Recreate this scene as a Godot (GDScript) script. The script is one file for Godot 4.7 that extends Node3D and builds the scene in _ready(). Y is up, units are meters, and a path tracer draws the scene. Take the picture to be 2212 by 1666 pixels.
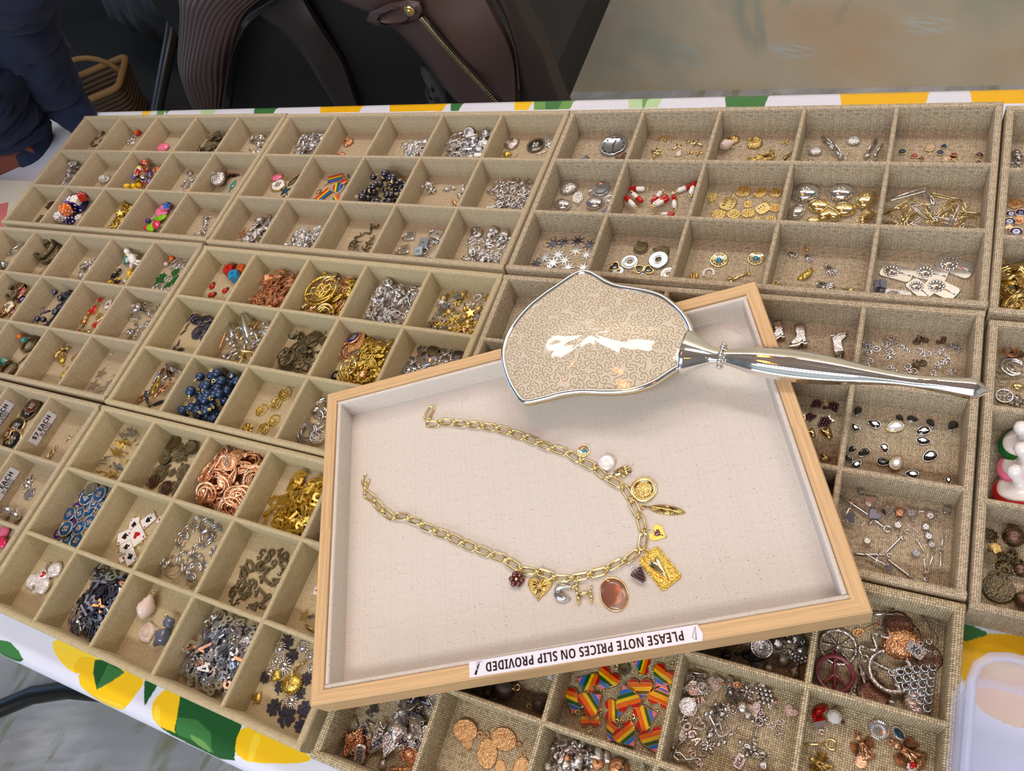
extends Node3D
# A market table of charm trays. World: y up, metres; the tray rims lie at y = 0.75, the table top at 0.72, the floor at 0.
const K := 0.35          # one tray length
const RIM := 0.75
const FLOOR_DROP := 0.0259
const TABLE := 0.7203
var M := {}
var rng := RandomNumberGenerator.new()
var protos := {}
var trays := {}
var shared := {}
var cam: Camera3D
var used := {}

func _ready():
	rng.seed = 77
	set_view_and_light()
	make_materials()
	build_room()
	build_table()
	build_trays()
	build_bamboo_tray()
	build_mirror()
	build_necklace()
	build_behind()
	build_bin()
	build_cells()

func set_view_and_light():
	cam = Camera3D.new()
	cam.name = "camera"
	cam.fov = 54.6806
	cam.near = 0.02
	cam.far = 30.0
	cam.transform = Transform3D(Basis(Vector3(0.89582838, -0.30451897, -0.32366604), Vector3(-0.13841406, 0.50090074, -0.85436526), Vector3(0.42229498, 0.81016458, 0.40657139)), Vector3(0.993564, 1.208827, 0.536766))
	add_child(cam)
	cam.current = true
	var we := WorldEnvironment.new()
	we.name = "environment"
	var e := Environment.new()
	e.background_mode = Environment.BG_COLOR
	e.background_color = Color(0.32, 0.36, 0.42)
	e.tonemap_mode = Environment.TONE_MAPPER_LINEAR
	e.tonemap_exposure = 0.93
	e.sdfgi_enabled = true
	e.ssao_enabled = true
	e.ssil_enabled = true
	we.environment = e
	add_child(we)
	# strip lights: two behind the stall, one over the aisle in front
	for a in [[1.55, -0.62, 1.3, 0.26, 0.85, "white strip light over the back edge, right of the mirror"], [0.12, -0.76, 1.1, 0.22, 0.85, "white strip light over the back edge, above the jacket"], [0.9, 1.75, 1.6, 0.3, 2.2, "white strip light over the aisle in front"]]:
		ceiling_panel(Vector3(a[0], 2.68, a[1]), Vector2(a[2], a[3]), PANEL * a[4], a[5])
	for a in [[0.61, 2.1, 0.05, "bare orange bulb hanging over the back of the bamboo tray"], [0.67, 2.1, 0.25, "bare orange bulb hanging over the front of the bamboo tray"], [1.75, 2.1, 1.05, "bare orange bulb hanging beyond the table's front corner"]]:
		warm_bulb(Vector3(a[0], a[1], a[2]), a[3])
	window_light(Vector3(-2.96, 1.6, 0.5), -PI / 2, Vector2(2.2, 1.3), Color(0.62, 0.78, 1.0), 1.7)
	window_light(Vector3(0.8, 2.05, 3.24), 0.0, Vector2(2.8, 1.05), Color(0.92, 0.97, 1.0), 5.0)

const PANEL := 1.25
const BULB := 0.05

func ceiling_panel(at: Vector3, size: Vector2, energy: float, label: String):
	var t := thing("ceiling_panel_light", label, "ceiling light", at, 0.0, "ceiling strip lights")
	var f := G.new()
	f.box(Vector3(0, 0.01, 0), Vector3(size.x + 0.04, 0.03, size.y + 0.04))
	part(t, "housing", f, mat("white_paint", Color(0.85, 0.85, 0.85), 0.5))
	var d := G.new()
	d.box(Vector3(0, -0.008, 0), Vector3(size.x, 0.006, size.y))
	part(t, "diffuser", d, glow("panel_glow", Color(1.0, 0.97, 0.93), 3.0))
	var l := AreaLight3D.new()
	l.name = "panel_light"
	l.area_size = size
	l.light_color = Color(1.0, 0.98, 0.96)
	l.light_energy = energy
	l.position = Vector3(0, -0.02, 0)
	l.rotation.x = -PI / 2
	l.shadow_enabled = true
	t.add_child(l, true)

func warm_bulb(at: Vector3, label: String):
	var t := thing("pendant_bulb", label, "lamp", at, 0.0, "warm pendant bulbs")
	var b := G.new()
	b.ell(Vector3.ZERO, Vector3(0.045, 0.055, 0.045), 16)
	part(t, "bulb", b, glow("bulb_glow", Color(1.0, 0.45, 0.1), 14.0))
	var c := G.new()
	c.lathe([Vector2(0.0, 0.1), Vector2(0.02, 0.1), Vector2(0.022, 0.05), Vector2(0.0, 0.05)], 12)
	c.tube([Vector3(0, 0.1, 0), Vector3(0, 2.7 - at.y, 0)], 0.004, false, 6)
	part(t, "cord", c, mat("black_plastic", Color(0.03, 0.03, 0.03), 0.5))
	var l := OmniLight3D.new()
	l.name = "bulb_light"
	l.light_color = Color(1.0, 0.52, 0.2)
	l.light_energy = BULB
	l.light_size = 0.06
	l.omni_range = 12.0
	l.omni_attenuation = 2.0
	l.shadow_enabled = true
	l.position = Vector3(0, -0.12, 0)
	t.add_child(l, true)

func window_light(at: Vector3, turn: float, size: Vector2, c: Color, energy: float):
	var l := AreaLight3D.new()
	l.name = "window_daylight"
	l.area_size = size
	l.light_color = c
	l.light_energy = energy
	l.position = at
	l.rotation.y = turn
	l.shadow_enabled = true
	add_child(l, true)

# ---------- mesh collector
class G:
	var st := SurfaceTool.new()
	var n := 0
	var has := false
	func _init():
		st.begin(Mesh.PRIMITIVE_TRIANGLES)
	func sg(k: int):
		st.set_smooth_group(k)
	func tri(a: Vector3, b: Vector3, c: Vector3):
		# texture coordinates in metres, laid on the plane the face looks along
		var nn := (b - a).cross(c - a).abs()
		var k := 1 if nn.y >= nn.x and nn.y >= nn.z else 0 if nn.x > nn.z else 2
		for v in [a, b, c]:
			st.set_uv(Vector2(v.x, v.z) if k == 1 else Vector2(v.z, v.y) if k == 0 else Vector2(v.x, v.y))
			st.add_vertex(v)
		has = true
	func quad(a: Vector3, b: Vector3, c: Vector3, d: Vector3):
		tri(a, b, c); tri(a, c, d)
	func box(c: Vector3, s: Vector3, ch := 0.0):
		sg(-1)
		var h := s / 2.0
		if ch <= 0.0:
			for ax in 3:
				for sn in [-1.0, 1.0]:
					var u := Vector3.ZERO; var v := Vector3.ZERO; var w := Vector3.ZERO
					w[ax] = sn * h[ax]; u[(ax + 1) % 3] = h[(ax + 1) % 3]; v[(ax + 2) % 3] = h[(ax + 2) % 3] * sn
					quad(c + w - u - v, c + w - u + v, c + w + u + v, c + w + u - v)
			return
		var p := PackedVector2Array()
		for k in [[-1, -1], [1, -1], [1, 1], [-1, 1]]:
			var x: float = h.x * k[0]; var z: float = h.z * k[1]
			if k[0] * k[1] > 0:
				p.append(Vector2(x, z - ch * k[1])); p.append(Vector2(x - ch * k[0], z))
			else:
				p.append(Vector2(x - ch * k[0], z)); p.append(Vector2(x, z - ch * k[1]))
		rings(p, [[p, -h.y + ch], [p, h.y - ch]], c, ch, h)
	func rings(p, _a, c: Vector3, ch: float, h: Vector3):
		var inn := PackedVector2Array()
		for q in p: inn.append(Vector2(q.x - signf(q.x) * ch * 0.6, q.y - signf(q.y) * ch * 0.6))
		var ls := [[inn, -h.y], [p, -h.y + ch], [p, h.y - ch], [inn, h.y]]
		sg(-1)
		for i in 3:
			for j in p.size():
				var k: int = (j + 1) % p.size()
				quad(c + v3(ls[i][0][j], ls[i][1]), c + v3(ls[i + 1][0][j], ls[i + 1][1]), c + v3(ls[i + 1][0][k], ls[i + 1][1]), c + v3(ls[i][0][k], ls[i][1]))
		cap(inn, h.y, c, true); cap(inn, -h.y, c, false)
	static func v3(q: Vector2, y: float) -> Vector3:
		return Vector3(q.x, y, q.y)
	func cap(p: PackedVector2Array, y: float, c: Vector3, up: bool):
		var ix := Geometry2D.triangulate_polygon(p)
		for i in range(0, ix.size(), 3):
			var a := c + v3(p[ix[i]], y); var b := c + v3(p[ix[i + 1]], y); var d := c + v3(p[ix[i + 2]], y)
			if ((b - a).cross(d - a).y > 0.0) == up: tri(a, d, b)
			else: tri(a, b, d)
	# stacked copies of an outline (x, z): lv = [scale, y] from below to above; the ends are closed
	func puff(p: PackedVector2Array, lv: Array, c := Vector3.ZERO, flat_side := false, mid := Vector2.ZERO):
		if Geometry2D.is_polygon_clockwise(p):
			p = p.duplicate(); p.reverse()
		sg(-1 if flat_side else 1)
		var m := p.size()
		for i in lv.size() - 1:
			for j in m:
				var k := (j + 1) % m
				var a := c + v3(mid + (p[j] - mid) * lv[i][0], lv[i][1]); var b := c + v3(mid + (p[k] - mid) * lv[i][0], lv[i][1])
				var a2 := c + v3(mid + (p[j] - mid) * lv[i + 1][0], lv[i + 1][1]); var b2 := c + v3(mid + (p[k] - mid) * lv[i + 1][0], lv[i + 1][1])
				quad(a, a2, b2, b)
		for e in [0, lv.size() - 1]:
			if lv[e][0] > 0.02:
				var q := PackedVector2Array()
				for v in p: q.append(mid + (v - mid) * lv[e][0])
				sg(2 if lv[e][0] > 0.7 else 1)
				cap(q, lv[e][1], c, e > 0)
	# a flat plate with softened edges
	func plate(p: PackedVector2Array, y0: float, y1: float, b := 0.0, mid := Vector2.ZERO):
		if b <= 0.0: b = (y1 - y0) * 0.3
		var lo := p; var s := 1.0
		var mx := 0.001
		for v in p: mx = maxf(mx, (v - mid).length())
		s = 1.0 - b / mx
		puff(p, [[s, y0], [1.0, y0 + b], [1.0, y1 - b], [s, y1]], Vector3.ZERO, true, mid)
	func lathe(pr: Array, m: int, xf := Transform3D.IDENTITY, group := 1):
		sg(group)
		for i in pr.size() - 1:
			for j in m:
				var a := TAU * j / m; var b := TAU * (j + 1) / m
				var p0: Vector2 = pr[i]; var p1: Vector2 = pr[i + 1]
				var v0 := xf * Vector3(p0.x * cos(a), p0.y, p0.x * sin(a)); var v1 := xf * Vector3(p1.x * cos(a), p1.y, p1.x * sin(a))
				var v2 := xf * Vector3(p1.x * cos(b), p1.y, p1.x * sin(b)); var v3_ := xf * Vector3(p0.x * cos(b), p0.y, p0.x * sin(b))
				if p0.x < 1e-7: tri(v0, v2, v1)
				elif p1.x < 1e-7: tri(v0, v3_, v1)
				else: quad(v0, v3_, v2, v1)
	func ell(c: Vector3, r: Vector3, m := 12, xf := Transform3D.IDENTITY):
		var pr := []
		var h := maxi(4, m / 2)
		for i in h + 1:
			var a := -PI / 2 + PI * i / h
			pr.append(Vector2(maxf(0.0, cos(a)) if i > 0 and i < h else 0.0, sin(a)))
		lathe(pr, m, xf * Transform3D(Basis.from_scale(r), c))
	func tube(pts: Array, r, closed := false, m := 6, flat := 1.0, group := 3):
		sg(group)
		var n_ := pts.size()
		var rg := []
		var up := Vector3.UP
		for i in n_:
			var a: Vector3 = pts[(i - 1 + n_) % n_] if closed or i > 0 else pts[i]
			var b: Vector3 = pts[(i + 1) % n_] if closed or i < n_ - 1 else pts[i]
			var d := (b - a).normalized()
			var s := d.cross(up)
			if s.length() < 0.05: s = d.cross(Vector3.RIGHT)
			s = s.normalized()
			var t := s.cross(d).normalized()
			var rr: float = r[i] if r is Array else r
			var ring := []
			for j in m:
				var w := TAU * j / m + PI / m
				ring.append(pts[i] + s * cos(w) * rr + t * sin(w) * rr * flat)
			rg.append(ring)
		for i in (n_ if closed else n_ - 1):
			var p: Array = rg[i]; var q: Array = rg[(i + 1) % n_]
			for j in m:
				var k := (j + 1) % m
				quad(p[j], q[j], q[k], p[k])
		if not closed:
			for e in [0, n_ - 1]:
				for j in range(1, m - 1):
					if e == 0: tri(rg[e][0], rg[e][j], rg[e][j + 1])
					else: tri(rg[e][0], rg[e][j + 1], rg[e][j])
	func ring(c: Vector3, R: float, r: float, n_ := 12, m := 6, ax := Basis.IDENTITY):
		var p := []
		for i in n_: p.append(c + ax * Vector3(cos(TAU * i / n_) * R, 0, sin(TAU * i / n_) * R))
		tube(p, r, true, m)
	func grid(f: Callable, nu: int, nv: int, group := 1, uv := true):
		sg(group)
		for i in nu:
			for j in nv:
				var q := []
				for k in [[0, 0], [0, 1], [1, 1], [1, 0]]:
					q.append(Vector2(float(i + k[0]) / nu, float(j + k[1]) / nv))
				for t in [[0, 1, 2], [0, 2, 3]]:
					for z in t:
						if uv: st.set_uv(q[z])
						st.add_vertex(f.call(q[z].x, q[z].y))
		has = true
	func st_done_into(mesh: ArrayMesh) -> ArrayMesh:
		st.generate_normals()
		return st.commit(mesh)
	func done() -> ArrayMesh:
		st.generate_normals()
		return st.commit()

# ---------- nodes
func thing(called: String, label: String, category: String, at := Vector3.ZERO, turn := 0.0, group := "") -> Node3D:
	var o := Node3D.new()
	put(o, called)
	o.position = at
	o.rotation.y = turn
	tag(o, label, category, group)
	return o

func put(o: Node3D, called: String, parent: Node = null):
	if parent == null:
		var k: int = used.get(called, 0)
		used[called] = k + 1
		o.name = called if k == 0 else "%s_%03d" % [called, k]
		add_child(o, true)
	else:
		var key := str(parent.get_instance_id()) + called
		var k: int = used.get(key, 0)
		used[key] = k + 1
		o.name = called if k == 0 else "%s_%03d" % [called, k]
		parent.add_child(o, true)

func tag(o: Node3D, label: String, category: String, group := ""):
	o.set_meta("label", label)
	o.set_meta("category", category)
	if group: o.set_meta("group", group)

func mi(mesh: Mesh, m: Material) -> MeshInstance3D:
	var o := MeshInstance3D.new()
	o.mesh = mesh
	if m: o.material_override = m
	return o

func part(parent: Node3D, called: String, g, m: Material, label := "") -> MeshInstance3D:
	var o := mi(g.done() if g is G else g, m)
	put(o, called, parent)
	if label: o.set_meta("label", label)
	return o

func structure(called: String, g: G, m: Material) -> MeshInstance3D:
	var o := mi(g.done(), m)
	put(o, called)
	o.set_meta("kind", "structure")
	return o

# ---------- materials
func mat(called: String, c: Color, rough := 0.6, metal := 0.0) -> StandardMaterial3D:
	if M.has(called): return M[called]
	var m := StandardMaterial3D.new()
	m.resource_name = called
	m.albedo_color = c
	m.roughness = rough
	m.metallic = metal
	M[called] = m
	return m

func glow(called: String, c: Color, e: float) -> StandardMaterial3D:
	var m := mat(called, c, 0.5)
	m.emission_enabled = true
	m.emission = c
	m.emission_energy_multiplier = e
	return m

func tri_map(m: StandardMaterial3D, period: float):
	m.uv1_scale = Vector3.ONE / period

func normals(im: Image, k: float) -> ImageTexture:
	var n: Image = im.duplicate()
	n.convert(Image.FORMAT_RGBA8)
	n.bump_map_to_normal_map(k)
	return tex(n)

func tex(im: Image) -> ImageTexture:
	return ImageTexture.create_from_image(im)

func noise_tex(freq: float, size := 256, oct := 3, kind := FastNoiseLite.TYPE_SIMPLEX_SMOOTH, sd := 1) -> Image:
	var f := FastNoiseLite.new()
	f.noise_type = kind
	f.frequency = freq
	f.fractal_octaves = oct
	f.seed = sd
	return f.get_seamless_image(size, size)

func weave(n: int, threads: int, contrast: float, gap: float, sd: int) -> Array:
	var r := RandomNumberGenerator.new()
	r.seed = sd
	var col := Image.create(n, n, false, Image.FORMAT_RGB8)
	var hgt := Image.create(n, n, false, Image.FORMAT_RGB8)
	var wa := []; var we := []; var wid := []
	for i in threads:
		wa.append(r.randf_range(-1, 1)); we.append(r.randf_range(-1, 1)); wid.append(r.randf_range(0.8, 1.0))
	var cell := float(n) / threads
	var jit := []
	for i in threads * threads: jit.append(r.randf_range(-1, 1))
	for y in n:
		for x in n:
			var i := int(x / cell); var j := int(y / cell)
			var fx := (x + 0.5) / cell - i - 0.5; var fy := (y + 0.5) / cell - j - 0.5
			var over := (i + j) % 2 == 0
			var a: float = fx / wid[i] if over else fy / wid[j]
			var b := fy if over else fx
			var h := clampf(1.0 - a * a * 3.4, 0.0, 1.0) * (0.55 + 0.45 * cos(PI * b))
			var tone: float = (wa[i] if over else we[j]) * 0.28 + jit[i * threads + j] * 0.6
			var v := clampf(1.0 - gap * (1.0 - h) + contrast * tone, 0.0, 1.0)
			col.set_pixel(x, y, Color(v, v * (0.985 + 0.01 * tone), v * (0.96 + 0.02 * tone)))
			hgt.set_pixel(x, y, Color(h, h, h))
	return [col, hgt]

func cloth(called: String, c: Color, w: Array, period: float, k: float) -> StandardMaterial3D:
	var m := mat(called, c, 0.92)
	if not shared.has(w[0]): shared[w[0]] = [tex(w[0]), normals(w[1], 3.0)]
	m.albedo_texture = shared[w[0]][0]
	m.normal_enabled = true
	m.normal_texture = shared[w[0]][1]
	m.normal_scale = k
	m.metallic_specular = 0.2
	tri_map(m, period)
	return m

func metal(called: String, c: Color, rough: float, relief := 0.0) -> void:
	var m := mat(called, c, rough, 1.0)
	if relief > 0.0:
		m.normal_enabled = true
		m.normal_texture = shared["relief"]
		m.normal_scale = relief
		tri_map(m, 1.6)

func make_materials():
	var coarse := weave(256, 26, 0.16, 0.40, 3)
	var fine := weave(256, 32, 0.09, 0.26, 4)
	cloth("coarse", Color(0.885, 0.83, 0.735), coarse, 0.028, 1.2)
	cloth("burlap", Color(0.875, 0.82, 0.70), coarse, 0.033, 1.4)
	cloth("fine", Color(0.83, 0.775, 0.67), fine, 0.025, 0.8)
	cloth("cream", Color(0.835, 0.785, 0.655), fine, 0.021, 0.6)
	# canvas: a tight weave with dark seed flecks
	var cw := weave(128, 32, 0.03, 0.16, 6)
	var ca := Image.create(1024, 1024, false, Image.FORMAT_RGB8)
	for i in 8:
		for j in 8: ca.blit_rect(cw[0], Rect2i(0, 0, 128, 128), Vector2i(i * 128, j * 128))
	for i in 620:
		var d := rng.randf_range(0.35, 0.8)
		var s := 1 if rng.randf() < 0.6 else 2
		ca.fill_rect(Rect2i(rng.randi_range(0, 1018), rng.randi_range(0, 1018), s + rng.randi_range(0, 3), s), Color(d, d * 0.92, d * 0.86))
	var canvas := mat("canvas", Color(0.885, 0.87, 0.865), 0.92)
	canvas.albedo_texture = tex(ca)
	canvas.metallic_specular = 0.2
	tri_map(canvas, 0.158)
	# bamboo: long streaks along local x
	var bam := Image.create(512, 256, false, Image.FORMAT_RGB8)
	var ns := FastNoiseLite.new()
	ns.seed = 5
	ns.frequency = 0.02
	ns.fractal_octaves = 4
	for y in 256:
		for x in 512:
			var v := ns.get_noise_2d(x * 0.12, y * 3.0) * 0.5 + ns.get_noise_2d(x * 0.5 + 900, y * 9.0) * 0.35
			v = 0.93 + v * 0.22
			bam.set_pixel(x, y, Color(v, v * 0.985, v * 0.96))
	var bm := mat("bamboo", Color(0.87, 0.735, 0.56), 0.55)
	bm.albedo_texture = tex(bam)
	tri_map(bm, 1.0)
	bm.uv1_scale = Vector3(1.0 / 0.20, 1.0 / 0.03, 1.0)
	# relief for cast charms (in the charm's own size)
	var rel := Image.create(256, 256, false, Image.FORMAT_RGB8)
	var cn := FastNoiseLite.new()
	cn.noise_type = FastNoiseLite.TYPE_CELLULAR
	cn.frequency = 0.045
	cn.seed = 9
	var ci := cn.get_seamless_image(256, 256)
	var si := noise_tex(0.03, 256, 3)
	for y in 256:
		for x in 256:
			var v := 0.6 * ci.get_pixel(x, y).r + 0.4 * (0.5 + 0.5 * sin(si.get_pixel(x, y).r * 24.0))
			rel.set_pixel(x, y, Color(v, v, v))
	shared["relief"] = normals(rel, 6.0)
	metal("silver", Color(0.90, 0.90, 0.92), 0.12)
	metal("cast silver", Color(0.90, 0.90, 0.91), 0.2, 0.7)
	metal("antique silver", Color(0.82, 0.80, 0.80), 0.22, 0.4)
	metal("dark grey", Color(0.40, 0.40, 0.46), 0.3, 0.25)
	metal("steel", Color(0.74, 0.77, 0.82), 0.22)
	metal("gold", Color(0.95, 0.87, 0.64), 0.15)
	metal("cast gold", Color(0.90, 0.79, 0.52), 0.22, 0.6)
	metal("yellow gold", Color(0.90, 0.79, 0.42), 0.24, 0.3)
	metal("rose gold", Color(0.95, 0.76, 0.62), 0.2, 0.4)
	metal("copper", Color(0.86, 0.64, 0.48), 0.24, 0.7)
	metal("matte gold", Color(0.93, 0.76, 0.56), 0.42, 0.7)
	metal("bronze", Color(0.50, 0.46, 0.36), 0.34, 0.7)
	metal("brown bronze", Color(0.46, 0.36, 0.31), 0.32, 0.4)
	metal("chrome", Color(0.93, 0.93, 0.92), 0.06)
	metal("brass edge", Color(0.86, 0.78, 0.55), 0.12)
	for a in [["red", Color(0.72, 0.02, 0.03)], ["white", Color(0.93, 0.92, 0.93)], ["black", Color(0.012, 0.012, 0.016)], ["blue", Color(0.02, 0.29, 0.50)], ["navy", Color(0.03, 0.03, 0.42)], ["pink", Color(0.93, 0.47, 0.64)], ["hot pink", Color(0.85, 0.15, 0.38)], ["orange", Color(0.92, 0.42, 0.02)], ["yellow", Color(0.95, 0.78, 0.02)], ["green", Color(0.02, 0.36, 0.12)], ["lime", Color(0.55, 0.85, 0.02)], ["sky", Color(0.1, 0.45, 0.85)], ["teal", Color(0.25, 0.60, 0.58)], ["turquoise", Color(0.05, 0.55, 0.75)], ["purple", Color(0.22, 0.10, 0.45)], ["cerulean", Color(0.02, 0.55, 0.78)], ["dusty pink", Color(0.50, 0.22, 0.27)], ["brown", Color(0.35, 0.15, 0.08)], ["teal blue", Color(0.01, 0.22, 0.34)]]:
		var m := mat(a[0], a[1], 0.18)
		m.clearcoat_enabled = true
		m.clearcoat = 0.6
		m.clearcoat_roughness = 0.08
	for a in [["ruby glass", Color(0.35, 0.0, 0.06)], ["smoky glass", Color(0.06, 0.055, 0.055)], ["violet glass", Color(0.075, 0.06, 0.14)], ["sapphire glass", Color(0.01, 0.18, 0.33)], ["clear glass", Color(0.85, 0.86, 0.88)], ["amber glass", Color(0.80, 0.22, 0.05)], ["lilac glass", Color(0.35, 0.25, 0.62)], ["garnet", Color(0.26, 0.0, 0.09)], ["rose glass", Color(0.62, 0.14, 0.20)], ["plum glass", Color(0.28, 0.01, 0.17)], ["pale glass", Color(0.80, 0.70, 0.58)]]:
		var m := mat(a[0], a[1], 0.05)
		m.metallic_specular = 0.9
		m.clearcoat_enabled = true
		m.clearcoat = 1.0
		m.clearcoat_roughness = 0.03
	var pb := mat("blue pearl", Color(0.07, 0.21, 0.38), 0.16, 0.6)
	pb.clearcoat_enabled = true
	var pw := mat("pearl", Color(0.90, 0.89, 0.90), 0.2, 0.15)
	pw.clearcoat_enabled = true
	var pg := mat("grey pearl", Color(0.42, 0.38, 0.38), 0.2, 0.3)
	pg.clearcoat_enabled = true
	mat("shell white", Color(0.86, 0.78, 0.74), 0.45)
	mat("abalone", Color(0.42, 0.45, 0.55), 0.15, 0.3)
	mat("ink", Color(0.02, 0.02, 0.025), 0.4)
	var lab := mat("label paper", Color(0.90, 0.90, 0.96), 0.25)
	lab.clearcoat_enabled = true
	var ag := mat("agate", Color.WHITE, 0.12)
	var gi := noise_tex(0.006, 128, 4, FastNoiseLite.TYPE_SIMPLEX_SMOOTH, 31)
	gi.convert(Image.FORMAT_RGB8)
	for y in 128:
		for x in 128:
			var v := gi.get_pixel(x, y).r
			gi.set_pixel(x, y, Color(0.48, 0.27, 0.19).lerp(Color(0.62, 0.50, 0.44), smoothstep(0.35, 0.7, v)))
	ag.albedo_texture = tex(gi)
	ag.clearcoat_enabled = true
	tri_map(ag, 1.0)

func stamp(c: Color, n: int, ang: float, longness: float, streak: float, sd: int) -> Image:
	var f := FastNoiseLite.new()
	f.seed = sd
	f.frequency = 0.04
	f.fractal_octaves = 3
	var im := Image.create(n, n, false, Image.FORMAT_RGBA8)
	for y in n:
		for x in n:
			var p := Vector2(x - n * 0.5, y - n * 0.5).rotated(-ang) / (n * 0.5)
			var d := p.x * p.x / (longness * longness) + p.y * p.y * 5.0
			var a := clampf(1.2 - d * 1.6, 0.0, 1.0) * clampf(0.5 + f.get_noise_2d(p.x * 22.0, p.y * 22.0 * streak) * 1.5, 0.0, 1.0)
			a *= clampf((1.0 - p.length()) * 3.0, 0.0, 1.0)
			im.set_pixel(x, y, Color(c.r, c.g, c.b, a * c.a))
	return im

func painted(base: Color, cols: Array, count: int, n: int, sd: int) -> Image:
	var r := RandomNumberGenerator.new()
	r.seed = sd
	var im := Image.create(n, n, false, Image.FORMAT_RGBA8)
	im.fill(base)
	var st := []
	for c in cols:
		for k in 3:
			st.append([stamp(c[0], int(c[1] * (0.7 + 0.5 * k)), c[3] + r.randf_range(-0.5, 0.5), 0.95, c[2], r.randi() % 1000), c[4]])
	for i in count:
		var s: Array = st[r.randi() % st.size()]
		if r.randf() > s[1]: continue
		var p := Vector2i(r.randi_range(0, n), r.randi_range(0, n))
		for w in [[0, 0], [-n, 0], [0, -n], [-n, -n]]:
			im.blend_rect(s[0], Rect2i(0, 0, s[0].get_width(), s[0].get_height()), p + Vector2i(w[0], w[1]))
	im.convert(Image.FORMAT_RGB8)
	return im

func build_room():
	var wm := mat("painted wall", Color.WHITE, 0.7)
	wm.albedo_texture = tex(painted(Color(0.90, 0.86, 0.75), [[Color(0.90, 0.76, 0.60, 0.45), 170, 1.2, -0.6, 1.0], [Color(0.78, 0.80, 0.71, 0.6), 200, 1.2, -0.5, 1.0], [Color(0.92, 0.87, 0.76, 0.5), 220, 2.0, -0.4, 1.0], [Color(0.90, 0.96, 0.97, 0.9), 80, 7.0, -0.6, 0.75], [Color(0.66, 0.73, 0.70, 0.7), 110, 3.0, 1.2, 0.4]], 420, 1024, 21))
	tri_map(wm, 1.5)
	var fm := mat("stained floor", Color.WHITE, 0.6)
	fm.albedo_texture = tex(painted(Color(0.61, 0.615, 0.62), [[Color(0.50, 0.50, 0.40, 0.8), 80, 5.0, -1.1, 0.8], [Color(0.75, 0.76, 0.78, 0.5), 160, 6.0, -0.9, 1.0], [Color(0.60, 0.61, 0.63, 0.5), 220, 2.0, -1.0, 1.0], [Color(0.46, 0.46, 0.35, 0.8), 40, 3.0, -1.2, 0.6]], 700, 1024, 33))
	tri_map(fm, 1.1)
	var plain := mat("plaster", Color(0.90, 0.90, 0.89), 0.85)
	var g := G.new()
	g.box(Vector3(0.5, -0.05, 1.2), Vector3(7.2, 0.1, 4.4))
	structure("floor", g, fm)
	g = G.new()
	g.box(Vector3.ZERO, Vector3(7.3, 2.7, 0.1))
	var wb := structure("wall_back", g, wm)
	wb.position = Vector3(0.5, 1.35, -0.9657)
	wb.rotation.y = -0.0197
	g = G.new()
	g.box(Vector3(0.5, 2.75, 1.2), Vector3(7.2, 0.1, 4.4))
	structure("ceiling", g, mat("grey ceiling", Color(0.62, 0.62, 0.62), 0.9))
	g = G.new()
	g.box(Vector3(4.05, 1.35, 1.2), Vector3(0.1, 2.7, 4.4))
	structure("wall_right", g, plain)
	g = G.new()
	g.box(Vector3(0.5, 0.75, 3.35), Vector3(7.2, 1.5, 0.1))
	g.box(Vector3(0.5, 2.65, 3.35), Vector3(7.2, 0.1, 0.1))
	g.box(Vector3(-1.85, 2.05, 3.35), Vector3(2.4, 1.1, 0.1))
	g.box(Vector3(3.2, 2.05, 3.35), Vector3(1.8, 1.1, 0.1))
	structure("wall_front", g, mat("front wall paint", Color(0.80, 0.80, 0.80), 0.85))
	g = G.new()
	for x in [-0.625, 0.35, 1.325, 2.275]: g.box(Vector3(x, 2.05, 3.35), Vector3(0.05, 1.1, 0.08))
	for y in [1.525, 2.575]: g.box(Vector3(0.825, y, 3.35), Vector3(2.9, 0.05, 0.08))
	structure("window_2", g, mat("white_paint", Color(0.85, 0.85, 0.85), 0.5))
	# the side wall with the shop window the daylight comes in by
	g = G.new()
	g.box(Vector3(-3.05, 0.45, 1.2), Vector3(0.1, 0.9, 4.4))
	g.box(Vector3(-3.05, 2.5, 1.2), Vector3(0.1, 0.4, 4.4))
	g.box(Vector3(-3.05, 1.6, -0.8), Vector3(0.1, 1.4, 0.4))
	g.box(Vector3(-3.05, 1.6, 2.5), Vector3(0.1, 1.4, 1.8))
	structure("wall_left", g, plain)
	g = G.new()
	for z in [-0.57, 0.5, 1.57]: g.box(Vector3(-3.05, 1.6, z), Vector3(0.08, 1.4, 0.05))
	for y in [0.925, 2.275]: g.box(Vector3(-3.05, y, 0.5), Vector3(0.08, 0.05, 2.1))
	structure("window_1", g, mat("white_paint", Color(0.85, 0.85, 0.85), 0.5))

func fill_poly(im: Image, p: Array, c: Color):
	var y0 := 1e9; var y1 := -1e9
	for q in p:
		y0 = minf(y0, q.y); y1 = maxf(y1, q.y)
	for y in range(maxi(0, int(y0)), mini(im.get_height() - 1, int(y1)) + 1):
		var xs := []
		for i in p.size():
			var a: Vector2 = p[i]; var b: Vector2 = p[(i + 1) % p.size()]
			if (a.y <= y + 0.5) != (b.y <= y + 0.5): xs.append(a.x + (y + 0.5 - a.y) / (b.y - a.y) * (b.x - a.x))
		xs.sort()
		for i in range(0, xs.size() - 1, 2):
			var xa := maxi(0, int(xs[i])); var xb := mini(im.get_width(), int(xs[i + 1]) + 1)
			if xb > xa: im.fill_rect(Rect2i(xa, y, xb - xa, 1), c)

const CLOTH_X0 := -0.06
const CLOTH_Z0 := -0.06
const CLOTH_PX := 1500.0

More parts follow.
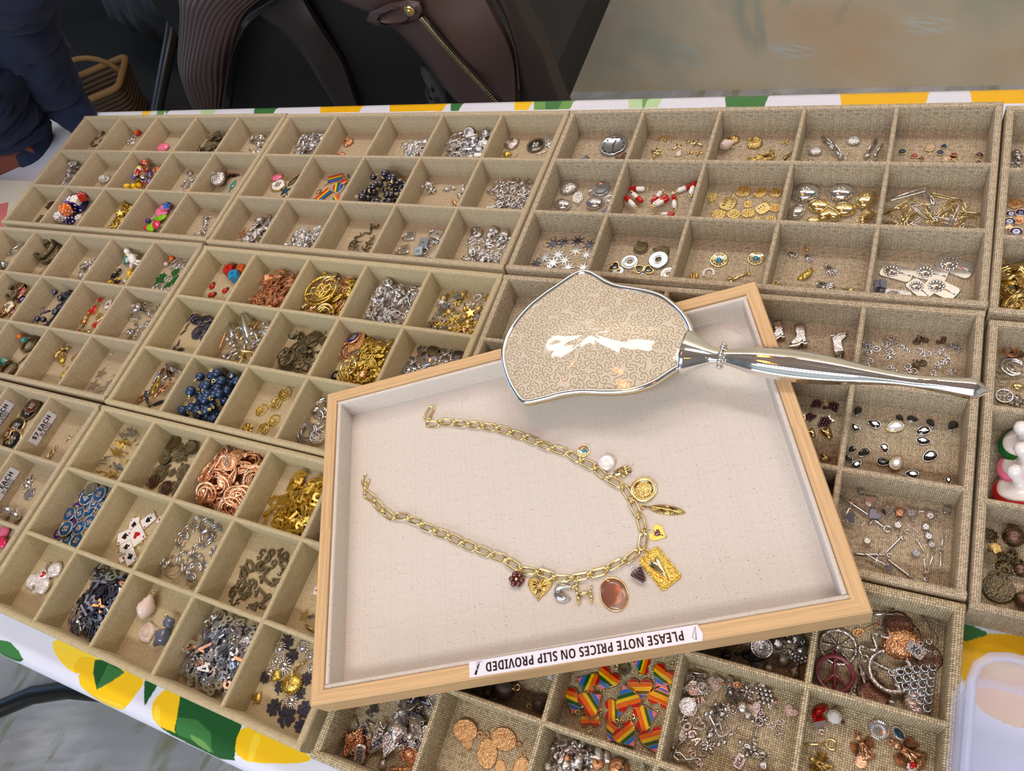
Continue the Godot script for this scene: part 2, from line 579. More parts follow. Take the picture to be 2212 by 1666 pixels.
func print_shape(im: Image, pts: Array, c: Color, smooth := true):
	var p := []
	for q in pts: p.append(Vector2((q[0] - CLOTH_X0) * CLOTH_PX, (q[1] - CLOTH_Z0) * CLOTH_PX))
	if smooth:
		for k in 2:
			var s := []
			for i in p.size():
				var a: Vector2 = p[i]; var b: Vector2 = p[(i + 1) % p.size()]
				s.append(a.lerp(b, 0.22)); s.append(a.lerp(b, 0.78))
			p = s
	fill_poly(im, p, c)

func build_table():
	var t := thing("folding_table", "folding table under the lemon print cloth", "table", Vector3(0, 0, 0))
	var g := G.new()
	g.box(Vector3(0.63, 0.7025, 0.287), Vector3(1.76, 0.03, 0.636), 0.006)
	part(t, "tabletop", g, mat("grey plastic", Color(0.45, 0.45, 0.45), 0.6))
	for x in [-0.1, 1.3]:
		for z in [0.03, 0.54]:
			g = G.new()
			g.tube([Vector3(x, 0.0, z), Vector3(x, 0.69, z)], 0.014, false, 8)
			part(t, "leg", g, mat("black metal", Color(0.03, 0.03, 0.035), 0.35))
	var im := Image.create(2048, 1330, false, Image.FORMAT_RGB8)
	im.fill(Color(0.87, 0.89, 0.96))
	for s in LEMON_PRINT:
		print_shape(im, s[1], s[0], s[2])
	var cm := mat("lemon cloth", Color.WHITE, 0.32)
	cm.albedo_texture = tex(im)
	var prof := [[-0.0445, 0.60], [-0.0445, 0.712], [-0.042, 0.7185], [-0.037, 0.7203], [0.2, 0.7203], [0.6, 0.7203], [0.6095, 0.7190], [0.6145, 0.7140], [0.6162, 0.7060], [0.6162, 0.56]]
	var st := SurfaceTool.new()
	st.begin(Mesh.PRIMITIVE_TRIANGLES)
	var acc := [0.0]
	for i in range(1, prof.size()): acc.append(acc[i - 1] + Vector2(prof[i][0] - prof[i - 1][0], prof[i][1] - prof[i - 1][1]).length())
	var zero: float = acc[3] + 0.037      # arc length where z would be 0
	var nx := 28
	var X0 := -0.27; var X1 := 1.53
	for i in prof.size() - 1:
		for j in nx:
			for k in [[0, 0], [1, 0], [1, 1], [0, 0], [1, 1], [0, 1]]:
				var q: int = i + k[1]
				var x: float = lerpf(X0, X1, float(j + k[0]) / nx)
				st.set_uv(Vector2((x - CLOTH_X0) * CLOTH_PX / 2048.0, (acc[q] - zero - CLOTH_Z0) * CLOTH_PX / 1330.0))
				st.add_vertex(Vector3(x, prof[q][1], prof[q][0]))
	st.generate_normals()
	cm.texture_repeat = false
	var o := mi(st.commit(), cm)
	put(o, "tablecloth")
	tag(o, "white vinyl tablecloth printed with yellow lemons and green leaves", "tablecloth")

func wall_profile(len_: float, h: float, w: float) -> G:
	# a padded partition along local x, round on top, its rim at y = 0
	var g := G.new()
	var r := w * 0.42
	var pr := [Vector2(-w / 2, -h), Vector2(-w / 2, -r)]
	for k in range(1, 6): pr.append(Vector2(-w / 2 * cos(PI * k / 6.0), -r + r * sin(PI * k / 6.0)))
	pr.append(Vector2(w / 2, -r)); pr.append(Vector2(w / 2, -h))
	var a := len_ / 2
	g.sg(1)
	for i in pr.size() - 1:
		g.sg(1)
		g.quad(Vector3(-a, pr[i].y, pr[i].x), Vector3(-a, pr[i + 1].y, pr[i + 1].x), Vector3(a, pr[i + 1].y, pr[i + 1].x), Vector3(a, pr[i].y, pr[i].x))
	g.sg(-1)
	for e in [-a, a]:
		for i in range(1, pr.size() - 1):
			g.tri(Vector3(e, pr[0].y, pr[0].x), Vector3(e, pr[i].y, pr[i].x), Vector3(e, pr[i + 1].y, pr[i + 1].x))
	return g

func build_trays():
	for a in TRAYS:
		var w: float = a[4] * K; var d: float = a[5] * K; var tw := TRAY_WALL * K; var dv := TRAY_DIVIDER * K
		var m: Material = M[a[6]]
		var t := thing("compartment_tray", a[7], "tray", Vector3(a[1] * K, RIM, a[2] * K), -a[3])
		trays[a[0]] = {"node": t, "w": w, "d": d, "tw": tw, "dv": dv}
		var full := 0.0297
		var g := G.new()
		g.box(Vector3(w / 2, -full + (full - FLOOR_DROP) / 2, d / 2), Vector3(w - 0.0006, full - FLOOR_DROP, d - 0.0006))
		part(t, "base", g, m)
		for s in [tw / 2, d - tw / 2]:
			var o := part(t, "wall", wall_profile(w, full, tw), m)
			o.position = Vector3(w / 2, 0, s)
		for s in [tw / 2, w - tw / 2]:
			var o := part(t, "wall", wall_profile(d - tw * 1.2, full, tw), m)
			o.position = Vector3(s, 0, d / 2)
			o.rotation.y = PI / 2
		for k in range(1, 5):
			var o := part(t, "divider", wall_profile(d - tw * 1.4, FLOOR_DROP, dv), m)
			o.position = Vector3(tw / 2 + (w - tw) * k / 5.0, -0.0004, d / 2)
			o.rotation.y = PI / 2
		for k in range(1, 3):
			var o := part(t, "divider", wall_profile(w - tw * 1.4, FLOOR_DROP, dv), m)
			o.position = Vector3(w / 2, -0.0004, tw / 2 + (d - tw) * k / 3.0)

const BAMBOO := Transform3D(Basis(Vector3(0.904537, 0, -0.426386), Vector3(0, 1, 0), Vector3(0.426386, 0, 0.904537)), Vector3(0.615195, 0.7507, 0.35035))
const BW := 0.3326
const BD := 0.2311
const BH := 0.0224

func build_bamboo_tray():
	var t := thing("display_tray", "bamboo framed display tray lined with cream canvas, lying askew over the linen trays", "tray")
	t.transform = BAMBOO
	var rw := 0.0087
	for s in [[Vector3(BW / 2, 0, 0), 0.0, BW], [Vector3(BW / 2, 0, BD), PI, BW], [Vector3(0, 0, BD / 2), PI / 2, BD], [Vector3(BW, 0, BD / 2), -PI / 2, BD]]:
		# a mitred rail along local x, its outer face at z = 0
		var g := G.new()
		var a: float = s[2] / 2
		var c := 0.0007
		var pr := [Vector2(0.0, 0.0), Vector2(0.0, BH - c), Vector2(c, BH), Vector2(rw - c * 0.5, BH), Vector2(rw, BH - c * 0.5), Vector2(rw, 0.0)]
		g.sg(-1)
		for i in pr.size():
			var p: Vector2 = pr[i]; var q: Vector2 = pr[(i + 1) % pr.size()]
			g.quad(Vector3(-a + p.x, p.y, p.x), Vector3(-a + q.x, q.y, q.x), Vector3(a - q.x, q.y, q.x), Vector3(a - p.x, p.y, p.x))
		var o := part(t, "rail", g, M["bamboo"])
		o.position = s[0]
		o.rotation.y = s[1]
	var b := G.new()
	b.box(Vector3(BW / 2, 0.0006, BD / 2), Vector3(BW - 0.004, 0.0012, BD - 0.004))
	part(t, "base", b, M["bamboo"])
	var l := G.new()
	l.box(Vector3(BW / 2, 0.0016, BD / 2), Vector3(BW - 2 * rw, 0.001, BD - 2 * rw))
	part(t, "canvas_floor", l, M["canvas"])
	var iw := 0.0032
	for s in [[Vector3(BW / 2, 0, rw + iw / 2), 0.0, BW - 2 * rw], [Vector3(BW / 2, 0, BD - rw - iw / 2), 0.0, BW - 2 * rw], [Vector3(rw + iw / 2, 0, BD / 2), PI / 2, BD - 2 * rw - 2 * iw], [Vector3(BW - rw - iw / 2, 0, BD / 2), PI / 2, BD - 2 * rw - 2 * iw]]:
		var o := part(t, "canvas_side", wall_profile(s[2], 0.019, iw), M["canvas"])
		o.position = s[0] + Vector3(0, 0.0212, 0)
		o.rotation.y = s[1]
	build_notice()
	# a loose thread in the back corner
	var th := G.new()
	var pts := []
	for p in THREAD: pts.append(Vector3(p[0], 0.7532, p[1]))
	th.tube(pts, 0.0003, false, 5)
	var o := mi(th.done(), mat("thread", Color(0.85, 0.8, 0.75), 0.9))
	put(o, "loose_thread")
	tag(o, "loose cream thread curling in the back corner of the canvas lined tray", "thread")

func lettering(s: String, height: float, m: Material, bold := true, depth := 0.00012) -> MeshInstance3D:
	var t := TextMesh.new()
	var f := SystemFont.new()
	f.font_names = PackedStringArray(["Droid Sans"])
	f.font_weight = 700 if bold else 400
	t.font = f
	t.text = s
	t.font_size = 64
	t.pixel_size = height / 46.0
	t.depth = depth
	t.curve_step = 1.0
	var o := mi(t, m)
	return o

func build_notice():
	var t := thing("price_notice", "white paper notice strip with black lettering taped to the bamboo rail", "sign")
	# strip on the front rail, its writing upside down to the camera
	var a := Vector3(NOTICE[0][0], RIM, NOTICE[0][1]); var b := Vector3(NOTICE[1][0], RIM, NOTICE[1][1])
	var d := (b - a).normalized()
	var len_ := a.distance_to(b)
	var wd := 0.0091
	var yaw := atan2(-d.z, d.x)
	t.position = (a + b) / 2.0
	t.position.y = 0.7507 + BH + 0.0002
	t.rotation.y = yaw
	var g := G.new()
	g.plate(PackedVector2Array([Vector2(-len_ / 2, -wd / 2), Vector2(len_ / 2 - 0.002, -wd / 2), Vector2(len_ / 2, wd * 0.1), Vector2(len_ / 2 - 0.0012, wd / 2), Vector2(-len_ / 2, wd / 2)]), 0.0, 0.0003, 0.0001)
	part(t, "paper", g, M["label paper"])
	var o := lettering("PLEASE NOTE PRICES ON SLIP PROVIDED", 0.0053, M["ink"])
	var w := o.mesh.get_aabb().size.x
	o.transform = Transform3D(Basis(Vector3(-1, 0, 0), Vector3(0, 0, 1), Vector3(0, 1, 0)).scaled_local(Vector3(len_ * 0.845 / w, 1, 1)), Vector3(0, 0.0004, 0.0))
	put(o, "lettering", t)
	# a pencil sketch at the end, a paper corner at the start
	var p := G.new()
	for q in [[[-0.0039, 0.0036], [-0.0052, 0.0030], [-0.0040, 0.0005], [-0.0029, 0.0010]], [[-0.0028, 0.0007], [-0.0033, 0.0004], [-0.0024, -0.0015], [-0.0019, -0.0012]], [[-0.0038, 0.0001], [-0.0034, 0.0003], [-0.0024, -0.0018], [-0.0028, -0.0020]], [[-0.0026, -0.0019], [-0.0017, -0.0014], [-0.0016, -0.0036]]]:
		var pl := PackedVector2Array()
		for v in q: pl.append(Vector2(-len_ / 2 + 0.0083 + v[0], v[1]))
		p.plate(pl, 0.0003, 0.00042, 0.00003)
	p.tube([Vector3(-len_ / 2 + 0.0050, 0.0004, -0.0012), Vector3(-len_ / 2 + 0.0050, 0.0004, -0.0036), Vector3(-len_ / 2 + 0.0085, 0.0004, -0.0036)], 0.00012, false, 4)
	part(t, "pencil_drawing", p, M["ink"])
	p = G.new()
	p.tube([Vector3(len_ / 2 - 0.0034, 0.0004, -0.0035), Vector3(len_ / 2 - 0.0062, 0.0004, 0.0018), Vector3(len_ / 2 - 0.0046, 0.0004, 0.0035), Vector3(len_ / 2 - 0.0034, 0.0004, -0.0035), Vector3(len_ / 2 - 0.0042, 0.0004, 0.0036)], 0.00014, false, 4)
	part(t, "corner_drawing", p, M["ink"])

func build_mirror():
	var t := thing("hand_mirror", "ornate chrome hand mirror lying face down with a gold brocade back", "mirror")
	var y := 0.7507 + BH + 0.0015
	# outline in world metres; the handle's axis runs from MIRROR_AXIS[0] to its tip
	var pl := PackedVector2Array()
	var cen := Vector2.ZERO
	for q in MIRROR_OUTLINE: cen += Vector2(q[0], q[1]) / MIRROR_OUTLINE.size()
	t.position = Vector3(cen.x, y, cen.y)
	var raw := []
	for q in MIRROR_OUTLINE: raw.append(Vector2(q[0], q[1]) - cen)
	for i in raw.size():
		for k in 4:
			var u := k / 4.0
			pl.append(raw[i].cubic_interpolate(raw[(i + 1) % raw.size()], raw[(i - 1 + raw.size()) % raw.size()], raw[(i + 2) % raw.size()], u))
	var s := G.new()
	s.puff(pl, [[0.97, 0.0], [0.995, 0.0012], [1.0, 0.003], [0.99, 0.0062]])
	part(t, "rim_band", s, M["brass edge"])
	var path := []
	for v in pl: path.append(Vector3(v.x * 0.985, 0.0066, v.y * 0.985))
	var rm := G.new()
	rm.tube(path, 0.0021, true, 10, 0.9)
	part(t, "rim", rm, M["chrome"])
	# the domed brocade panel under clear plastic
	var lv := []
	for k in 9:
		var a := k / 8.0
		lv.append([lerpf(0.965, 0.0, a), 0.0068 + 0.0052 * (1.0 - pow(1.0 - a, 2.2))])
	var st := SurfaceTool.new()
	st.begin(Mesh.PRIMITIVE_TRIANGLES)
	st.set_smooth_group(1)
	var wob := FastNoiseLite.new()
	wob.seed = 8
	wob.frequency = 15.0
	var at := func(v: Vector2, l: Array) -> Vector3:
		var q: Vector2 = v * l[0]
		return Vector3(q.x, l[1] + wob.get_noise_2d(q.x, q.y) * 0.0011 * (1.0 - l[0]) , q.y)
	var m := pl.size()
	for i in 8:
		for j in m:
			var k := (j + 1) % m
			var q := [at.call(pl[j], lv[i]), at.call(pl[k], lv[i]), at.call(pl[k], lv[i + 1]), at.call(pl[j], lv[i + 1])]
			for c in [[0, 2, 1], [0, 3, 2]]:
				if i == 7 and c[1] == 3: continue
				for z in c:
					st.set_uv(Vector2(q[z].x, q[z].z) / 0.075)
					st.add_vertex(q[z])
	st.generate_normals()
	var bro := Image.create(768, 768, false, Image.FORMAT_RGB8)
	# spiral sprigs on a jittered grid that repeats
	var N := 13
	var sp := []
	for i in N * N: sp.append([Vector2(rng.randf_range(0.15, 0.85), rng.randf_range(0.15, 0.85)), rng.randf() * TAU, 1.0 if rng.randf() < 0.5 else -1.0])
	var cell := 768.0 / N
	for yy in 768:
		for x in 768:
			var p := Vector2(x, yy) / cell
			var bi := 0; var bd := 9.0; var bv := Vector2.ZERO
			for dj in [-1, 0, 1]:
				for di in [-1, 0, 1]:
					var ci := int(floor(p.x)) + int(di); var cj := int(floor(p.y)) + int(dj)
					var k := posmod(cj, N) * N + posmod(ci, N)
					var v: Vector2 = p - Vector2(ci, cj) - sp[k][0]
					if v.length_squared() < bd:
						bd = v.length_squared(); bi = k; bv = v
			var r := sqrt(bd)
			var w := sin(bv.angle() * sp[bi][2] * 2.0 + sp[bi][1] + r * 15.0)
			var gold := smoothstep(0.1, 0.45, w) * smoothstep(0.75, 0.55, r) * (0.65 + 0.35 * float((x / 3 + yy / 3) % 2))
			gold = maxf(gold, smoothstep(0.08, 0.05, absf(w + 0.55)) * 0.6)
			bro.set_pixel(x, yy, Color(0.82, 0.79, 0.73).lerp(Color(0.62, 0.54, 0.41), gold))
	var bm := mat("brocade", Color.WHITE, 0.55)
	bm.albedo_texture = tex(bro)
	bm.clearcoat_enabled = true
	bm.clearcoat = 1.0
	bm.clearcoat_roughness = 0.04
	var o := mi(st.commit(), bm)
	put(o, "brocade_panel", t)
	o.set_meta("label", "gold and cream brocade under glossy clear plastic")
	# collar and fluted handle, built along local x and turned to the axis
	var a0 := Vector3(MIRROR_AXIS[0][0], 0, MIRROR_AXIS[0][1]) - Vector3(cen.x, 0, cen.y)
	var a1 := Vector3(MIRROR_AXIS[1][0], 0, MIRROR_AXIS[1][1]) - Vector3(cen.x, 0, cen.y)
	var d := (a1 - a0)
	var L := d.length()
	d /= L
	var xf := Transform3D(Basis(d, Vector3.UP, d.cross(Vector3.UP)), a0 + Vector3(0, 0.006, 0))
	var hd := G.new()
	shaped_bar(hd, MIRROR_HANDLE, L, xf, 28, 0.14)
	part(t, "handle", hd, M["chrome"])
	var co := G.new()
	shaped_bar(co, MIRROR_COLLAR, L, xf, 28, 0.10)
	part(t, "collar", co, M["chrome"])
	var bd := G.new()
	for k in 9:
		var w := TAU * k / 9.0
		bd.ell(xf * Vector3(MIRROR_BEADS * L, sin(w) * 0.0052, cos(w) * 0.0078), Vector3.ONE * 0.0022, 8)
	part(t, "bead_ring", bd, M["chrome"])

# rows of [place along the axis 0..1, half width m, half height m]; flutes cut the round by the given share
func shaped_bar(g: G, rows: Array, L: float, xf: Transform3D, m: int, flute: float):
	var fine := []
	for i in rows.size() - 1:
		for k in 5:
			var t := k / 5.0
			var r := []
			for c in 3:
				var p0: float = rows[maxi(0, i - 1)][c]; var p3: float = rows[mini(rows.size() - 1, i + 2)][c]
				r.append(cubic_interpolate(rows[i][c], rows[i + 1][c], p0, p3, t))
			fine.append(r)
	fine.append(rows[rows.size() - 1])
	var at := func(i: int, j: int) -> Vector3:
		var w := TAU * j / m
		var f := 1.0 - flute * (0.5 + 0.5 * cos(w * 9.0)) * clampf(fine[i][1] * 180.0 - 0.4, 0.0, 1.0)
		return xf * Vector3(fine[i][0] * L, sin(w) * fine[i][2] * f, cos(w) * fine[i][1] * f)
	g.sg(1)
	for i in fine.size() - 1:
		for j in m:
			g.quad(at.call(i, j), at.call(i + 1, j), at.call(i + 1, (j + 1) % m), at.call(i, (j + 1) % m))
	for e in [0, fine.size() - 1]:
		for j in m:
			var c := xf * Vector3(fine[e][0] * L, 0, 0)
			if e == 0: g.tri(c, at.call(e, j), at.call(e, (j + 1) % m))
			else: g.tri(c, at.call(e, (j + 1) % m), at.call(e, j))

func smooth_path(a: Array, y: float) -> Curve3D:
	var c := Curve3D.new()
	c.bake_interval = 0.0015
	for i in a.size():
		var p := Vector3(a[i][0], y, a[i][1])
		var q: Vector2 = Vector2(a[mini(i + 1, a.size() - 1)][0], a[mini(i + 1, a.size() - 1)][1]) - Vector2(a[maxi(i - 1, 0)][0], a[maxi(i - 1, 0)][1])
		var t := Vector3(q.x, 0, q.y) / 6.0
		c.add_point(p, -t, t)
	return c

const LIE := 0.7529     # top of the canvas floor

func build_necklace():
	var t := thing("charm_necklace", "gold paperclip chain necklace with thirteen charms laid on cream canvas", "necklace")
	var c := smooth_path(NECKLACE_PATH, LIE + 0.0016)
	var L := c.get_baked_length()
	var link := G.new()
	var pts := []
	var a := 0.0054; var b := 0.0023
	for i in 20:
		var w := TAU * i / 20.0
		pts.append(Vector3(signf(cos(w)) * (a - b) + cos(w) * b, 0, sin(w) * b))
	link.tube(pts, 0.00082, true, 6)
	var big := link.done()
	var sm := G.new()
	pts = []
	for i in 12:
		var w := TAU * i / 12.0
		pts.append(Vector3(cos(w) * 0.0024, sin(w) * 0.0016, 0))
	sm.tube(pts, 0.0006, true, 6)
	var small := sm.done()
	var d := 0.004
	var n := 0
	var step := 0.0118
	while d < L - 0.003:
		var p := c.sample_baked(d)
		var q := (c.sample_baked(minf(d + 0.003, L)) - c.sample_baked(maxf(d - 0.003, 0.0))).normalized()
		var yaw := atan2(-q.z, q.x)
		var o := part(t, "link", big, M["gold"])
		o.position = p + Vector3(0, 0.0004 * (n % 2), 0)
		o.rotation = Vector3(rng.randf_range(-0.5, 0.5), yaw, 0)
		if d + step / 2 < L:
			var p2 := c.sample_baked(d + step / 2)
			var o2 := part(t, "connector", small, M["gold"])
			o2.position = p2 + Vector3(0, 0.0003, 0)
			o2.rotation.y = yaw
		d += step
		n += 1
	# lobster clasp
	var c0 := Vector3(NECKLACE_CLASP[0][0], LIE + 0.0016, NECKLACE_CLASP[0][1]); var c1 := Vector3(NECKLACE_CLASP[1][0], LIE + 0.0016, NECKLACE_CLASP[1][1])
	var g := G.new()
	var ax := (c1 - c0).normalized()
	var sd := ax.cross(Vector3.UP)
	var hook := []
	for i in 10: hook.append(c0 + ax * (cos(TAU * i / 12.0) * -0.0042 - 0.001) + sd * sin(TAU * i / 12.0) * 0.0028)
	g.tube(hook, [0.0008, 0.0008, 0.0008, 0.0009, 0.0012, 0.0015, 0.0015, 0.0012, 0.0009, 0.0007], false, 7)
	g.tube([c0 + ax * 0.001, c0 + ax * 0.004, c0 + ax * 0.0065], [0.0014, 0.0021, 0.0012], false, 8)
	g.ring(c0 + ax * 0.008, 0.0016, 0.0005, 10, 6)
	part(t, "clasp", g, M["gold"])
	for p in PENDANTS:
		var A := Vector3(p[2][0], LIE, p[2][1]); var B := Vector3(p[3][0], LIE, p[3][1])
		var o := Node3D.new()
		put(o, p[0], t)
		var v := B - A
		o.position = (A + B) / 2.0
		o.rotation.y = atan2(v.x, v.z)
		o.scale = Vector3.ONE * v.length()
		var ps := pendant_shape(p[0], p[1])
		for q in ps: part(o, q[0], q[1], M[q[2] if q[2] else p[1]])
		o.set_meta("label", PENDANT_LOOKS[p[0]])

const PENDANT_LOOKS := {"sun_eye": "sunray disc with a turquoise stone", "pearl_disc": "white coin pearl", "hand": "gold hand holding a red stone", "locket": "round gold medallion with double rim", "feather": "gold feather", "sunburst_heart": "sunburst heart with a ruby", "milagro_plate": "rectangular gold plate with a long heart", "berry": "dark red seed bead berry", "agate_oval": "brown shell oval in a gold rim", "balloon_animal": "little gold balloon animal", "moon_star": "silver crescent with a star", "ornate_heart": "engraved gold heart", "bead_flower": "red glass bead flower"}

func pendant_shape(kind: String, _m: String) -> Array:
	var g := G.new(); var h := G.new(); var k := G.new()
	match kind:
		"sun_eye": return shape_of("eye_disc")
		"pearl_disc":
			g.puff(oval(0.42, 0.40, 22), [[0.8, 0], [1, 0.08], [0.92, 0.17], [0.6, 0.215], [0.3, 0.20], [0.02, 0.205]])
			h.tube([Vector3(0, 0.1, -0.5), Vector3(0, 0.1, -0.38)], 0.02, false, 5)
			h.ell(Vector3(0, 0.1, 0.43), Vector3.ONE * 0.045, 6)
			loop(h, -0.52, 0.06, 0.06, 0.02)
			return [["pearl", g, ""], ["head_pin", h, "rose gold"]]
		"hand":
			var r := shape_of("hand")
			k.ell(Vector3(-0.2, 0.2, 0.36), Vector3(0.09, 0.08, 0.1), 8)
			r.append(["ruby", k, "ruby glass"])
			return r
		"locket":
			g.lathe([Vector2(0, 0), Vector2(0.42, 0), Vector2(0.46, 0.04), Vector2(0.45, 0.09), Vector2(0.41, 0.10), Vector2(0.39, 0.075), Vector2(0.365, 0.10), Vector2(0.34, 0.10), Vector2(0.32, 0.06), Vector2(0, 0.06)], 32, Transform3D(Basis.IDENTITY, Vector3(0, 0, 0.05)))
			k.puff(oval(0.28, 0.28, 20, 0.05), [[1, 0.055], [0.8, 0.085], [0.3, 0.1], [0.02, 0.1]], Vector3.ZERO, false, Vector2(0, 0.05))
			loop(h, -0.47, 0.07, 0.04, 0.024)
			return [["disc", g, ""], ["relief", k, "cast gold"], ["loop", h, ""]]
		"feather": return shape_of("feather")
		"sunburst_heart":
			g.plate(heart(1.05, 0.06), 0, 0.07)
			for i in 30:
				var w := TAU * i / 30.0
				var v := heart(1.0, 0.06)[int(i * 28 / 30.0)]
				g.tube([Vector3(v.x * 0.5, 0.075, 0.03 + (v.y - 0.03) * 0.5), Vector3(v.x * 0.97, 0.07, 0.03 + (v.y - 0.03) * 0.97)], [0.012, 0.028], false, 4)
			h.puff(heart(0.46, 0.05), [[1, 0.06], [0.95, 0.13], [0.6, 0.2], [0.02, 0.21]], Vector3.ZERO, false, Vector2(0, 0.03))
			loop(k, -0.45, 0.06)
			return [["heart", g, ""], ["ruby", h, "ruby glass"], ["loop", k, ""]]
		"milagro_plate":
			g.plate(rrect(0.58, 0.94, 0.09, 0.03), 0, 0.04, 0.012, Vector2(0, 0.03))
			for i in 44:
				var u := i / 44.0 * 2.6
				var p := Vector2(-0.25 + u / 0.55 * 0.55, -0.40) if u < 0.5 else Vector2(0.25, -0.40 + (u - 0.5)) if u < 1.3 else Vector2(0.25 - (u - 1.3), 0.44) if u < 1.8 else Vector2(-0.25, 0.44 - (u - 1.8))
				h.ell(Vector3(p.x, 0.045, p.y + 0.01), Vector3(0.03, 0.022, 0.03), 5)
			k.puff(mirrored([0, -0.18, 0.05, -0.26, 0.13, -0.25, 0.16, -0.14, 0.11, 0.06, 0.04, 0.28, 0, 0.38]), [[1, 0.03], [0.9, 0.09], [0.5, 0.13], [0.02, 0.135]])
			loop(h, -0.47, 0.05)
			return [["plate", g, ""], ["beaded_border", h, ""], ["heart", k, "gold"]]
		"berry":
			for i in 8:
				var R := 0.27 * (1.0 - i / 9.0) + 0.03
				var n_ := maxi(4, int(R * 42))
				for j in n_: g.ell(Vector3(cos(TAU * (j + 0.5 * (i % 2)) / n_) * R, 0.24 + sin(TAU * (j + 0.5 * (i % 2)) / n_) * R * 0.8, -0.2 + i * 0.085), Vector3.ONE * 0.062, 6)
			h.tube([Vector3(0, 0.24, -0.24), Vector3(0, 0.2, -0.5)], 0.02, false, 5)
			loop(h, -0.5, 0.07, 0.1)
			return [["beads", g, ""], ["stem", h, "silver"]]
		"agate_oval":
			g.puff(oval(0.37, 0.46, 28, 0.04), [[0.9, 0], [1, 0.03], [0.98, 0.05], [0.6, 0.06], [0.02, 0.062]], Vector3.ZERO, false, Vector2(0, 0.04))
			var p := []
			for v in oval(0.375, 0.465, 28, 0.04): p.append(Vector3(v.x, 0.03, v.y))
			h.tube(p, 0.022, true, 6)
			loop(h, -0.40, 0.05, 0.05)
			return [["shell", g, "agate"], ["rim", h, "gold"]]
		"balloon_animal":
			for s in [-1, 1]:
				for z in [[0.24, -0.22], [0.24, 0.24]]:
					g.tube([Vector3(z[1] + 0.0, 0.1 + 0.03 * s, 0.16), Vector3(z[1] + 0.03, 0.08 + 0.05 * s, 0.3), Vector3(z[1] + 0.02, 0.07 + 0.05 * s, 0.46)], [0.03, 0.075, 0.05], false, 7)
			g.tube([Vector3(-0.22, 0.12, 0.14), Vector3(0, 0.13, 0.12), Vector3(0.24, 0.12, 0.14)], [0.04, 0.075, 0.04], false, 8)
			g.tube([Vector3(-0.22, 0.12, 0.12), Vector3(-0.22, 0.13, -0.02), Vector3(-0.22, 0.12, -0.16)], [0.035, 0.07, 0.035], false, 8)
			h.tube([Vector3(-0.22, 0.12, -0.17), Vector3(-0.34, 0.12, -0.16), Vector3(-0.44, 0.1, -0.12)], [0.05, 0.075, 0.04], false, 8)
			for s in [-1, 1]: h.tube([Vector3(-0.21, 0.12 + 0.04 * s, -0.18), Vector3(-0.19, 0.12 + 0.06 * s, -0.27), Vector3(-0.2, 0.12 + 0.05 * s, -0.36)], [0.03, 0.055, 0.03], false, 7)
			k.tube([Vector3(0.25, 0.12, 0.12), Vector3(0.3, 0.13, 0.0), Vector3(0.3, 0.12, -0.12)], [0.03, 0.05, 0.02], false, 7)
			k.ring(Vector3(-0.1, 0.1, -0.44), 0.07, 0.022, 10, 5)
			k.tube([Vector3(-0.2, 0.12, -0.36), Vector3(-0.12, 0.1, -0.4)], 0.02, false, 5)
			return [["body", g, ""], ["head", h, ""], ["tail", k, ""]]
		"moon_star":
			g.puff(crescent(0.42, 0.22, 0.34, 0.03), [[0.9, 0], [1, 0.06], [0.8, 0.17], [0.45, 0.23], [0.1, 0.25]], Vector3.ZERO, false, Vector2(-0.27, 0.03))
			h.plate(star(5, 0.17, 0.07, 0.3), 0.04, 0.1)
			loop(k, -0.45, 0.06)
			var out := [["moon", g, ""], ["star", h, ""], ["loop", k, ""]]
			return out
		"ornate_heart":
			g.puff(heart(1.05, 0.05), [[0.92, 0], [1, 0.05], [0.92, 0.1], [0.8, 0.09], [0.3, 0.1]], Vector3.ZERO, false, Vector2(0, 0.02))
			for i in 22:
				var v := heart(0.84, 0.045)[int(i * 28 / 22.0)]
				h.ell(Vector3(v.x, 0.1, v.y), Vector3(0.035, 0.025, 0.035), 5)
			k.puff(heart(0.32, 0.04), [[1, 0.09], [0.9, 0.14], [0.02, 0.16]], Vector3.ZERO, false, Vector2(0, 0.03))
			loop(k, -0.46, 0.07, 0.05, 0.025)
			return [["heart", g, ""], ["beading", h, ""], ["centre", k, ""]]
		"bead_flower": return shape_of("bead_flower")
	return []

# a cloth panel between two edges (from above to below) in the plane z, bulging towards the camera, with real thickness
func panel(a: Array, b: Array, z: float, bulge: float, thick: float, ribs := 0, rib_h := 0.0, slant := 0.0, nv := 24, nu := 14) -> G:
	var g := G.new()
	var ea := edge_at.bind(a); var eb := edge_at.bind(b)
	var f := func(u: float, v: float) -> Vector3:
		var p: Vector2 = ea.call(v).lerp(eb.call(v), u)
		var zz := z + slant * u + bulge * pow(sin(PI * u), 0.8) + 0.004 * sin(v * 9.0 + u * 5.0)
		if ribs > 0: zz += rib_h * absf(sin(PI * ribs * u))
		return Vector3(p.x, p.y, zz)
	var bk := func(u: float, v: float) -> Vector3:
		return f.call(1.0 - u, v) - Vector3(0, 0, thick)
	g.grid(f, maxi(nu, ribs * 6), nv)
	g.grid(bk, maxi(nu, ribs * 6), nv)
	for s in [0.0, 1.0]:
		g.grid(func(u: float, v: float) -> Vector3: return f.call(s, v) - Vector3(0, 0, thick * (u if s > 0.5 else 1.0 - u)), 2, nv, 2)
	return g

func edge_at(v: float, a: Array) -> Vector2:
	var s := v * (a.size() - 1)
	var i := clampi(int(s), 0, a.size() - 2)
	var t := s - i
	var p := func(k: int) -> Vector2:
		k = clampi(k, 0, a.size() - 1)
		return Vector2(a[k][0], a[k][1])
	return p.call(i).cubic_interpolate(p.call(i + 1), p.call(i - 1), p.call(i + 2), t)

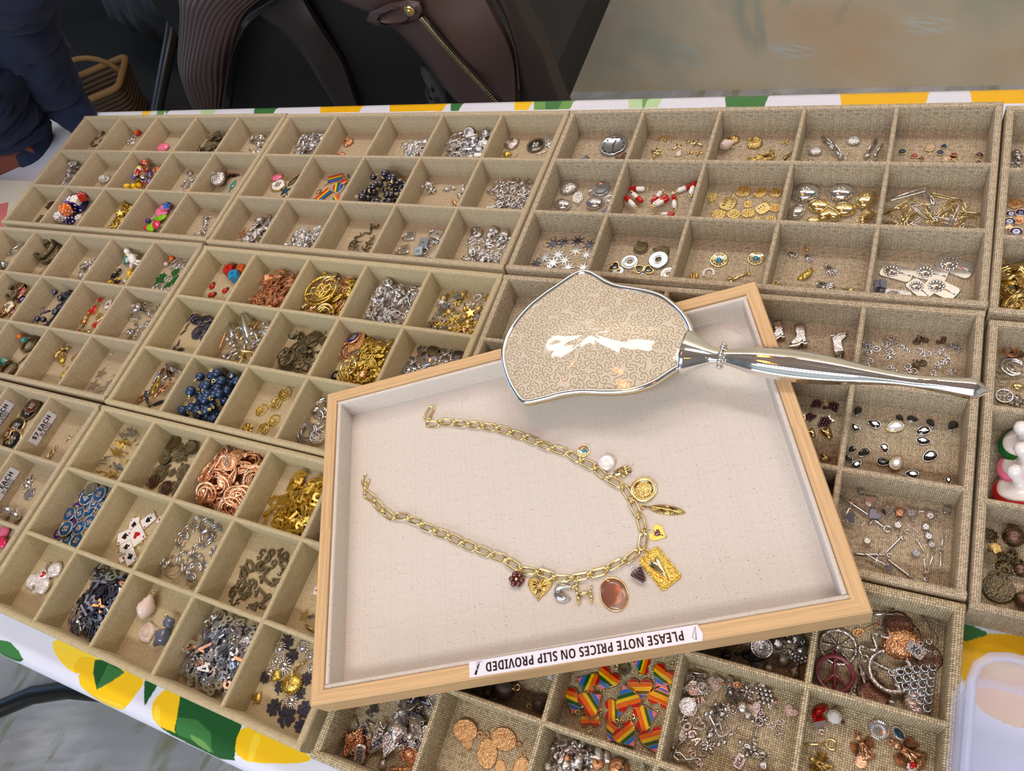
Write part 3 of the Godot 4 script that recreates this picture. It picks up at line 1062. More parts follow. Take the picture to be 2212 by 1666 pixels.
func build_behind():
	var le := mat("brown leather", Color(0.275, 0.20, 0.19), 0.4)
	le.normal_enabled = true
	le.normal_texture = normals(noise_tex(0.03, 256, 4, FastNoiseLite.TYPE_CELLULAR, 3), 2.0)
	le.normal_scale = 0.5
	tri_map(le, 0.05)
	var dk := mat("black lining", Color(0.012, 0.012, 0.016), 0.7)
	var t := thing("leather_jacket", "dark brown leather jacket hanging open over a black chair", "jacket")
	part(t, "ribbed_panel", panel(JACKET_LEFT_A, JACKET_LEFT_B, -0.235, 0.030, 0.008, 13, 0.0022), le)
	part(t, "collar_trim", panel(JACKET_LEFT_B, JACKET_TRIM, -0.222, 0.010, 0.012), mat("dark leather", Color(0.07, 0.05, 0.05), 0.4))
	part(t, "inner_facing", panel(JACKET_LAPEL_A, JACKET_LAPEL_B, -0.25, 0.012, 0.008), mat("facing leather", Color(0.13, 0.09, 0.09), 0.5))
	part(t, "zip_panel", panel(JACKET_RIGHT_A, JACKET_RIGHT_B, -0.235, 0.028, 0.010), le)
	part(t, "sleeve", panel(JACKET_SLEEVE_A, JACKET_SLEEVE_B, -0.262, 0.022, 0.03), mat("sleeve leather", Color(0.16, 0.11, 0.105), 0.45))
	var lin := G.new()
	lin.box(Vector3(0.19, 0.60, -0.275), Vector3(0.56, 0.55, 0.012), 0.003)
	part(t, "lining", lin, dk)
	# zip: tape and teeth
	var zp := []
	for i in JACKET_ZIP.size():
		zp.append(Vector3(JACKET_ZIP[i][0], JACKET_ZIP[i][1], -0.2035))
	var z := G.new()
	z.tube(zp, 0.0045, false, 6)
	part(t, "zip_tape", z, mat("dark leather", Color.BLACK))
	z = G.new()
	for i in 66:
		var e := edge_at(i / 65.0, JACKET_ZIP)
		var e2 := edge_at(minf(1.0, i / 65.0 + 0.02), JACKET_ZIP)
		var dd := (e2 - e).normalized() if e2 != e else Vector2(0.6, -0.8)
		var nn := Vector2(-dd.y, dd.x) * 0.003
		z.tube([Vector3(e.x + nn.x, e.y + nn.y, -0.1985), Vector3(e.x - nn.x, e.y - nn.y, -0.1985)], 0.0008, false, 4)
	part(t, "zip_teeth", z, M["brass edge"]).set_meta("kind", "stuff")
	var tb := PackedVector2Array()
	for v in JACKET_TAB: tb.append(Vector2(v[0], -v[1]))
	var tg := G.new()
	var mid := Vector2.ZERO
	for v in tb: mid += v / tb.size()
	tg.puff(tb, [[0.95, 0.0], [1.0, 0.002], [0.97, 0.006], [0.6, 0.008]], Vector3.ZERO, false, mid)
	var to := part(t, "snap_tab", tg, le)
	to.rotation.x = PI / 2
	to.position.z = -0.206
	var sn := G.new()
	sn.lathe([Vector2(0, 0.004), Vector2(0.003, 0.004), Vector2(0.0045, 0.002), Vector2(0.006, 0.003), Vector2(0.0072, 0.0)], 16, Transform3D(Basis(Vector3.RIGHT, PI / 2), Vector3(JACKET_SNAP[0][0], JACKET_SNAP[0][1], -0.1975)))
	part(t, "snap", sn, M["brass edge"], "brass snap")
	# the chair that carries it
	var ch := thing("padded_chair", "black padded chair under the leather jacket, behind the table", "chair")
	var cb := G.new()
	cb.box(Vector3(0.20, 0.62, -0.32), Vector3(0.50, 0.50, 0.05), 0.015)
	part(ch, "backrest", cb, dk)
	cb = G.new()
	cb.box(Vector3(0.22, 0.44, -0.57), Vector3(0.55, 0.07, 0.45), 0.02)
	part(ch, "seat", cb, dk)
	for q in [[-0.02, -0.36], [0.40, -0.36], [-0.02, -0.76], [0.22, -0.76]]:
		cb = G.new()
		cb.tube([Vector3(q[0], 0, q[1]), Vector3(q[0], 0.42, q[1])], 0.013, false, 8)
		part(ch, "leg", cb, M["black metal"])
	var gs := PackedVector2Array()
	for v in GREY_SCARF: gs.append(Vector2(v[0], -v[1]))
	var gg := G.new()
	mid = Vector2.ZERO
	for v in gs: mid += v / gs.size()
	gg.puff(gs, [[0.9, 0.0], [1.0, 0.006], [0.8, 0.014], [0.3, 0.018]], Vector3.ZERO, false, mid)
	var go := mi(gg.done(), mat("grey knit", Color(0.26, 0.27, 0.30), 0.9))
	put(go, "grey_scarf")
	go.rotation.x = PI / 2
	go.position.z = -0.262
	tag(go, "grey cloth peeking out from inside the leather jacket", "cloth")
	# navy coat at the corner of the table
	var nv := mat("navy fleece", Color(0.05, 0.095, 0.21), 0.95)
	nv.rim_enabled = true
	nv.rim = 0.3
	nv.normal_enabled = true
	nv.normal_texture = normals(noise_tex(0.06, 256, 3, FastNoiseLite.TYPE_SIMPLEX_SMOOTH, 44), 1.5)
	tri_map(nv, 0.03)
	var co := thing("navy_coat", "navy blue fleece coat slumped over the table corner beside the linen tray", "coat")
	part(co, "sleeve", fold_tube(NAVY_SLEEVE, [0.06, 0.056, 0.052, 0.047, 0.038, 0.025, 0.012], 5), nv)
	part(co, "body", fold_tube(NAVY_BODY, [0.10, 0.095, 0.085, 0.065, 0.04, 0.018], 9), nv)
	# dark chair with bags behind
	var d2 := thing("black_chair", "black tubular chair standing in the dark behind the navy coat", "chair")
	cb = G.new()
	cb.box(Vector3(-0.80, 0.33, -0.60), Vector3(1.15, 0.05, 0.55), 0.015)
	part(d2, "seat", cb, dk)
	cb = G.new()
	cb.box(Vector3(-0.85, 0.49, -0.880), Vector3(1.5, 0.97, 0.03), 0.01)
	part(d2, "backrest", cb, dk)
	for q in [[[-0.33, 0.66, -0.62], [-0.36, 0.55, -0.46], [-0.42, 0.43, -0.30], [-0.46, 0.0, -0.28]], [[-0.95, 0.31, -0.36], [-0.97, 0.0, -0.34]], [[-0.95, 0.31, -0.85], [-0.97, 0.0, -0.87]], [[-0.28, 0.31, -0.85], [-0.26, 0.0, -0.87]]]:
		var pp := []
		for v in q: pp.append(Vector3(v[0], v[1], v[2]))
		cb = G.new()
		cb.tube(pp, 0.013, false, 8)
		part(d2, "leg", cb, M["black metal"])
	var bag := thing("black_bag", "soft black bag lying on the dark chair", "bag")
	part(bag, "body", fold_tube([[-0.85, 0.46, -0.75], [-0.62, 0.47, -0.74], [-0.36, 0.45, -0.72], [-0.28, 0.44, -0.72]], [0.05, 0.12, 0.11, 0.03], 4), dk)
	var jn := thing("folded_jeans", "folded blue denim lying on top of the black bag", "clothing")
	part(jn, "denim", fold_tube([[-0.80, 0.60, -0.72], [-0.70, 0.60, -0.70], [-0.58, 0.59, -0.69], [-0.52, 0.58, -0.69]], [0.02, 0.05, 0.045, 0.01], 6), mat("denim", Color(0.10, 0.17, 0.28), 0.9))
	var rp := G.new()
	rp.tube([Vector3(-0.50, 0.66, -0.66), Vector3(-0.53, 0.605, -0.64), Vector3(-0.58, 0.575, -0.62), Vector3(-0.61, 0.57, -0.62)], 0.009, false, 8)
	var ro := mi(rp.done(), mat("rope", Color(0.55, 0.48, 0.24), 0.9))
	put(ro, "rope_handle")
	tag(ro, "yellow rope bag handle beside the blue denim", "handle")
	build_basket()
	# things at the left end of the table
	var bx := thing("brown_box", "small reddish brown cardboard box at the table end", "box", Vector3(-0.155, TABLE, 0.058), 0.55)
	var g := G.new()
	g.box(Vector3(0, 0.018, 0), Vector3(0.12, 0.036, 0.055), 0.002)
	part(bx, "carton", g, mat("red card", Color(0.42, 0.20, 0.14), 0.8))
	g = G.new()
	g.box(Vector3(0, 0.0375, 0), Vector3(0.121, 0.003, 0.056), 0.001)
	part(bx, "lid", g, mat("red card", Color.BLACK))
	var jr := thing("glass_jar", "small cloudy glass jar beside the brown box", "jar", Vector3(-0.235, TABLE, 0.12))
	g = G.new()
	g.lathe([Vector2(0, 0), Vector2(0.028, 0), Vector2(0.03, 0.01), Vector2(0.03, 0.05), Vector2(0.024, 0.06), Vector2(0.024, 0.066), Vector2(0.021, 0.066), Vector2(0.021, 0.06), Vector2(0.027, 0.05), Vector2(0.027, 0.004), Vector2(0, 0.004)], 20)
	var jm := mat("cloudy glass", Color(0.6, 0.65, 0.75, 0.45), 0.3)
	jm.transparency = BaseMaterial3D.TRANSPARENCY_ALPHA
	part(jr, "glass", g, jm)
	var tw := thing("printed_towel", "folded cream towel with a red print at the table end", "towel", Vector3(-0.115, TABLE, 0.165), 0.0)
	var fold := rrect(0.2, 0.13, 0.01)
	g = G.new()
	g.puff(fold, [[0.98, 0.0], [1, 0.002], [1, 0.006], [0.98, 0.008]])
	part(tw, "cloth", g, mat("cream towel", Color(0.80, 0.78, 0.72), 0.95))
	g = G.new()
	g.plate(P2([0.03, -0.02, 0.05, -0.025, 0.085, 0.02, 0.06, 0.02]), 0.0079, 0.0084, 0.0001)
	part(tw, "print", g, mat("towel print", Color(0.78, 0.42, 0.42), 0.95))
	# chair foot on the floor in front of the table
	var br := thing("metal_stand", "black metal stand foot on the grey floor in front of the table", "stand")
	g = G.new()
	var pts := []
	for p in BAR: pts.append(Vector3(p[0], p[1], p[2]))
	g.tube(pts, 0.017, false, 10)
	part(br, "foot", g, M["black metal"])
	g = G.new()
	g.tube([Vector3(BAR[5][0], 0.05, BAR[5][2]), Vector3(0.02, 0.05, 0.5), Vector3(0.02, 0.66, 0.5)], 0.015, false, 8)
	part(br, "post", g, M["black metal"])

func fold_tube(a: Array, r: Array, sd: int) -> G:
	var c := Curve3D.new()
	for i in a.size():
		var t: Vector3 = (to_v(a[mini(i + 1, a.size() - 1)]) - to_v(a[maxi(i - 1, 0)])) / 6.0
		c.add_point(to_v(a[i]), -t, t)
	var n := FastNoiseLite.new()
	n.seed = sd
	n.frequency = 4.0
	var g := G.new()
	var L := c.get_baked_length()
	var f := func(u: float, v: float) -> Vector3:
		var p := c.sample_baked(v * L)
		var q := (c.sample_baked(minf(L, v * L + 0.01)) - c.sample_baked(maxf(0, v * L - 0.01))).normalized()
		var s := q.cross(Vector3.UP).normalized()
		var t := s.cross(q)
		var k := v * (r.size() - 1)
		var i := clampi(int(k), 0, r.size() - 2)
		var rr: float = lerpf(r[i], r[i + 1], k - i)
		if v <= 0.001 or v >= 0.999: rr *= 0.05
		rr *= 1.0 + 0.16 * n.get_noise_3d(v * 2.2, cos(TAU * u) * 0.32, sin(TAU * u) * 0.32) + 0.05 * n.get_noise_3d(v * 9.0, cos(TAU * u), sin(TAU * u))
		return p + (s * cos(TAU * u) - t * sin(TAU * u)) * rr
	g.grid(f, 36, 60)
	return g

func to_v(a) -> Vector3:
	return Vector3(a[0], a[1], a[2])

func build_basket():
	var t := thing("wicker_basket", "brown wicker basket with a hoop handle on the dark chair", "basket", Vector3(-0.69, 0.3555, -0.44), 0.5)
	t.scale = Vector3.ONE * 0.86
	var m := mat("wicker", Color(0.25, 0.17, 0.10), 0.8)
	var g := G.new()
	for i in 9:
		var s := 0.065 + i * 0.003
		var p := []
		for k in rrect(s * 2.0, s * 1.5, 0.02): p.append(Vector3(k.x, 0.006 + i * 0.0125, k.y))
		g.tube(p, 0.0065, true, 6)
	part(t, "weave", g, m).set_meta("kind", "stuff")
	g = G.new()
	g.box(Vector3(0, 0.004, 0), Vector3(0.13, 0.008, 0.10))
	part(t, "base", g, m)
	g = G.new()
	var p := []
	for k in rrect(0.19, 0.145, 0.02): p.append(Vector3(k.x, 0.122, k.y))
	g.tube(p, 0.009, true, 8)
	part(t, "rim", g, mat("pale wicker", Color(0.42, 0.31, 0.16), 0.8))
	g = G.new()
	p = []
	for i in 13: p.append(Vector3(0.0 + cos(PI * i / 12.0) * 0.088, 0.12 + sin(PI * i / 12.0) * 0.075, 0.0))
	g.tube(p, 0.007, false, 7)
	part(t, "handle", g, mat("pale wicker", Color.BLACK))

func build_bin():
	var t := thing("plastic_bin", "frosted translucent plastic bin at the burlap tray's end", "container", Vector3(1.0562, 0.7505, 0.431))
	var m := mat("frosted plastic", Color(0.80, 0.84, 0.97, 0.30), 0.35)
	m.transparency = BaseMaterial3D.TRANSPARENCY_ALPHA
	var W := 0.30; var D := 0.36; var H := 0.052; var r := 0.014; var th := 0.0022
	var out := rrect(W, D, r); var inn := rrect(W - 2 * th, D - 2 * th, r - th)
	var g := G.new()
	var c := Vector2(W / 2, D / 2)
	var sh := func(p: Vector2, y: float, f: float) -> Vector3: return Vector3(p.x * f + c.x, y, p.y * f + c.y)
	var n := out.size()
	for i in n:
		var k := (i + 1) % n
		g.sg(1)
		g.quad(sh.call(out[i], 0.0, 0.985), sh.call(out[i], H, 1.0), sh.call(out[k], H, 1.0), sh.call(out[k], 0.0, 0.985))
		g.quad(sh.call(inn[i], th, 0.985), sh.call(inn[k], th, 0.985), sh.call(inn[k], H, 1.0), sh.call(inn[i], H, 1.0))
		g.sg(2)
		g.quad(sh.call(out[i], H, 1.0), sh.call(inn[i], H, 1.0), sh.call(inn[k], H, 1.0), sh.call(out[k], H, 1.0))
	g.sg(4)
	g.cap(inn, th, Vector3(c.x, 0, c.y), true)
	g.cap(out, 0.0, Vector3(c.x, 0, c.y), false)
	part(t, "tub", g, m)
	g = G.new()
	var p := []
	for v in out: p.append(Vector3(v.x + c.x, H, v.y + c.y))
	g.tube(p, 0.0022, true, 8)
	part(t, "rim", g, m)

# ---------- outlines in the (x, z) plane; a charm is one unit long, its loop towards -z
func P2(a: Array) -> PackedVector2Array:
	var p := PackedVector2Array()
	for i in range(0, a.size(), 2): p.append(Vector2(a[i], a[i + 1]))
	return p

func mirrored(a: Array) -> PackedVector2Array:   # right half, from above to below
	var p := P2(a)
	for i in range(a.size() / 2 - 1, -1, -1):
		if absf(a[i * 2]) > 1e-4: p.append(Vector2(-a[i * 2], a[i * 2 + 1]))
	return p

func oval(rx: float, rz: float, n := 20, cz := 0.0, cx := 0.0) -> PackedVector2Array:
	var p := PackedVector2Array()
	for i in n: p.append(Vector2(cx + cos(TAU * i / n) * rx, cz + sin(TAU * i / n) * rz))
	return p

func star(k: int, R: float, r: float, cz := 0.0) -> PackedVector2Array:
	var p := PackedVector2Array()
	for i in k * 2:
		var w := -PI / 2 + PI * i / k
		p.append(Vector2(cos(w), sin(w)) * (R if i % 2 == 0 else r) + Vector2(0, cz))
	return p

func heart(s := 1.0, cz := 0.0) -> PackedVector2Array:
	var p := PackedVector2Array()
	for i in 28:
		var w := TAU * i / 28.0
		p.append(Vector2(0.42 * pow(absf(sin(w)), 3.0) * signf(sin(w)), -(0.36 * cos(w) - 0.15 * cos(2 * w) - 0.055 * cos(3 * w) - 0.02 * cos(4 * w))) * s + Vector2(0, cz))
	return p

func rrect(w: float, h: float, r: float, cz := 0.0) -> PackedVector2Array:
	var p := PackedVector2Array()
	for k in [[1, -1, -0.25], [1, 1, 0.0], [-1, 1, 0.25], [-1, -1, 0.5]]:
		for i in 4:
			var a: float = (k[2] + 0.25 * i / 3.0) * TAU
			p.append(Vector2((w / 2 - r) * k[0] + cos(a) * r, (h / 2 - r) * k[1] + sin(a) * r + cz))
	return p

func crescent(R: float, off: float, r2: float, cz := 0.0) -> PackedVector2Array:
	var p := PackedVector2Array()
	for i in 17:
		var a := lerpf(0.62, TAU - 0.62, i / 16.0)
		p.append(Vector2(cos(a) * R, sin(a) * R + cz))
	var tip := Vector2(cos(0.62) * R, sin(0.62) * R)
	var b0 := (tip - Vector2(off, 0)).angle()
	for i in range(1, 14):
		var a := lerpf(TAU - b0, b0, i / 14.0)
		p.append(Vector2(off + cos(a) * r2, sin(a) * r2 + cz))
	return p

func plume(w: float, n: int, cut: float) -> PackedVector2Array:
	var p := PackedVector2Array()
	for side in [1, -1]:
		for i in n:
			var t := (i + 0.0) / (n - 1) if side == 1 else 1.0 - (i + 0.0) / (n - 1)
			var x := w * pow(sin(PI * clampf(0.06 + t * 0.94, 0, 1)), 0.7)
			if i % 2 == 1 and i < n - 1: x *= 1.0 - cut
			if (t <= 0.001 or t >= 0.999):
				if side == 1: p.append(Vector2(0.0, -0.32 if t < 0.5 else 0.5))
				continue
			p.append(Vector2(x * side, -0.32 + 0.82 * t))
	return p

func loop(g: G, z := -0.44, r := 0.065, y := 0.03, th := 0.022):
	g.ring(Vector3(0, y, z), r, th, 9, 5)

func prism_text(g: G, s: String, size: float, depth: float, c: Vector3, bold := true):
	var o := lettering(s, size, null, bold, depth)
	var a: Array = (o.mesh as TextMesh).get_mesh_arrays()
	var v: PackedVector3Array = a[Mesh.ARRAY_VERTEX]
	var ix = a[Mesh.ARRAY_INDEX]
	g.sg(-1)
	var n_: int = ix.size() if ix != null and ix.size() > 0 else v.size()
	for i in range(0, n_, 3):
		var t := []
		for k in 3:
			var q: Vector3 = v[ix[i + k]] if ix != null and ix.size() > 0 else v[i + k]
			t.append(c + Vector3(q.x, q.z + depth / 2, -q.y))
		g.tri(t[0], t[1], t[2])
	o.free()

# every kind gives [[part name, shape, material or ""], ...]; "" is the charm's own metal
func shape_of(kind: String) -> Array:
	var g := G.new(); var h := G.new(); var k := G.new(); var l := G.new()
	var arg := ""
	if ":" in kind:
		arg = kind.get_slice(":", 1)
		kind = kind.get_slice(":", 0)
	match kind:
		"coin":
			g.lathe([Vector2(0, 0), Vector2(0.40, 0), Vector2(0.425, 0.03), Vector2(0.42, 0.075), Vector2(0.38, 0.085), Vector2(0.36, 0.06), Vector2(0.2, 0.072), Vector2(0, 0.075)], 22, Transform3D(Basis.IDENTITY, Vector3(0, 0, 0.07)))
			loop(h)
			return [["disc", g, ""], ["loop", h, ""]]
		"donut":
			g.lathe([Vector2(0.15, 0.0), Vector2(0.47, 0.0), Vector2(0.5, 0.02), Vector2(0.5, 0.06), Vector2(0.47, 0.075), Vector2(0.40, 0.055), Vector2(0.22, 0.055), Vector2(0.17, 0.075), Vector2(0.15, 0.05), Vector2(0.15, 0.0)], 24)
			return [["disc", g, ""]]
		"band":
			g.lathe([Vector2(0.42, -0.0), Vector2(0.5, 0.0), Vector2(0.5, 0.22), Vector2(0.42, 0.22), Vector2(0.42, 0.0)], 24)
			return [["band", g, ""]]
		"oval_medal":
			g.puff(oval(0.31, 0.40, 24, 0.09), [[0.94, 0], [1, 0.02], [1, 0.05], [0.94, 0.066], [0.86, 0.055], [0.6, 0.062], [0.02, 0.066]], Vector3.ZERO, false, Vector2(0, 0.09))
			loop(h, -0.40, 0.075, 0.03, 0.025)
			return [["disc", g, ""], ["loop", h, ""]]
		"locket":
			g.puff(oval(0.46, 0.37, 26), [[0.5, -0.0], [0.9, 0.03], [1, 0.12], [0.9, 0.21], [0.7, 0.27], [0.4, 0.31], [0.02, 0.325]])
			for i in 5:
				var w := TAU * i / 5
				h.ell(Vector3(cos(w) * 0.1, 0.315, sin(w) * 0.08), Vector3(0.06, 0.025, 0.05), 6)
			for i in 24: h.ell(Vector3(cos(TAU * i / 24) * 0.465, 0.12, sin(TAU * i / 24) * 0.375), Vector3.ONE * 0.022, 4)
			return [["case", g, ""], ["ornament", h, ""]]
		"button":
			g.lathe([Vector2(0, 0), Vector2(0.44, 0), Vector2(0.48, 0.04), Vector2(0.47, 0.10), Vector2(0.43, 0.115), Vector2(0.40, 0.09), Vector2(0, 0.09)], 22)
			h.lathe([Vector2(0.405, 0.085), Vector2(0.36, 0.10), Vector2(0, 0.104)], 20)
			for i in 4:
				var w := TAU * (i + 0.5) / 4
				k.puff(oval(0.10, 0.10, 10), [[1, 0.1], [1, 0.112], [0.7, 0.118]], Vector3(cos(w) * 0.12, 0, sin(w) * 0.12))
			return [["rim", g, ""], ["enamel", h, arg if arg else "blue"], ["blossom", k, "antique silver"]]
		"heart_flat", "heart_puff":
			if kind == "heart_flat": g.plate(heart(1.0, 0.06), 0, 0.08)
			else: g.puff(heart(1.0, 0.06), [[0.8, 0], [1, 0.07], [0.93, 0.16], [0.7, 0.24], [0.35, 0.275], [0.02, 0.28]], Vector3.ZERO, false, Vector2(0, 0.02))
			loop(h)
			return [["heart", g, ""], ["loop", h, ""]]
		"heart_enamel":
			g.plate(heart(1.0, 0.06), 0, 0.09)
			h.puff(heart(0.78, 0.055), [[1, 0.08], [0.95, 0.11], [0.6, 0.125], [0.02, 0.13]], Vector3.ZERO, false, Vector2(0, 0.02))
			loop(k)
			return [["rim", g, ""], ["enamel", h, arg if arg else "black"], ["loop", k, ""]]
		"rainbow_heart":
			g.plate(heart(1.0, 0.06), 0, 0.10)
			loop(h)
			var out := [["rim", g, ""], ["loop", h, ""]]
			var hp := heart(0.93, 0.056)
			var cs := ["red", "orange", "yellow", "green", "sky", "pink"]
			var zz := [-0.36, -0.13, 0.0, 0.11, 0.22, 0.335, 0.6]
			for i in 6:
				var band := PackedVector2Array([Vector2(-0.6, zz[i] + 0.006), Vector2(0.6, zz[i] + 0.006), Vector2(0.6, zz[i + 1] - 0.006), Vector2(-0.6, zz[i + 1] - 0.006)])
				for q in Geometry2D.intersect_polygons(hp, band):
					var s := G.new()
					var m := Vector2.ZERO
					for v in q: m += v / q.size()
					s.puff(q, [[1, 0.09], [0.985, 0.108], [0.93, 0.113]], Vector3.ZERO, true, m)
					out.append(["stripe", s, cs[i]])
			return out
		"star5":
			g.plate(star(5, 0.46, 0.19, 0.04), 0, 0.07)
			loop(g, -0.45, 0.05, 0.03, 0.018)
			return [["star", g, ""]]
		"star8":
			g.plate(star(8, 0.5, 0.15), 0, 0.045, 0.008)
			return [["star", g, ""]]
		"leaf":
			g.puff(plume(0.2, 15, 0.12), [[0.9, 0], [1, 0.025], [0.7, 0.06], [0.3, 0.075]], Vector3.ZERO, false, Vector2(0, 0.1))
			g.tube([Vector3(0, 0.05, -0.4), Vector3(0, 0.08, 0), Vector3(0, 0.05, 0.45)], 0.018, false, 5)
			loop(g, -0.44, 0.05)
			return [["leaf", g, ""]]
		"feather":
			g.puff(plume(0.13, 29, 0.3), [[0.95, 0], [1, 0.02], [0.75, 0.05], [0.3, 0.06]], Vector3.ZERO, false, Vector2(0, 0.1))
			h.tube([Vector3(0, 0.04, -0.42), Vector3(0.01, 0.07, -0.1), Vector3(0, 0.06, 0.2), Vector3(-0.01, 0.03, 0.48)], [0.022, 0.02, 0.015, 0.008], false, 5)
			loop(h, -0.455, 0.04)
			return [["vane", g, ""], ["quill", h, ""]]
		"moon":
			g.plate(crescent(0.46, 0.20, 0.36), 0, 0.08, 0.03, Vector2(-0.25, 0))
			loop(g, -0.44, 0.05)
			return [["moon", g, ""]]
		"moon_open":
			for q in [[0.45, 0.06], [0.32, 0.045]]:
				var p := []
				for i in 15:
					var a := lerpf(0.5, TAU - 0.5, i / 14.0)
					p.append(Vector3(cos(a) * q[0] + (0.46 - q[0]) * 0.6, 0.04, sin(a) * q[0]))
				g.tube(p, q[1], false, 6)
			g.plate(star(5, 0.13, 0.055, 0.16), 0.02, 0.07)
			loop(g, -0.45, 0.05)
			return [["moon", g, ""]]
		"digit", "letter":
			prism_text(g, arg, 0.82, 0.10, Vector3(0, 0, 0.08))
			loop(g, -0.43, 0.06, 0.05, 0.022)
			return [["figure", g, ""]]
		"bolt":
			g.plate(P2([0.12, -0.42, -0.17, 0.06, -0.02, 0.06, -0.13, 0.5, 0.19, -0.06, 0.04, -0.06, 0.2, -0.42]), 0, 0.05)
			loop(g, -0.46, 0.045)
			return [["bolt", g, ""]]
		"key":
			g.ring(Vector3(0, 0.035, -0.33), 0.13, 0.03, 14, 6)
			g.tube([Vector3(0, 0.035, -0.2), Vector3(0, 0.035, 0.46)], 0.03, false, 6)
			g.box(Vector3(0.08, 0.035, 0.40), Vector3(0.14, 0.05, 0.06)); g.box(Vector3(0.06, 0.035, 0.28), Vector3(0.1, 0.05, 0.05))
			return [["key", g, ""]]
		"sword":
			g.lathe([Vector2(0, 0.5), Vector2(0.028, 0.38), Vector2(0.036, -0.1), Vector2(0.02, -0.2), Vector2(0.022, -0.38), Vector2(0, -0.4)], 6, Transform3D(Basis(Vector3.RIGHT, PI / 2), Vector3(0, 0.035, 0)))
			h.tube([Vector3(-0.12, 0.035, -0.19), Vector3(0, 0.05, -0.2), Vector3(0.12, 0.035, -0.19)], [0.014, 0.024, 0.014], false, 5)
			loop(h, -0.44, 0.05, 0.035, 0.016)
			return [["blade", g, ""], ["hilt", h, ""]]
		"cube":
			g.box(Vector3(0, 0.31, 0.08), Vector3(0.62, 0.62, 0.62), 0.07)
			for i in [[-1, -1], [1, 1], [-1, 1], [1, -1], [0, 0]]:
				h.ell(Vector3(i[0] * 0.17, 0.615, 0.08 + i[1] * 0.17), Vector3(0.065, 0.025, 0.065), 8)
				h.ell(Vector3(0.31, 0.31 + i[0] * 0.16, 0.08 + i[1] * 0.16), Vector3(0.025, 0.06, 0.06), 8)
				h.ell(Vector3(i[0] * 0.16, 0.31 + i[1] * 0.16, 0.385), Vector3(0.06, 0.06, 0.025), 8)
				h.ell(Vector3(-0.31, 0.31 + i[0] * 0.16, 0.08 + i[1] * 0.16), Vector3(0.025, 0.06, 0.06), 8)
			if arg == "":
				loop(k, -0.34, 0.09, 0.5, 0.025)
				return [["cube", g, ""], ["pip", h, "dark grey"], ["loop", k, ""]]
			return [["cube", g, ""], ["pip", h, arg]]
		"drop_gem", "round_gem":
			var pl := PackedVector2Array()
			var round_ := kind == "round_gem"
			for i in 18:
				var w := TAU * i / 18
				pl.append(Vector2(cos(w) * 0.27 * (1.0 if round_ else 1.0 + 0.12 * sin(w)), sin(w) * (0.27 if round_ else 0.33) - (0.0 if round_ else 0.10 * pow(maxf(0.0, -sin(w)), 3.0)) + 0.14))
			g.puff(pl, [[0.7, 0.0], [1, 0.05], [0.97, 0.12], [0.72, 0.19], [0.45, 0.205]], Vector3.ZERO, true, Vector2(0, 0.14))
			var path := []
			for v in pl: path.append(Vector3(v.x * 1.04, 0.08, 0.14 + (v.y - 0.14) * 1.04))
			h.tube(path, 0.035, true, 5)
			loop(h, -0.37, 0.07, 0.06, 0.025)
			return [["stone", g, arg if arg else "smoky glass"], ["setting", h, ""]]
		"bead":
			g.ell(Vector3(0, 0.3, 0.1), Vector3(0.32, 0.30, 0.33), 14)
			h.ell(Vector3(0, 0.3, -0.24), Vector3(0.12, 0.12, 0.05), 8)
			loop(h, -0.36, 0.09, 0.3, 0.03)
			return [["bead", g, arg if arg else ""], ["cap", h, "gold" if arg else ""]]
		"nugget":
			var pl := oval(0.34, 0.42, 10)
			for i in 10: pl[i] *= 0.85 + 0.2 * sin(i * 2.6)
			g.puff(pl, [[0.7, 0], [1, 0.12], [0.85, 0.28], [0.5, 0.38], [0.02, 0.4]])
			h.ring(Vector3(0, 0.2, -0.44), 0.08, 0.03, 9, 5)
			return [["stone", g, arg if arg else ""], ["loop", h, "gold" if arg else ""]]
		"pebble":
			g.puff(oval(0.34, 0.46, 16), [[0.8, 0], [1, 0.08], [0.9, 0.16], [0.6, 0.21], [0.02, 0.23]])
			return [["stone", g, arg if arg else ""]]
		"capsule":
			var pr := [Vector2(0, -0.36), Vector2(0.09, -0.33), Vector2(0.125, -0.26), Vector2(0.125, 0.05)]
			var pr2 := [Vector2(0.13, 0.05), Vector2(0.13, 0.34), Vector2(0.095, 0.41), Vector2(0, 0.44)]
			var xf := Transform3D(Basis(Vector3.RIGHT, PI / 2), Vector3(0, 0.13, 0.06))
			g.lathe(pr, 12, xf); h.lathe(pr2, 12, xf)
			k.lathe([Vector2(0.128, 0.035), Vector2(0.138, 0.045), Vector2(0.138, 0.06), Vector2(0.128, 0.07)], 12, xf)
			loop(k, -0.37, 0.075, 0.13, 0.025)
			return [["white_half", g, "white"], ["red_half", h, "red"], ["band", k, "gold"]]
		"tube_bead":
			g.lathe([Vector2(0, -0.5), Vector2(0.05, -0.5), Vector2(0.085, 0.1), Vector2(0.09, 0.47), Vector2(0.05, 0.5), Vector2(0, 0.5)], 10, Transform3D(Basis(Vector3.RIGHT, PI / 2), Vector3(0, 0.09, 0)))
			return [["tube", g, ""]]
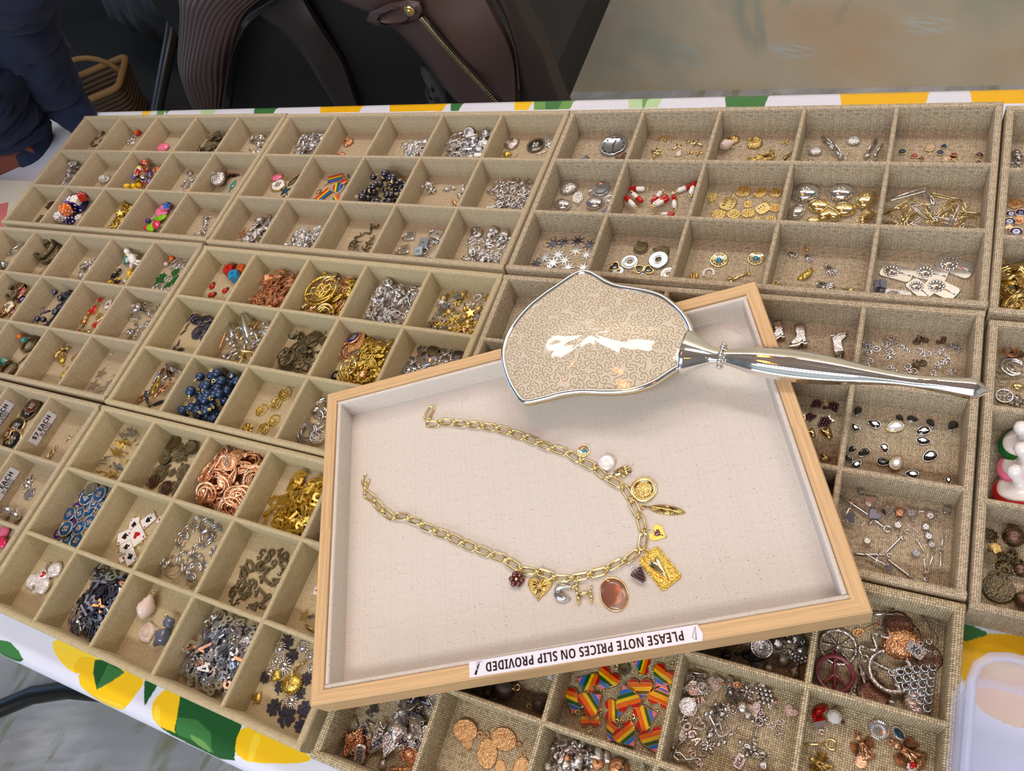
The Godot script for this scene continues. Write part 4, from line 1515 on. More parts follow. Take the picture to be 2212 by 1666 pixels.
		"bicycle":
			for x in [-0.27, 0.27]:
				g.ring(Vector3(x, 0.04, 0.12), 0.20, 0.036, 16, 5)
				for i in 4:
					var d := Vector3(cos(PI * i / 4), 0, sin(PI * i / 4)) * 0.19
					g.tube([Vector3(x, 0.04, 0.12) - d, Vector3(x, 0.04, 0.12) + d], 0.014, false, 4)
			for q in [[-0.27, 0.12, -0.16, -0.16], [-0.16, -0.16, 0.12, -0.14], [0.27, 0.12, 0.10, -0.24], [-0.12, -0.06, 0.0, 0.12], [0.0, 0.12, 0.13, -0.14], [-0.27, 0.12, 0.0, 0.12], [0.10, -0.24, 0.2, -0.26]]:
				h.tube([Vector3(q[0], 0.045, q[1]), Vector3(q[2], 0.045, q[3])], 0.034, false, 5)
			h.box(Vector3(-0.17, 0.05, -0.19), Vector3(0.14, 0.04, 0.05))
			loop(h, -0.34, 0.06, 0.04, 0.02)
			return [["wheels", g, ""], ["frame", h, ""]]
		"boot":
			g.puff(P2([-0.17, -0.40, 0.17, -0.40, 0.15, 0.1, 0.17, 0.34, 0.06, 0.36, 0.05, 0.28, -0.12, 0.40, -0.36, 0.42, -0.38, 0.33, -0.2, 0.18, -0.14, 0.05]), [[0.8, 0], [1, 0.05], [1, 0.15], [0.8, 0.21]], Vector3.ZERO, false, Vector2(-0.03, 0.05))
			h.plate(P2([-0.39, 0.40, -0.12, 0.37, 0.05, 0.27, 0.06, 0.36, 0.17, 0.34, 0.17, 0.40, 0.04, 0.41, 0.02, 0.34, -0.12, 0.45, -0.38, 0.46]), 0.02, 0.19, 0.01)
			loop(h, -0.45, 0.05, 0.1, 0.02)
			return [["boot", g, ""], ["sole", h, ""]]
		"lock":
			g.puff(rrect(0.56, 0.50, 0.08, 0.22), [[0.9, 0], [1, 0.03], [1, 0.13], [0.9, 0.16]], Vector3.ZERO, true, Vector2(0, 0.22))
			var p := []
			for i in 11: p.append(Vector3(cos(PI + PI * i / 10) * 0.19, 0.08, sin(PI + PI * i / 10) * 0.30 + 0.0))
			h.tube(p, 0.045, false, 6)
			k.ell(Vector3(0, 0.155, 0.2), Vector3(0.055, 0.02, 0.055), 8)
			k.box(Vector3(0, 0.155, 0.28), Vector3(0.05, 0.02, 0.12))
			return [["body", g, ""], ["shackle", h, ""], ["keyhole", k, "dark grey"]]
		"pin":
			g.tube([Vector3(-0.05, 0.03, 0.45), Vector3(-0.06, 0.03, -0.3), Vector3(-0.05, 0.03, -0.44), Vector3(0, 0.03, -0.49), Vector3(0.05, 0.03, -0.44), Vector3(0.06, 0.03, -0.3), Vector3(0.045, 0.03, 0.2), Vector3(0.02, 0.03, 0.48)], 0.02, false, 5)
			return [["pin", g, ""]]
		"bail":
			g.puff(mirrored([0, -0.42, 0.09, -0.3, 0.05, 0.1, 0.1, 0.4, 0, 0.5]), [[0.8, 0.02], [1, 0.05], [0.8, 0.10], [0.3, 0.12]])
			g.tube([Vector3(0, 0.06, -0.4), Vector3(0, 0.2, -0.2), Vector3(0, 0.22, 0.2), Vector3(0, 0.06, 0.48)], 0.03, false, 5)
			return [["bail", g, ""]]
		"clasp":
			var p := []
			for i in 13: p.append(Vector3(cos(TAU * i / 13) * 0.17, 0.06, sin(TAU * i / 13) * 0.27 + 0.18))
			g.tube(p, 0.05, true, 6)
			g.ring(Vector3(0, 0.06, -0.34), 0.12, 0.035, 11, 5)
			g.ell(Vector3(0, 0.06, -0.15), Vector3(0.07, 0.06, 0.08), 8)
			return [["clasp", g, ""]]
		"cross":
			g.tube([Vector3(0, 0.045, -0.36), Vector3(0, 0.045, 0.48)], 0.06, false, 6)
			g.tube([Vector3(-0.29, 0.045, -0.1), Vector3(0.29, 0.045, -0.1)], 0.06, false, 6)
			loop(g, -0.43, 0.055)
			return [["cross", g, ""]]
		"bee":
			g.ell(Vector3(0, 0.08, 0.12), Vector3(0.10, 0.08, 0.27), 10)
			g.ell(Vector3(0, 0.08, -0.2), Vector3(0.08, 0.07, 0.09), 8)
			for s in [-1, 1]:
				h.puff(P2([0.04 * s, -0.08, 0.24 * s, -0.26, 0.44 * s, -0.2, 0.40 * s, -0.02, 0.14 * s, 0.06]), [[0.9, 0.05], [1, 0.07], [0.8, 0.09]], Vector3.ZERO, false, Vector2(0.25 * s, -0.1))
			return [["body", g, ""], ["wings", h, ""]]
		"hand":
			g.puff(P2([-0.16, -0.40, 0.16, -0.40, 0.20, -0.1, 0.24, 0.1, -0.2, 0.12, -0.19, -0.1]), [[0.85, 0], [1, 0.06], [0.85, 0.13], [0.4, 0.16]], Vector3.ZERO, false, Vector2(0, -0.12))
			for q in [[-0.16, 0.36], [-0.05, 0.48], [0.07, 0.47], [0.18, 0.38]]:
				h.tube([Vector3(q[0] * 0.9, 0.07, 0.05), Vector3(q[0] * 1.05, 0.08, 0.24), Vector3(q[0] * 1.1, 0.06, q[1])], [0.055, 0.05, 0.032], false, 6)
			h.tube([Vector3(-0.16, 0.06, -0.1), Vector3(-0.27, 0.07, 0.04), Vector3(-0.30, 0.07, 0.16)], [0.06, 0.05, 0.03], false, 6)
			loop(h, -0.45, 0.05)
			return [["palm", g, ""], ["fingers", h, ""]]
		"clover":
			for i in 4:
				var hp := heart(0.52, 0.0)
				var q := PackedVector2Array()
				for v in hp: q.append((v + Vector2(0, -0.235)).rotated(TAU * i / 4.0 + 0.4) + Vector2(0, -0.06))
				g.plate(q, 0.0, 0.035, 0.008, Vector2(0, -0.235).rotated(TAU * i / 4.0 + 0.4) + Vector2(0, -0.06))
			g.tube([Vector3(0, 0.02, 0), Vector3(0.05, 0.02, 0.3), Vector3(0.12, 0.02, 0.48)], [0.03, 0.03, 0.04], false, 5)
			return [["clover", g, ""]]
		"sun":
			g.puff(oval(0.26, 0.26, 16), [[0.9, 0], [1, 0.06], [0.8, 0.13], [0.4, 0.17], [0.02, 0.18]])
			for i in 16:
				var w := TAU * i / 16
				h.tube([Vector3(cos(w) * 0.2, 0.06, sin(w) * 0.2), Vector3(cos(w) * 0.36, 0.05, sin(w) * 0.36), Vector3(cos(w + 0.12) * 0.49, 0.04, sin(w + 0.12) * 0.49)], [0.045, 0.035, 0.008], false, 5)
			return [["face", g, ""], ["rays", h, ""]]
		"flower":
			for i in 5:
				var w := TAU * i / 5 - PI / 2
				var q := PackedVector2Array()
				for v in [[0.02, 0], [0.2, 0.14], [0.4, 0.15], [0.48, 0], [0.4, -0.15], [0.2, -0.14]]: q.append(Vector2(v[0], v[1]).rotated(w))
				g.puff(q, [[0.85, 0.01], [1, 0.04], [0.8, 0.09], [0.2, 0.1]], Vector3.ZERO, false, Vector2(0.3, 0).rotated(w))
			h.ell(Vector3(0, 0.08, 0), Vector3(0.11, 0.08, 0.11), 10)
			return [["petals", g, ""], ["centre", h, ""]]
		"bead_flower":
			for i in 6: g.ell(Vector3(cos(TAU * i / 6) * 0.29, 0.17, sin(TAU * i / 6) * 0.29 + 0.06), Vector3.ONE * 0.17, 10)
			h.ell(Vector3(0, 0.2, 0.06), Vector3.ONE * 0.13, 8)
			loop(h, -0.46, 0.06, 0.15)
			return [["petals", g, ""], ["centre", h, "gold"]]
		"shell_fan":
			var q := PackedVector2Array()
			for i in 21:
				var a := lerpf(0.35, PI - 0.35, i / 20.0)
				var R := 0.78 if i % 2 == 0 else 0.73
				q.append(Vector2(cos(a) * R * 0.62, sin(a) * R - 0.33))
			q.append(Vector2(-0.12, -0.36)); q.append(Vector2(0.12, -0.36))
			g.puff(q, [[0.9, 0], [1, 0.05], [0.92, 0.13], [0.7, 0.20], [0.3, 0.22]], Vector3.ZERO, false, Vector2(0, -0.05))
			for i in 7:
				var a := lerpf(0.6, PI - 0.6, i / 6.0)
				h.tube([Vector3(0, 0.17, -0.26), Vector3(cos(a) * 0.26, 0.235, sin(a) * 0.4 - 0.3), Vector3(cos(a) * 0.45, 0.07, sin(a) * 0.72 - 0.33)], [0.03, 0.04, 0.03], false, 5)
			loop(h, -0.43, 0.05, 0.1)
			return [["shell", g, arg if arg else ""], ["ribs", h, arg if arg else ""]]
		"shell_conch":
			g.lathe([Vector2(0, -0.44), Vector2(0.06, -0.38), Vector2(0.12, -0.30), Vector2(0.11, -0.27), Vector2(0.2, -0.18), Vector2(0.19, -0.14), Vector2(0.29, 0.0), Vector2(0.30, 0.15), Vector2(0.2, 0.34), Vector2(0.06, 0.46), Vector2(0, 0.47)], 16, Transform3D(Basis(Vector3.RIGHT, PI / 2), Vector3(0, 0.26, 0)))
			h.puff(oval(0.09, 0.19, 14), [[1, 0.0], [0.8, 0.03], [0.3, 0.01]], Vector3(0.05, 0.5, 0.16))
			k.ring(Vector3(0, 0.26, -0.47), 0.06, 0.02, 9, 5)
			return [["shell", g, "shell white"], ["opening", h, "pearl"], ["loop", k, "gold"]]
		"tag":
			g.plate(rrect(0.56, 0.98, 0.12), 0, 0.05, 0.015)
			h.lathe([Vector2(0.2, 0.05), Vector2(0.19, 0.075), Vector2(0.1, 0.07), Vector2(0.06, 0.10), Vector2(0, 0.105)], 14, Transform3D(Basis.IDENTITY, Vector3(0, 0, -0.16)))
			for i in 12:
				var w := TAU * i / 12
				h.ell(Vector3(cos(w) * 0.2, 0.06, sin(w) * 0.2 - 0.16), Vector3(0.05, 0.025, 0.05), 6)
			h.tube([Vector3(0, 0.06, 0.05), Vector3(0.03, 0.06, 0.25), Vector3(0, 0.06, 0.44)], 0.02, false, 5)
			return [["plate", g, ""], ["sunflower", h, ""]]
		"plaque":
			g.plate(rrect(0.72, 0.80, 0.26, 0.08), 0, 0.07, 0.02)
			for z in [-0.06, 0.1, 0.26]: h.tube([Vector3(-0.2, 0.075, z), Vector3(-0.06, 0.085, z - 0.05), Vector3(0.06, 0.085, z + 0.04), Vector3(0.2, 0.075, z)], 0.028, false, 5)
			loop(h, -0.42, 0.07)
			return [["plate", g, ""], ["relief", h, ""]]
		"peace":
			g.ring(Vector3(0, 0.05, 0.04), 0.38, 0.055, 26, 6)
			g.tube([Vector3(0, 0.05, -0.34), Vector3(0, 0.05, 0.42)], 0.045, false, 6)
			for s in [-1, 1]: g.tube([Vector3(0, 0.05, 0.04), Vector3(0.27 * s, 0.05, 0.31)], 0.045, false, 6)
			loop(h, -0.44, 0.06, 0.05)
			return [["sign", g, ""], ["loop", h, ""]]
		"wheel":
			g.ring(Vector3(0, 0.06, 0), 0.44, 0.06, 28, 6)
			h.ell(Vector3(0, 0.06, 0), Vector3(0.09, 0.07, 0.09), 10)
			for i in 8: h.tube([Vector3(0, 0.06, 0), Vector3(cos(TAU * i / 8) * 0.42, 0.06, sin(TAU * i / 8) * 0.42)], [0.02, 0.04], false, 5)
			return [["tyre", g, ""], ["spokes", h, ""]]
		"toy_mushroom":
			g.lathe([Vector2(0, 0.66), Vector2(0.10, 0.64), Vector2(0.15, 0.56), Vector2(0.14, 0.46), Vector2(0.11, 0.36), Vector2(0.12, 0.27), Vector2(0.20, 0.20), Vector2(0.34, 0.17), Vector2(0.43, 0.15), Vector2(0.44, 0.12)], 24)
			h.lathe([Vector2(0.43, 0.12), Vector2(0.53, 0.10), Vector2(0.56, 0.04), Vector2(0.53, -0.05), Vector2(0.42, -0.15), Vector2(0.22, -0.21), Vector2(0, -0.22)], 24)
			return [["stem", g, "white"], ["cap", h, arg]]
		"baseball":
			g.ell(Vector3(0, 0.40, 0), Vector3(0.42, 0.40, 0.42), 20)
			for s in [-1, 1]:
				var p := []
				for i in 13:
					var a := lerpf(-1.3, 1.3, i / 12.0)
					p.append(Vector3(sin(a) * 0.40, 0.40 + cos(a) * 0.36, s * (0.16 + 0.12 * cos(a * 1.2))))
				for i in 13: p[i] = Vector3(0, 0.4, 0) + (p[i] - Vector3(0, 0.4, 0)).normalized() * 0.415
				h.tube(p, 0.014, false, 5)
				for i in range(1, 12): h.tube([p[i] + Vector3(0, 0, 0.035), p[i] - Vector3(0, 0, 0.035)], 0.011, false, 4)
			loop(k, -0.47, 0.07, 0.35)
			return [["ball", g, ""], ["stitching", h, "bronze"], ["loop", k, ""]]
		"cog":
			g.lathe([Vector2(0.2, 0), Vector2(0.4, 0), Vector2(0.4, 0.08), Vector2(0.2, 0.08), Vector2(0.2, 0)], 20)
			for i in 10: g.box(Vector3(cos(TAU * i / 10) * 0.43, 0.04, sin(TAU * i / 10) * 0.43), Vector3(0.11, 0.08, 0.11))
			for i in 3: g.tube([Vector3(cos(PI * i / 3) * 0.22, 0.04, sin(PI * i / 3) * 0.22), Vector3(-cos(PI * i / 3) * 0.22, 0.04, -sin(PI * i / 3) * 0.22)], 0.03, false, 5)
			return [["cog", g, ""]]
		"honeycomb":
			for i in 6:
				for j in 6 - i:
					g.ring(Vector3(-0.38 + j * 0.155 + i * 0.078, 0.04, -0.36 + i * 0.14), 0.068, 0.018, 10, 5)
			return [["lattice", g, ""]]
		"grad_cap":
			g.plate(P2([0, -0.32, 0.42, -0.05, 0.0, 0.22, -0.42, -0.05]), 0.1, 0.15, 0.015, Vector2(0, -0.05))
			h.puff(oval(0.24, 0.17, 14, 0.04), [[1, 0], [1, 0.1]], Vector3.ZERO, true, Vector2(0, 0.04))
			h.tube([Vector3(0, 0.16, -0.05), Vector3(0.2, 0.17, 0.02), Vector3(0.3, 0.12, 0.12), Vector3(0.32, 0.08, 0.28)], 0.018, false, 5)
			prism_text(k, "2018", 0.2, 0.06, Vector3(0.0, 0.02, 0.36))
			k.tube([Vector3(-0.3, 0.03, 0.48), Vector3(0.3, 0.03, 0.48)], 0.02, false, 4)
			loop(h, -0.38, 0.06, 0.1)
			return [["board", g, ""], ["cap", h, ""], ["year", k, ""]]
		"scroll":
			g.lathe([Vector2(0, -0.48), Vector2(0.09, -0.48), Vector2(0.12, -0.42), Vector2(0.10, 0.0), Vector2(0.12, 0.42), Vector2(0.09, 0.48), Vector2(0, 0.48)], 10, Transform3D(Basis(Vector3.RIGHT, PI / 2), Vector3(0, 0.11, 0)))
			h.ring(Vector3(0, 0.11, 0), 0.11, 0.03, 12, 5, Basis(Vector3.RIGHT, PI / 2))
			return [["roll", g, ""], ["ribbon", h, ""]]
		"grapes":
			var n_ := [2, 3, 4, 3, 2, 1]
			for i in 6:
				for j in n_[i]: g.ell(Vector3((j - (n_[i] - 1) / 2.0) * 0.17, 0.08 + 0.03 * (i % 2), -0.2 + i * 0.125), Vector3.ONE * 0.088, 8)
			h.puff(P2([-0.22, -0.36, 0, -0.28, 0.24, -0.38, 0.2, -0.22, 0.05, -0.2, -0.16, -0.22]), [[1, 0.03], [0.9, 0.1]], Vector3.ZERO, true, Vector2(0, -0.28))
			loop(h, -0.43, 0.055)
			return [["berries", g, arg if arg else ""], ["leaf", h, "gold" if arg else ""]]
		"rabbit":
			g.ell(Vector3(0, 0.14, 0.12), Vector3(0.17, 0.14, 0.2), 12)
			g.ell(Vector3(0, 0.12, 0.36), Vector3(0.13, 0.11, 0.12), 10)
			for s in [-1, 1]: h.puff(P2([0.03 * s, 0.0, 0.16 * s, -0.05, 0.22 * s, -0.38, 0.12 * s, -0.48, 0.03 * s, -0.3]), [[0.8, 0.02], [1, 0.06], [0.6, 0.1]], Vector3.ZERO, false, Vector2(0.11 * s, -0.2))
			for s in [-1, 1]: h.ell(Vector3(0.1 * s, 0.22, 0.06), Vector3(0.04, 0.035, 0.04), 8)
			return [["head", g, ""], ["ears", h, ""]]
		"teacup":
			g.lathe([Vector2(0.0, 0.0), Vector2(0.16, 0.0), Vector2(0.26, 0.14), Vector2(0.3, 0.34), Vector2(0.27, 0.34), Vector2(0.2, 0.1), Vector2(0, 0.06)], 16, Transform3D(Basis(Vector3.RIGHT, -1.1), Vector3(0, 0.22, 0.2)))
			h.ring(Vector3(0.33, 0.24, 0.02), 0.12, 0.03, 10, 5)
			loop(h, -0.4, 0.06, 0.2)
			return [["cup", g, ""], ["handle", h, ""]]
		"fan":
			var q := PackedVector2Array([Vector2(0, 0.46)])
			for i in 13:
				var a := lerpf(PI + 0.35, TAU - 0.35, i / 12.0)
				q.append(Vector2(cos(a) * 0.5, sin(a) * 0.78 + 0.42))
			g.plate(q, 0, 0.06, 0.01, Vector2(0, -0.05))
			for i in 9:
				var a := lerpf(PI + 0.45, TAU - 0.45, i / 8.0)
				h.tube([Vector3(0, 0.065, 0.42), Vector3(cos(a) * 0.46, 0.065, sin(a) * 0.73 + 0.42)], 0.013, false, 4)
			loop(h, -0.42, 0.05)
			return [["leaf", g, ""], ["ribs", h, ""]]
		"ribbon":
			g.tube([Vector3(-0.2, 0.04, 0.48), Vector3(0.02, 0.05, 0.1), Vector3(0.15, 0.06, -0.22), Vector3(0.08, 0.06, -0.42), Vector3(-0.06, 0.06, -0.42), Vector3(-0.14, 0.06, -0.2), Vector3(0.0, 0.09, 0.1), Vector3(0.2, 0.06, 0.46)], 0.05, false, 6, 0.6)
			return [["ribbon", g, ""]]
		"spoon":
			g.puff(oval(0.14, 0.2, 14, 0.28), [[0.7, 0.0], [1, 0.05], [0.9, 0.08], [0.4, 0.04]], Vector3.ZERO, false, Vector2(0, 0.28))
			g.tube([Vector3(0, 0.05, 0.1), Vector3(0, 0.07, -0.2), Vector3(0, 0.05, -0.4)], [0.03, 0.025, 0.05], false, 6)
			loop(g, -0.45, 0.05)
			return [["spoon", g, ""]]
		"anchor":
			g.tube([Vector3(0, 0.05, -0.36), Vector3(0, 0.05, 0.42)], 0.05, false, 6)
			g.tube([Vector3(-0.2, 0.05, -0.2), Vector3(0.2, 0.05, -0.2)], 0.04, false, 6)
			var p := []
			for i in 9: p.append(Vector3(cos(PI * i / 8) * 0.33, 0.05, sin(PI * i / 8) * 0.3 + 0.12))
			g.tube(p, [0.02, 0.04, 0.05, 0.055, 0.055, 0.055, 0.05, 0.04, 0.02], false, 6)
			loop(g, -0.43, 0.06)
			return [["anchor", g, ""]]
		"fish":
			g.puff(mirrored([0, -0.36, 0.12, -0.26, 0.19, -0.05, 0.13, 0.18, 0.04, 0.3, 0.2, 0.48, 0, 0.42]), [[0.8, 0], [1, 0.05], [0.8, 0.12], [0.3, 0.15]])
			for i in 4: g.tube([Vector3(-0.12, 0.12, -0.15 + i * 0.1), Vector3(0, 0.155, -0.12 + i * 0.1), Vector3(0.12, 0.12, -0.15 + i * 0.1)], 0.014, false, 4)
			loop(g, -0.43, 0.05)
			return [["fish", g, ""]]
		"snake":
			var p := []
			for i in 18: p.append(Vector3(sin(i * 0.75) * 0.15, 0.05 + 0.02 * sin(i * 1.5), -0.45 + i * 0.053))
			var r := []
			for i in 18: r.append(0.055 * sin(PI * clampf(0.25 + i / 17.0 * 0.7, 0, 1)))
			g.tube(p, r, false, 6)
			return [["snake", g, ""]]
		"ladybug":
			g.ell(Vector3(0, 0.12, 0.08), Vector3(0.30, 0.20, 0.36), 14)
			h.ell(Vector3(0, 0.12, -0.3), Vector3(0.18, 0.14, 0.14), 10)
			for q in [[-0.14, 0.0], [0.14, 0.0], [-0.13, 0.22], [0.13, 0.22], [0, -0.12]]: h.ell(Vector3(q[0], 0.28 - absf(q[0]) * 0.25, 0.06 + q[1]), Vector3(0.06, 0.03, 0.06), 6)
			return [["shell", g, "red"], ["spots", h, "black"]]
		"gift_box":
			g.box(Vector3(0, 0.3, 0), Vector3(0.7, 0.6, 0.7), 0.05)
			h.box(Vector3(0, 0.31, 0), Vector3(0.12, 0.62, 0.72)); h.box(Vector3(0, 0.31, 0), Vector3(0.72, 0.62, 0.12))
			return [["box", g, arg], ["ribbon", h, arg]]
		"animal":
			g.tube([Vector3(0, 0.16, -0.2), Vector3(0.03, 0.18, 0.05), Vector3(0, 0.16, 0.3)], [0.12, 0.15, 0.1], false, 8)
			g.ell(Vector3(0.02, 0.2, -0.36), Vector3(0.11, 0.11, 0.13), 10)
			for q in [[-0.2, -0.15], [0.22, -0.12], [-0.2, 0.22], [0.22, 0.25]]: g.tube([Vector3(q[0] * 0.3, 0.15, q[1]), Vector3(q[0], 0.06, q[1] + 0.08)], [0.07, 0.05], false, 6)
			g.tube([Vector3(0, 0.16, 0.3), Vector3(0.1, 0.1, 0.48)], [0.05, 0.02], false, 5)
			h.ring(Vector3(0, 0.3, -0.02), 0.07, 0.022, 9, 5)
			return [["animal", g, arg if arg else ""], ["loop", h, "gold" if arg else ""]]
		"turtle":
			g.puff(oval(0.3, 0.36, 14, 0.05), [[0.9, 0.03], [1, 0.08], [0.8, 0.17], [0.4, 0.22]], Vector3.ZERO, false, Vector2(0, 0.05))
			for q in [[-0.3, -0.2], [0.3, -0.2], [-0.28, 0.3], [0.28, 0.3]]: h.ell(Vector3(q[0], 0.06, q[1] + 0.05), Vector3(0.11, 0.05, 0.09), 8)
			h.ell(Vector3(0, 0.08, -0.37), Vector3(0.09, 0.07, 0.11), 8)
			loop(h, -0.5, 0.05)
			return [["shell", g, ""], ["limbs", h, ""]]
		"balloon":
			g.puff(mirrored([0, -0.48, 0.2, -0.42, 0.32, -0.2, 0.28, 0.05, 0.1, 0.26, 0, 0.28]), [[0.8, 0], [1, 0.05], [0.9, 0.1]])
			var cs := ["red", "yellow", "green", "sky", "purple"]
			var out := [["rim", g, "white"]]
			for i in 5:
				var s := G.new()
				for q in Geometry2D.intersect_polygons(mirrored([0, -0.44, 0.18, -0.39, 0.29, -0.2, 0.25, 0.04, 0.09, 0.23, 0, 0.25]), P2([-0.3 + i * 0.12, -0.6, -0.19 + i * 0.12, -0.6, -0.19 + i * 0.12, 0.4, -0.3 + i * 0.12, 0.4])):
					s.puff(q, [[1, 0.09], [0.97, 0.13]], Vector3.ZERO, true, q[0].lerp(q[q.size() / 2], 0.5))
				if s.has: out.append(["stripe", s, cs[i]])
			h.box(Vector3(0, 0.05, 0.42), Vector3(0.16, 0.1, 0.13), 0.01)
			out.append(["basket", h, "orange"])
			return out
		"flag":
			g.plate(P2([-0.27, -0.45, 0.27, -0.5, 0.25, 0.46, -0.29, 0.5]), 0, 0.06, 0.01)
			var out := [["rim", g, "gold"]]
			var cs := ["red", "orange", "yellow", "green", "sky", "purple"]
			for i in 6:
				var s := G.new()
				s.box(Vector3(-0.21 + i * 0.084, 0.066, 0), Vector3(0.08, 0.02, 0.88))
				out.append(["stripe", s, cs[i]])
			return out
		"card":
			g.plate(rrect(0.62, 0.84, 0.03, 0.06), 0, 0.05, 0.008, Vector2(0, 0.06))
			h.plate(rrect(0.57, 0.79, 0.03, 0.06), 0.05, 0.062, 0.004, Vector2(0, 0.06))
			loop(g, -0.42, 0.06)
			if arg == "heart": k.plate(heart(0.36, 0.06), 0.06, 0.07, 0.003, Vector2(0, 0.06))
			else:
				var q := PackedVector2Array()
				for v in heart(0.36, 0.0): q.append(Vector2(v.x, 0.03 - v.y))
				k.plate(q, 0.06, 0.07, 0.003, Vector2(0, 0.03))
				k.plate(P2([0, 0.08, 0.07, 0.25, -0.07, 0.25]), 0.06, 0.07, 0.003, Vector2(0, 0.2))
			prism_text(k, "A", 0.10, 0.012, Vector3(-0.21, 0.06, -0.25)); prism_text(k, "A", 0.10, 0.012, Vector3(0.21, 0.06, 0.37))
			return [["rim", g, "gold"], ["face", h, "white"], ["suit", k, "red" if arg == "heart" else "black"]]
		"leopard_head":
			g.puff(mirrored([0, -0.36, 0.16, -0.36, 0.28, -0.46, 0.36, -0.3, 0.3, 0.0, 0.2, 0.3, 0.08, 0.44, 0, 0.45]), [[0.85, 0], [1, 0.06], [0.85, 0.15], [0.5, 0.22], [0.02, 0.25]])
			for q in [[-0.12, -0.1], [0.12, -0.1]]: h.ell(Vector3(q[0], 0.22, q[1]), Vector3(0.05, 0.03, 0.035), 8)
			h.ell(Vector3(0, 0.23, 0.22), Vector3(0.08, 0.06, 0.06), 8)
			return [["head", g, ""], ["features", h, ""]]
		"horseshoe":
			var p := []
			for i in 13:
				var a := lerpf(-0.5, PI + 0.5, i / 12.0)
				p.append(Vector3(cos(a) * 0.34, 0.05, sin(a) * 0.40 + 0.04))
			g.tube(p, 0.09, false, 6, 0.5)
			for i in range(1, 12, 2): h.ell(p[i] + Vector3(0, 0.045, 0), Vector3(0.035, 0.02, 0.035), 6)
			return [["shoe", g, "white"], ["nail", h, "gold"]]
		"eye_disc":
			g.lathe([Vector2(0, 0), Vector2(0.42, 0), Vector2(0.45, 0.04), Vector2(0.42, 0.08), Vector2(0.38, 0.06), Vector2(0, 0.06)], 20)
			for i in 12:
				var w := TAU * i / 12
				k.puff(P2([0.12, -0.02, 0.36, -0.055, 0.36, 0.055, 0.12, 0.02]), [[1, 0.05], [0.9, 0.075]], Vector3.ZERO, true, Vector2(0.25, 0)) if i == -1 else k.tube([Vector3(cos(w) * 0.15, 0.065, sin(w) * 0.15), Vector3(cos(w) * 0.35, 0.065, sin(w) * 0.35)], [0.02, 0.055], false, 4, 0.4)
			h.ell(Vector3(0, 0.08, 0), Vector3(0.13, 0.06, 0.13), 12)
			loop(g, -0.48, 0.06)
			return [["disc", g, "gold"], ["rays", k, "silver"], ["stone", h, arg if arg else "cerulean"]]
		"evil_eye":
			g.lathe([Vector2(0, 0), Vector2(0.45, 0), Vector2(0.48, 0.05), Vector2(0.45, 0.1), Vector2(0.42, 0.08), Vector2(0, 0.08)], 20)
			h.lathe([Vector2(0.42, 0.08), Vector2(0.36, 0.11), Vector2(0.24, 0.115)], 20)
			k.lathe([Vector2(0.24, 0.11), Vector2(0.11, 0.125), Vector2(0.1, 0.12)], 18)
			l.lathe([Vector2(0.11, 0.12), Vector2(0.05, 0.135), Vector2(0, 0.137)], 12)
			return [["rim", g, "gold"], ["ring", h, "navy"], ["white", k, "white"], ["pupil", l, "sky"]]
		"bone":
			g.tube([Vector3(0, 0.06, -0.36), Vector3(0, 0.06, 0), Vector3(0, 0.06, 0.36)], [0.07, 0.05, 0.07], false, 8)
			for q in [[-0.08, -0.42], [0.08, -0.42], [-0.09, 0.42], [0.09, 0.42]]: g.ell(Vector3(q[0], 0.07, q[1]), Vector3(0.09, 0.07, 0.08), 8)
			return [["bone", g, ""]]
		"mask":
			g.puff(mirrored([0, -0.4, 0.22, -0.46, 0.36, -0.25, 0.32, 0.1, 0.18, 0.42, 0, 0.5]), [[0.85, 0], [1, 0.05], [0.8, 0.16], [0.4, 0.22]])
			for s in [-1, 1]: h.ell(Vector3(0.15 * s, 0.17, -0.12), Vector3(0.09, 0.05, 0.05), 8)
			h.tube([Vector3(-0.12, 0.19, 0.22), Vector3(0, 0.22, 0.27), Vector3(0.12, 0.19, 0.22)], 0.03, false, 5)
			return [["face", g, ""], ["features", h, "dark grey"]]
		"filigree":
			for i in 7:
				for j in 7:
					if absi(i - 3) < 1 and absi(j - 3) < 1: continue
					g.ell(Vector3((i - 3) * 0.13, 0.06 + 0.01 * ((i + j) % 2), (j - 3) * 0.13), Vector3(0.072, 0.05, 0.072), 6)
			g.plate(rrect(0.92, 0.92, 0.08), 0.0, 0.05)
			h.ell(Vector3(0, 0.08, 0), Vector3(0.09, 0.05, 0.09), 8)
			return [["lattice", g, ""], ["stone", h, "black"]]
		"panda":
			g.lathe([Vector2(0, 0), Vector2(0.45, 0), Vector2(0.48, 0.04), Vector2(0.45, 0.07), Vector2(0, 0.08)], 24)
			for q in [[-0.17, -0.08], [0.17, -0.08]]: h.ell(Vector3(q[0], 0.08, q[1]), Vector3(0.11, 0.015, 0.15), 10)
			h.ell(Vector3(0, 0.08, 0.18), Vector3(0.07, 0.015, 0.05), 8)
			loop(k, -0.5, 0.06)
			return [["face", g, ""], ["features", h, "dark grey"], ["loop", k, ""]]
		"petal_flower":
			for i in 5:
				var w := TAU * i / 5
				var q := PackedVector2Array()
				for v in oval(0.25, 0.2, 10): q.append((v + Vector2(0.28, 0)).rotated(w))
				g.puff(q, [[0.9, 0.02], [1, 0.05], [0.5, 0.03]], Vector3.ZERO, false, Vector2(0.28, 0).rotated(w))
				for s in [-0.35, 0.0, 0.35]: g.tube([Vector3(0, 0.07, 0), Vector3(cos(w + s) * 0.45, 0.06, sin(w + s) * 0.45)], 0.014, false, 4)
			return [["petals", g, ""]]
